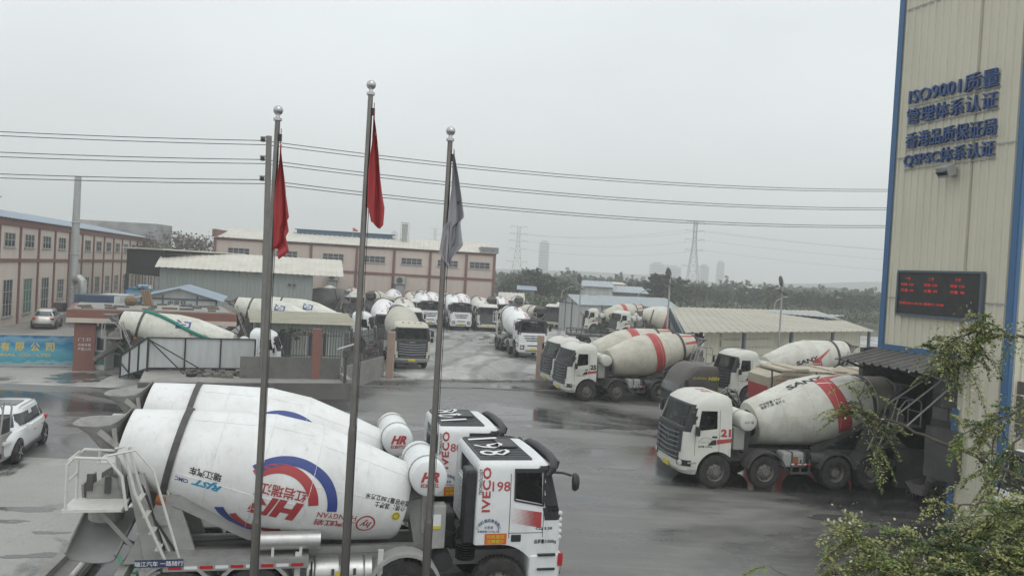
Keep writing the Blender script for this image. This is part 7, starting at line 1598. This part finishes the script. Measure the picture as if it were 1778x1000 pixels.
# ------------------------------------------------------------------ street lamps
def lamp(px, pyt, pyb, Y, label, kind):
    T = D(px, pyt, Y); o = tag(empty('street_lamp', Vector((T.x, Y, 0))), label, 'street lamp', 'street lamps of the truck yard'); h = T.z
    mb = MB(); mb.tube([(0,0,0),(0,0,h-0.4),(0,0,h)] if kind == 'disc' else [(0,0,0),(0,0,h-1.2),(0.25,0,h-0.6),(1.3,0,h)], 0.07, 'frame_grey', 8); mb.build('pole', o)
    mb = MB()
    if kind == 'disc':
        mb.lathe((-0.12,0,h+0.15), (0.85,-0.5,0.2), [(-0.10,0.0),(-0.10,0.36),(0.0,0.46),(0.08,0.36),(0.10,0)], 'frame_dark', 16); mb.build('lamp_head', o); o2 = MB(); o2.box((0,0,h-0.7), (0.7,0.5,0.05), 'frame_dark', Matrix.Rotation(R_(30),3,'Y')); o2.build('solar_panel', o)
    else: mb.box((1.55,0,h+0.03), (0.6,0.22,0.1), 'clad_white', bev=0.03); mb.build('lamp_head', o)
    return o
lamp(1009, 487, 575, 78, 'street lamp with a dark tilted disc head by the storage shed door', 'disc')
lamp(1164, 478, 575, 62, 'street lamp with a large dark disc head over the canopy truss', 'disc')
lamp(1359, 492, 575, 62, 'street lamp with a dark disc head on a leaning neck over the cream canopy', 'disc')
lamp(976, 497, 560, 128, 'thin arm street lamp among bushes beyond the storage shed', 'arm')
lamp(1012, 483, 560, 130, 'thin arm street lamp next to the small white house', 'arm')
lamp(1107, 502, 560, 112, 'thin arm street lamp before the dark walled house', 'arm')
lamp(1346, 515, 560, 120, 'thin arm street lamp rising behind the cream canopy', 'arm')

# ------------------------------------------------------------------ pylons, their cables and the far city
mat('pylon_grey', (0.20, 0.21, 0.22), 0.6, metal=0.3)
def pylon(px, Y, zt, label, sc_=1.0):
    x = D(px, 470, Y).x; o = tag(empty('pylon', Vector((x, Y, 0))), label, 'pylon'); H = zt; W = lambda z: (3.9-3.0*min(1, z/(H*0.72)) if z < H*0.72 else 0.9)*sc_; t = 0.16*sc_
    lv_ = [0, H*.18, H*.33, H*.46, H*.57, H*.66, H*.74, H*.82, H*.9, H]; mb = MB(); cn = [(1,1),(-1,1),(-1,-1),(1,-1)]
    for a, b in zip(lv_, lv_[1:]):
        wa, wb = W(a), W(b)
        for i in range(4):
            c, d = cn[i], cn[(i+1) % 4]; P = lambda q, w_, z: (q[0]*w_, q[1]*w_, z)
            mb.bar(P(c,wa,a), P(c,wb,b), t*1.3, t*1.3, 'pylon_grey', up=(1,0,0)); mb.bar(P(c,wa,a), P(d,wb,b), t*.7, t*.7, 'pylon_grey', up=(1,0,0)); mb.bar(P(d,wa,a), P(c,wb,b), t*.7, t*.7, 'pylon_grey', up=(1,0,0)); mb.bar(P(c,wb,b), P(d,wb,b), t*.7, t*.7, 'pylon_grey')
    mb.build('lattice_mast', o)
    for z, l in ((H*.40,6.5),(H*.62,5.0),(H*.76,5.5),(H*.88,5.5),(H,5.0)):
        mb = MB(); l *= sc_; w_ = W(z)
        for s in (1,-1): mb.bar((s*w_,0.5,z-0.9*sc_), (s*l,0,z+0.15), t*.8, t*.8, 'pylon_grey'); mb.bar((s*w_,0,z), (s*l,0,z+0.15), t*.8, t*.8, 'pylon_grey'); mb.bar((s*l,0,z+.1), (s*l,0,z-2.0*sc_), t*.6, t*.6, 'pylon_grey', up=(1,0,0))
        mb.build('cross_arm', o)
    return o
p1 = pylon(897, 500, 36, 'hazy lattice pylon above the dark tree clump beyond the rear workshop'); p2 = pylon(1203, 470, 43, 'hazy tall lattice pylon beyond the canopy and its disc lamp'); p3 = pylon(752, 780, 46, 'faint far pylon rising behind the rear workshop roof')
for k, (za, zb, s) in enumerate(((31.5,38,1),(31.5,38,-1),(27,32.5,1),(22,26.5,1))):
    a = p1.location+Vector((5*s,0,za)); b = p2.location+Vector((5*s,0,zb)); pts = [a+(b-a)*(i/20)-e*3.5*4*(i/20)*(1-i/20) for i in range(21)]; c = b+Vector((260,-40,-3)); pts += [b+(c-b)*(i/16)-e*5*4*(i/16)*(1-i/16) for i in range(1, 17)]
    mb = MB(); mb.tube(pts, 0.05, 'pylon_grey', 4); tag(mb.build('transmission_line'), ('thin cable strung high between the two hazy pylons', 'thin top cable on the far arms of the hazy pylons', 'thin middle cable between the two hazy pylons', 'thin lowest cable between the two hazy pylons')[k], 'cable', 'cables strung between the pylons')
mat('city_haze_grey', (0.34, 0.37, 0.40), 0.8, var=0.1, dirt=0.3, dcol=(0.12, 0.13, 0.15), scale=0.05)  # base grey lightened so that extra haze is painted onto the far blocks
for (pl, pr_, pt_, Y, lab) in ((937, 954, 421, 1150, 'faint lone skyscraper in the haze between the pylons'), (1130, 1152, 458, 1250, 'faint squat tower block in haze near the disc lamp'), (1150, 1180, 463, 1300, 'faint broad block in haze beside the squat tower block'), (1216, 1230, 462, 1200, 'faint slab block in haze just past the tall pylon'), (1246, 1257, 456, 1200, 'faint slender tower in haze over the plantation trees'), (680, 690, 404, 1250, 'very faint tower in haze above the workshop roof stack')):
    A, B = D(pl, pt_, Y), D(pr_, pt_, Y); o = tag(empty('tower_block', Vector(((A.x+B.x)/2, Y, 0))), lab, 'tower block'); wd = B.x-A.x
    mb = MB(); mb.box((0,0,A.z/2), (wd,wd,A.z), 'city_haze_grey'); mb.box((0,0,A.z+1.5), (wd*.6,wd*.6,3), 'city_haze_grey'); mb.build('wall', o)
    mb = MB()
    for k in range(int(A.z/4)): mb.box((0,-wd/2-0.03,3+4*k), (wd*.9,0.1,1.6), 'window_dark')
    mb.build('window_band', o)

# ------------------------------------------------------------------ trees
mat('leaf_dark', (0.030, 0.048, 0.024), 0.7, var=0.2, dirt=0.4, dcol=(0.055, 0.07, 0.035), scale=0.6); mat('leaf_mid', (0.055, 0.080, 0.036), 0.7, var=0.2, dirt=0.3, dcol=(0.03, 0.05, 0.025), scale=0.6); mat('leaf_light', (0.095, 0.125, 0.05), 0.7); mat('leaf_dry', (0.14, 0.115, 0.085), 0.8); mat('leaf_dry2', (0.10, 0.085, 0.07), 0.8); mat('leaf_blue', (0.04, 0.06, 0.045), 0.7)
def crown(mb, c, rx, ry, rz, clumps, per, leaf, mats, rnd, shell=0.55):
    for _ in range(clumps):
        while True:
            d = Vector((rnd.uniform(-1,1), rnd.uniform(-1,1), rnd.uniform(-1,1)))
            if shell < d.length < 1: break
        cc = Vector(c)+Vector((d.x*rx, d.y*ry, d.z*rz)); cr = rnd.uniform(0.12,0.30)*(rx+rz)/2; m_ = rnd.choice(mats)
        vs = []; fs = []
        for _ in range(per):
            p = cc+Vector((rnd.gauss(0,.45), rnd.gauss(0,.45), rnd.gauss(0,.38)))*cr; a = Vector((rnd.uniform(-1,1), rnd.uniform(-1,1), rnd.uniform(-.6,.6))).normalized(); b = a.cross(Vector((rnd.uniform(-1,1), rnd.uniform(-1,1), rnd.uniform(-1,1)))).normalized(); s = leaf*rnd.uniform(.6,1.3); k = len(vs)
            vs += [p-a*s, p+b*s*.55, p+a*s, p-b*s*.55]; fs.append((k,k+1,k+2,k+3))
        mb.add(vs, fs, m_)
def limbs(mb, h, r, spread, rnd, n=6, m='bark'):
    mb.tube([(0,0,-0.2),(rnd.uniform(-.1,.1)*h*.2,0,h*.35),(0,rnd.uniform(-.1,.1)*h*.3,h*.8)], [r,r*.75,r*.25], m, 8)
    for k in range(n): a = 2*PI*k/n+rnd.uniform(-.4,.4); z = h*rnd.uniform(.3,.55); mb.tube([(0,0,z),(math.cos(a)*spread*.45,math.sin(a)*spread*.45,z+h*.16),(math.cos(a)*spread*.9,math.sin(a)*spread*.9,z+h*.32)], [r*.4,r*.25,r*.08], m, 5)
_tr = {}
def tree(kind, x, y, s, label, rz=0.0, group='trees beyond the truck yard'):
    o = empty('tree', (x, y, -0.1), rz); tag(o, label, 'tree', group); o.scale = (s, s, s); rnd = random.Random(hash(kind) % 1000 if False else sum(map(ord, kind)))
    if kind not in _tr:
        t = MB(); c = MB()
        if kind.startswith('broad'):
            limbs(t, 6, 0.25, 3, rnd); k = int(kind[-1]); ms = [['leaf_dark','leaf_mid','leaf_dark'],['leaf_mid','leaf_dark','leaf_light'],['leaf_dark','leaf_blue','leaf_mid']][k % 3]
            for _ in range(4): crown(c, (rnd.uniform(-1.6,1.6), rnd.uniform(-1.4,1.4), rnd.uniform(4.2,6.4)), 2.2, 2.2, 1.7, 20, 26, 0.30, ms, rnd)
            crown(c, (0,0,3.2), 3.2, 3.0, 2.2, 26, 22, 0.30, ms, rnd)
        elif kind.startswith('spire'):
            limbs(t, 9, 0.2, 1.0, rnd, 8)
            for j in range(9): z = 1.2+0.95*j; crown(c, (rnd.uniform(-.15,.15),0,z), 1.7*(1-j/10.5)+.25, 1.7*(1-j/10.5)+.25, .75, 9, 24, 0.24, ['leaf_blue','leaf_dark'], rnd, 0.3)
        elif kind == 'dry':
            limbs(t, 6, 0.3, 3.6, rnd, 9); 
            for k in range(130): a = rnd.uniform(0,2*PI); q = Vector((math.cos(a)*rnd.uniform(.3,2.9), math.sin(a)*rnd.uniform(.3,2.6), rnd.uniform(3.2,5))); t.tube([q*0.7+e*1.0, q, q+Vector((math.cos(a)*.9, math.sin(a)*.9, rnd.uniform(.5,1.2)))], [.05,.03,.01], 'bark', 4)
            crown(c, (0,0,4.4), 4.0, 3.2, 2.1, 170, 26, 0.13, ['leaf_dry','leaf_dry','leaf_dry2'], rnd, 0.25)
        _tr[kind] = (t.mesh('trunk'), c.mesh('crown'))
    obj('trunk', _tr[kind][0], o); obj('crown', _tr[kind][1], o); return o
tree('dry', D(313, 430, 118).x, 118, 1.5, 'bare greyish tree between the two peach workshops', 0, None) if False else None
o = tree('dry', D(313, 430, 118).x, 118, 1.55, 'sparse greyish brown tree standing between the two peach workshops'); 
tl_ = random.Random(21); kinds = ('dense dark', 'mid green rounded', 'bluish dark')
spots = [(878,170,1.0),(905,158,1.25),(930,160,1.45),(955,158,1.3),(985,165,1.1),(1000,150,0.9),(1110,190,1.3),(1135,165,1.5),(1160,160,1.6),(1185,172,1.5),(1150,200,1.5),(1210,185,1.3),(1235,200,1.2),(1262,190,1.1),(1290,205,1.25),(1318,195,1.2),(1345,180,1.35),(1372,195,1.3),(1398,185,1.3),(1425,190,1.2),(1448,180,1.3),(1476,190,1.25),(1502,182,1.3),(1525,190,1.2),(890,210,1.3),(920,220,1.2),(965,215,1.2),(1045,150,0.8),(1075,230,1.2),(1330,230,1.4),(1410,235,1.4),(1490,230,1.4),(1265,240,1.3),(1085,158,.8),(1000,120,.55),(1022,122,.5)]
for i, (px, Y, s) in enumerate(spots):
    k = i % 3; near_ = 'dark tree clump by the tall haze pylon' ; x = D(px, 500, Y).x
    tree('broad%d' % (i % 6), x, Y, s*0.70, ['dense dark crowned tree in the far belt beyond the yard', 'mid green rounded tree in the far belt beyond the yard', 'bluish dark tree in the far belt beyond the yard'][k], tl_.uniform(0,6), ('dense dark far trees', 'mid green far trees', 'bluish far trees')[k])
for i, (px, Y, s) in enumerate([(975,300,1.35),(985,305,1.5),(996,300,1.4),(1006,308,1.3),(1070,300,1.3),(1078,296,1.45),(1088,300,1.2),(1098,302,1.3),(1106,300,1.15),(1252,330,1.4),(1262,325,1.6),(1272,330,1.3),(1298,335,1.4),(1284,330,1.2),(1025,320,1.2),(1040,315,1.1),(950,310,1.0),(870,300,1.1),(1380,330,1.2),(1510,320,1.2)]):
    tree('spire%d' % (i % 3), D(px, 480, Y).x, Y, s*0.72, 'slim pointed conifer on the hazy skyline', i*1.3, 'pointed conifers on the skyline')
# continuous wood and planting behind them
rnd = random.Random(5); mb = MB()
for i in range(420):
    px = rnd.uniform(840, 1600); Y = rnd.uniform(235, 420); x = D(px, 480, Y).x; h = rnd.uniform(5.5, 9.0)*(1 if px < 1250 else 1.05); crown(mb, (x, Y, h*0.5), 4.6, 4, h*0.5, 8, 14, 0.75, ['leaf_dark','leaf_mid','leaf_blue'], rnd, 0.3)
tag(mb.build('woodland'), kind='stuff')
mb = MB()
for i in range(520):
    px = rnd.uniform(868, 1560); Y = rnd.uniform(128, 150) if px < 1230 else rnd.uniform(150, 178); c = D(px, 520, Y); h = rnd.uniform(1.6, 3.4); vs = []; fs = []; m_ = rnd.choice(['leaf_mid','leaf_light','leaf_dark','leaf_mid'])
    for k in range(16):
        a = rnd.uniform(0,2*PI); l = rnd.uniform(.8,1.7); d = Vector((math.cos(a),math.sin(a),0)); s_ = Vector((-d.y,d.x,0))*.16; b = Vector((c.x+rnd.uniform(-.6,.6),Y+rnd.uniform(-.6,.6),h*rnd.uniform(.35,.9))); q = len(vs)
        vs += [b-s_*.3, b+s_*.3, b+d*l*.55+e*l*.4+s_, b+d*l*.55+e*l*.4-s_, b+d*l+e*l*.12]; fs += [(q,q+1,q+2,q+3),(q+3,q+2,q+4)]
    mb.add(vs, fs, m_)
tag(mb.build('undergrowth'), kind='stuff')
# weeds trailing on the roofed hut
P = D(508, 577, 49.8); mb = MB(); crown(mb, (0,0,0), 0.95, 0.35, 0.35, 26, 20, 0.07, ['leaf_mid','leaf_dark','leaf_dry'], rnd, 0.1)
for k in range(7): mb.tube([(-0.8+.26*k,0,-.9),(-.8+.27*k,.05,0.1)], .012, 'bark', 4)
o = mb.build('climbing_shrub'); o.location = (P.x, P.y, P.z-0.1); tag(o, 'scraggly green shrub growing at the hut eave', 'shrub')

# ------------------------------------------------------------------ leafy tree reaching in from the near corner
mat('spray_green', (0.155, 0.205, 0.06), 0.6, spec=0.3); mat('spray_dark', (0.085, 0.125, 0.05), 0.6, spec=0.3); mat('spray_yellow', (0.28, 0.29, 0.11), 0.6, spec=0.3); mat('blossom', (0.42, 0.42, 0.30), 0.7)
ft = tag(empty('feathery_tree', (6.2, 7.4, 0)), 'feathery leaved tree with pale blossom reaching in before the tower', 'tree'); base = Vector((6.2, 7.4, 0))
rnd = random.Random(17); tb = MB(); lf = MB(); tb.tube([(0,0,-0.1),(0.1,0,1.5),(-0.05,0.1,3.0),(-0.2,0,4.3)], [0.13,0.11,0.08,0.04], 'bark', 10)
def spray(p, d, L_, dens=1.0):
    d = d.normalized(); sd_ = d.cross(e); sd_ = (sd_ if sd_.length > .1 else Vector((1,0,0))).normalized(); mm = rnd.choice(['spray_green','spray_green','spray_dark','spray_yellow','spray_yellow']); pts = [p+d*L_*k/5-e*L_*0.45*(k/5)**2 for k in range(6)]
    tb.tube(pts, [.004,.0035,.003,.0025,.002,.001], 'bark', 3); vs = []; fs = []
    for k in range(1, 11):
        t = k/10; q = p+d*L_*t-e*L_*0.45*t*t
        for s in (1,-1):
            sub = sd_*s*L_*0.32*(1.15-t)+d*L_*.12
            for j in range(1, 5):
                c = q+sub*(j/4)+Vector((rnd.gauss(0,.006),rnd.gauss(0,.006),rnd.gauss(0,.008)))-e*0.02*j/4; a = (d*rnd.uniform(.2,1)+sd_*s*rnd.uniform(.3,1)+e*rnd.uniform(-.6,.4)).normalized(); b = a.cross(Vector((rnd.uniform(-.5,.5),rnd.uniform(-.5,.5),1))).normalized(); ln = rnd.uniform(.010,.020); i = len(vs)
                vs += [c-a*ln, c+b*ln*.6, c+a*ln, c-b*ln*.6]; fs.append((i,i+1,i+2,i+3))
    lf.add(vs, fs, mm)
def bloom(p):
    for _ in range(10):
        c = p+Vector((rnd.gauss(0,.05),rnd.gauss(0,.05),rnd.gauss(0,.05)))
        a = Vector((rnd.uniform(-1,1),rnd.uniform(-1,1),rnd.uniform(-1,1))).normalized(); b = a.cross(Vector((rnd.uniform(-1,1),.3,.9))).normalized(); s = rnd.uniform(.008,.02); lf.add([c-a*s,c+b*s*.7,c+a*s,c-b*s*.7], [(0,1,2,3)], rnd.choice(['blossom','spray_yellow']))
BR = [  # points in the photograph with a depth, start radius, sprays, blossom share
 ([(1800,842,7.6),(1700,795,7.9),(1620,760,8.1),(1553,733,8.3),(1500,718,8.4),(1455,708,8.5)], .024, (0.6,1.0), 16, .5),
 ([(1500,718,8.4),(1490,690,8.4),(1505,665,8.4),(1480,655,8.4)], .01, (0,1), 9, .4),
 ([(1530,728,8.4),(1515,770,8.4),(1520,800,8.4)], .01, (0,1), 9, .5),
 ([(1800,588,7.4),(1740,580,7.5),(1690,577,7.6),(1650,588,7.7),(1622,610,7.7)], .018, (0.15,1), 26, .9),
 ([(1700,577,7.6),(1690,610,7.6),(1680,650,7.6)], .01, (0,1), 16, .7), ([(1660,585,7.7),(1640,615,7.7),(1650,645,7.7)], .008, (0,1), 10, .7),
 ([(1690,577,7.6),(1705,552,7.6),(1720,545,7.6)], .007, (0,1), 6, .6), ([(1790,700,7.2),(1750,722,7.2),(1700,740,7.3),(1660,760,7.3)], .014, (0,1), 22, .6),
 ([(1740,730,7.2),(1720,780,7.2),(1700,830,7.2)], .01, (0,1), 11, .7), ([(1770,760,7.0),(1745,800,7.0),(1725,850,7.0)], .01, (0,1), 9, .6),
 ([(1790,868,6.8),(1720,872,6.9),(1660,878,7.0),(1632,876,7.0)], .013, (0,1), 16, .7),
 ([(1790,1010,6.2),(1700,970,6.3),(1650,945,6.4),(1590,932,6.5),(1540,945,6.6),(1500,975,6.6)], .014, (0.1,1), 44, .6),
 ([(1800,930,6.3),(1740,915,6.4),(1680,915,6.5),(1640,930,6.5)], .012, (0,1), 44, .6), ([(1800,960,6.1),(1740,965,6.1),(1680,985,6.1),(1620,1000,6.1)], .012, (0,1), 54, .5),
 ([(1720,1010,6.0),(1650,990,6.1),(1580,975,6.2),(1500,985,6.2),(1440,990,6.3)], .012, (0,1), 54, .5), ([(1600,1010,6.2),(1540,960,6.3),(1490,930,6.4),(1470,918,6.4)], .011, (0.1,1), 26, .5), ([(1800,900,6.2),(1760,890,6.2),(1700,895,6.3)], .012, (0,1), 22, .4), ([(1800,990,5.9),(1740,1000,5.9)], .012, (0,1), 26, .4),
 ([(1385,1010,6.6),(1350,992,6.6),(1318,978,6.6)], .005, (0.8,1), 1, 0)]
for pts, r0, (ta, tb_), ns, bl in BR:
    W = [D(a, b, Y)-base for a, b, Y in pts]; N = len(W); dense = []
    for i in range(N-1):
        for k in range(4): dense.append(W[i]+(W[i+1]-W[i])*(k/4)+Vector((rnd.gauss(0,.008),rnd.gauss(0,.008),rnd.gauss(0,.008))))
    dense.append(W[-1]); n = len(dense); tb.tube(dense, [r0*(1-.8*i/(n-1)) for i in range(n)], 'bark', 6)
    if pts[0][0] >= 1785: tb.tube([dense[0], dense[0]+Vector((0.5,0.2,-0.25)), Vector((-0.1,0.05,3.6))], [r0,r0*1.2,r0*1.6], 'bark', 6)
    for _ in range(ns):
        t = ta+(tb_-ta)*rnd.random(); i = min(n-2, int(t*(n-1))); p = dense[i].lerp(dense[i+1], rnd.random()); d = (dense[i+1]-dense[i]).normalized(); dirn = d*rnd.uniform(-.2,1)+Vector((rnd.gauss(0,.6),rnd.gauss(0,.5),rnd.gauss(-.1,.5))); spray(p, dirn, rnd.uniform(.16,.34))
        for _ in range(2):
            if rnd.random() < bl: bloom(p+Vector((rnd.gauss(0,.09),rnd.gauss(0,.08),rnd.gauss(-.06,.09))))
tb.build('trunk', ft); lf.build('crown', ft)

# ------------------------------------------------------------------ haze
m = bpy.data.materials.new('haze_air'); m.use_nodes = True; t = m.node_tree; t.nodes.clear()
o_ = t.nodes.new('ShaderNodeOutputMaterial'); v_ = t.nodes.new('ShaderNodeVolumePrincipled'); v_.inputs['Color'].default_value = (0.95, 0.965, 0.97, 1); v_.inputs['Density'].default_value = 0.0012; v_.inputs['Anisotropy'].default_value = 0.2
t.links.new(v_.outputs[0], o_.inputs['Volume']); M['haze_air'] = m
mb = MB(); mb.box((0, 850, 49), (3500, 1900, 102), 'haze_air'); tag(mb.build('haze'), kind='stuff')
for ob in list(bpy.data.objects):
    if ob.type == 'MESH' and ob.name.startswith(('trunk', 'crown')) and False: pass
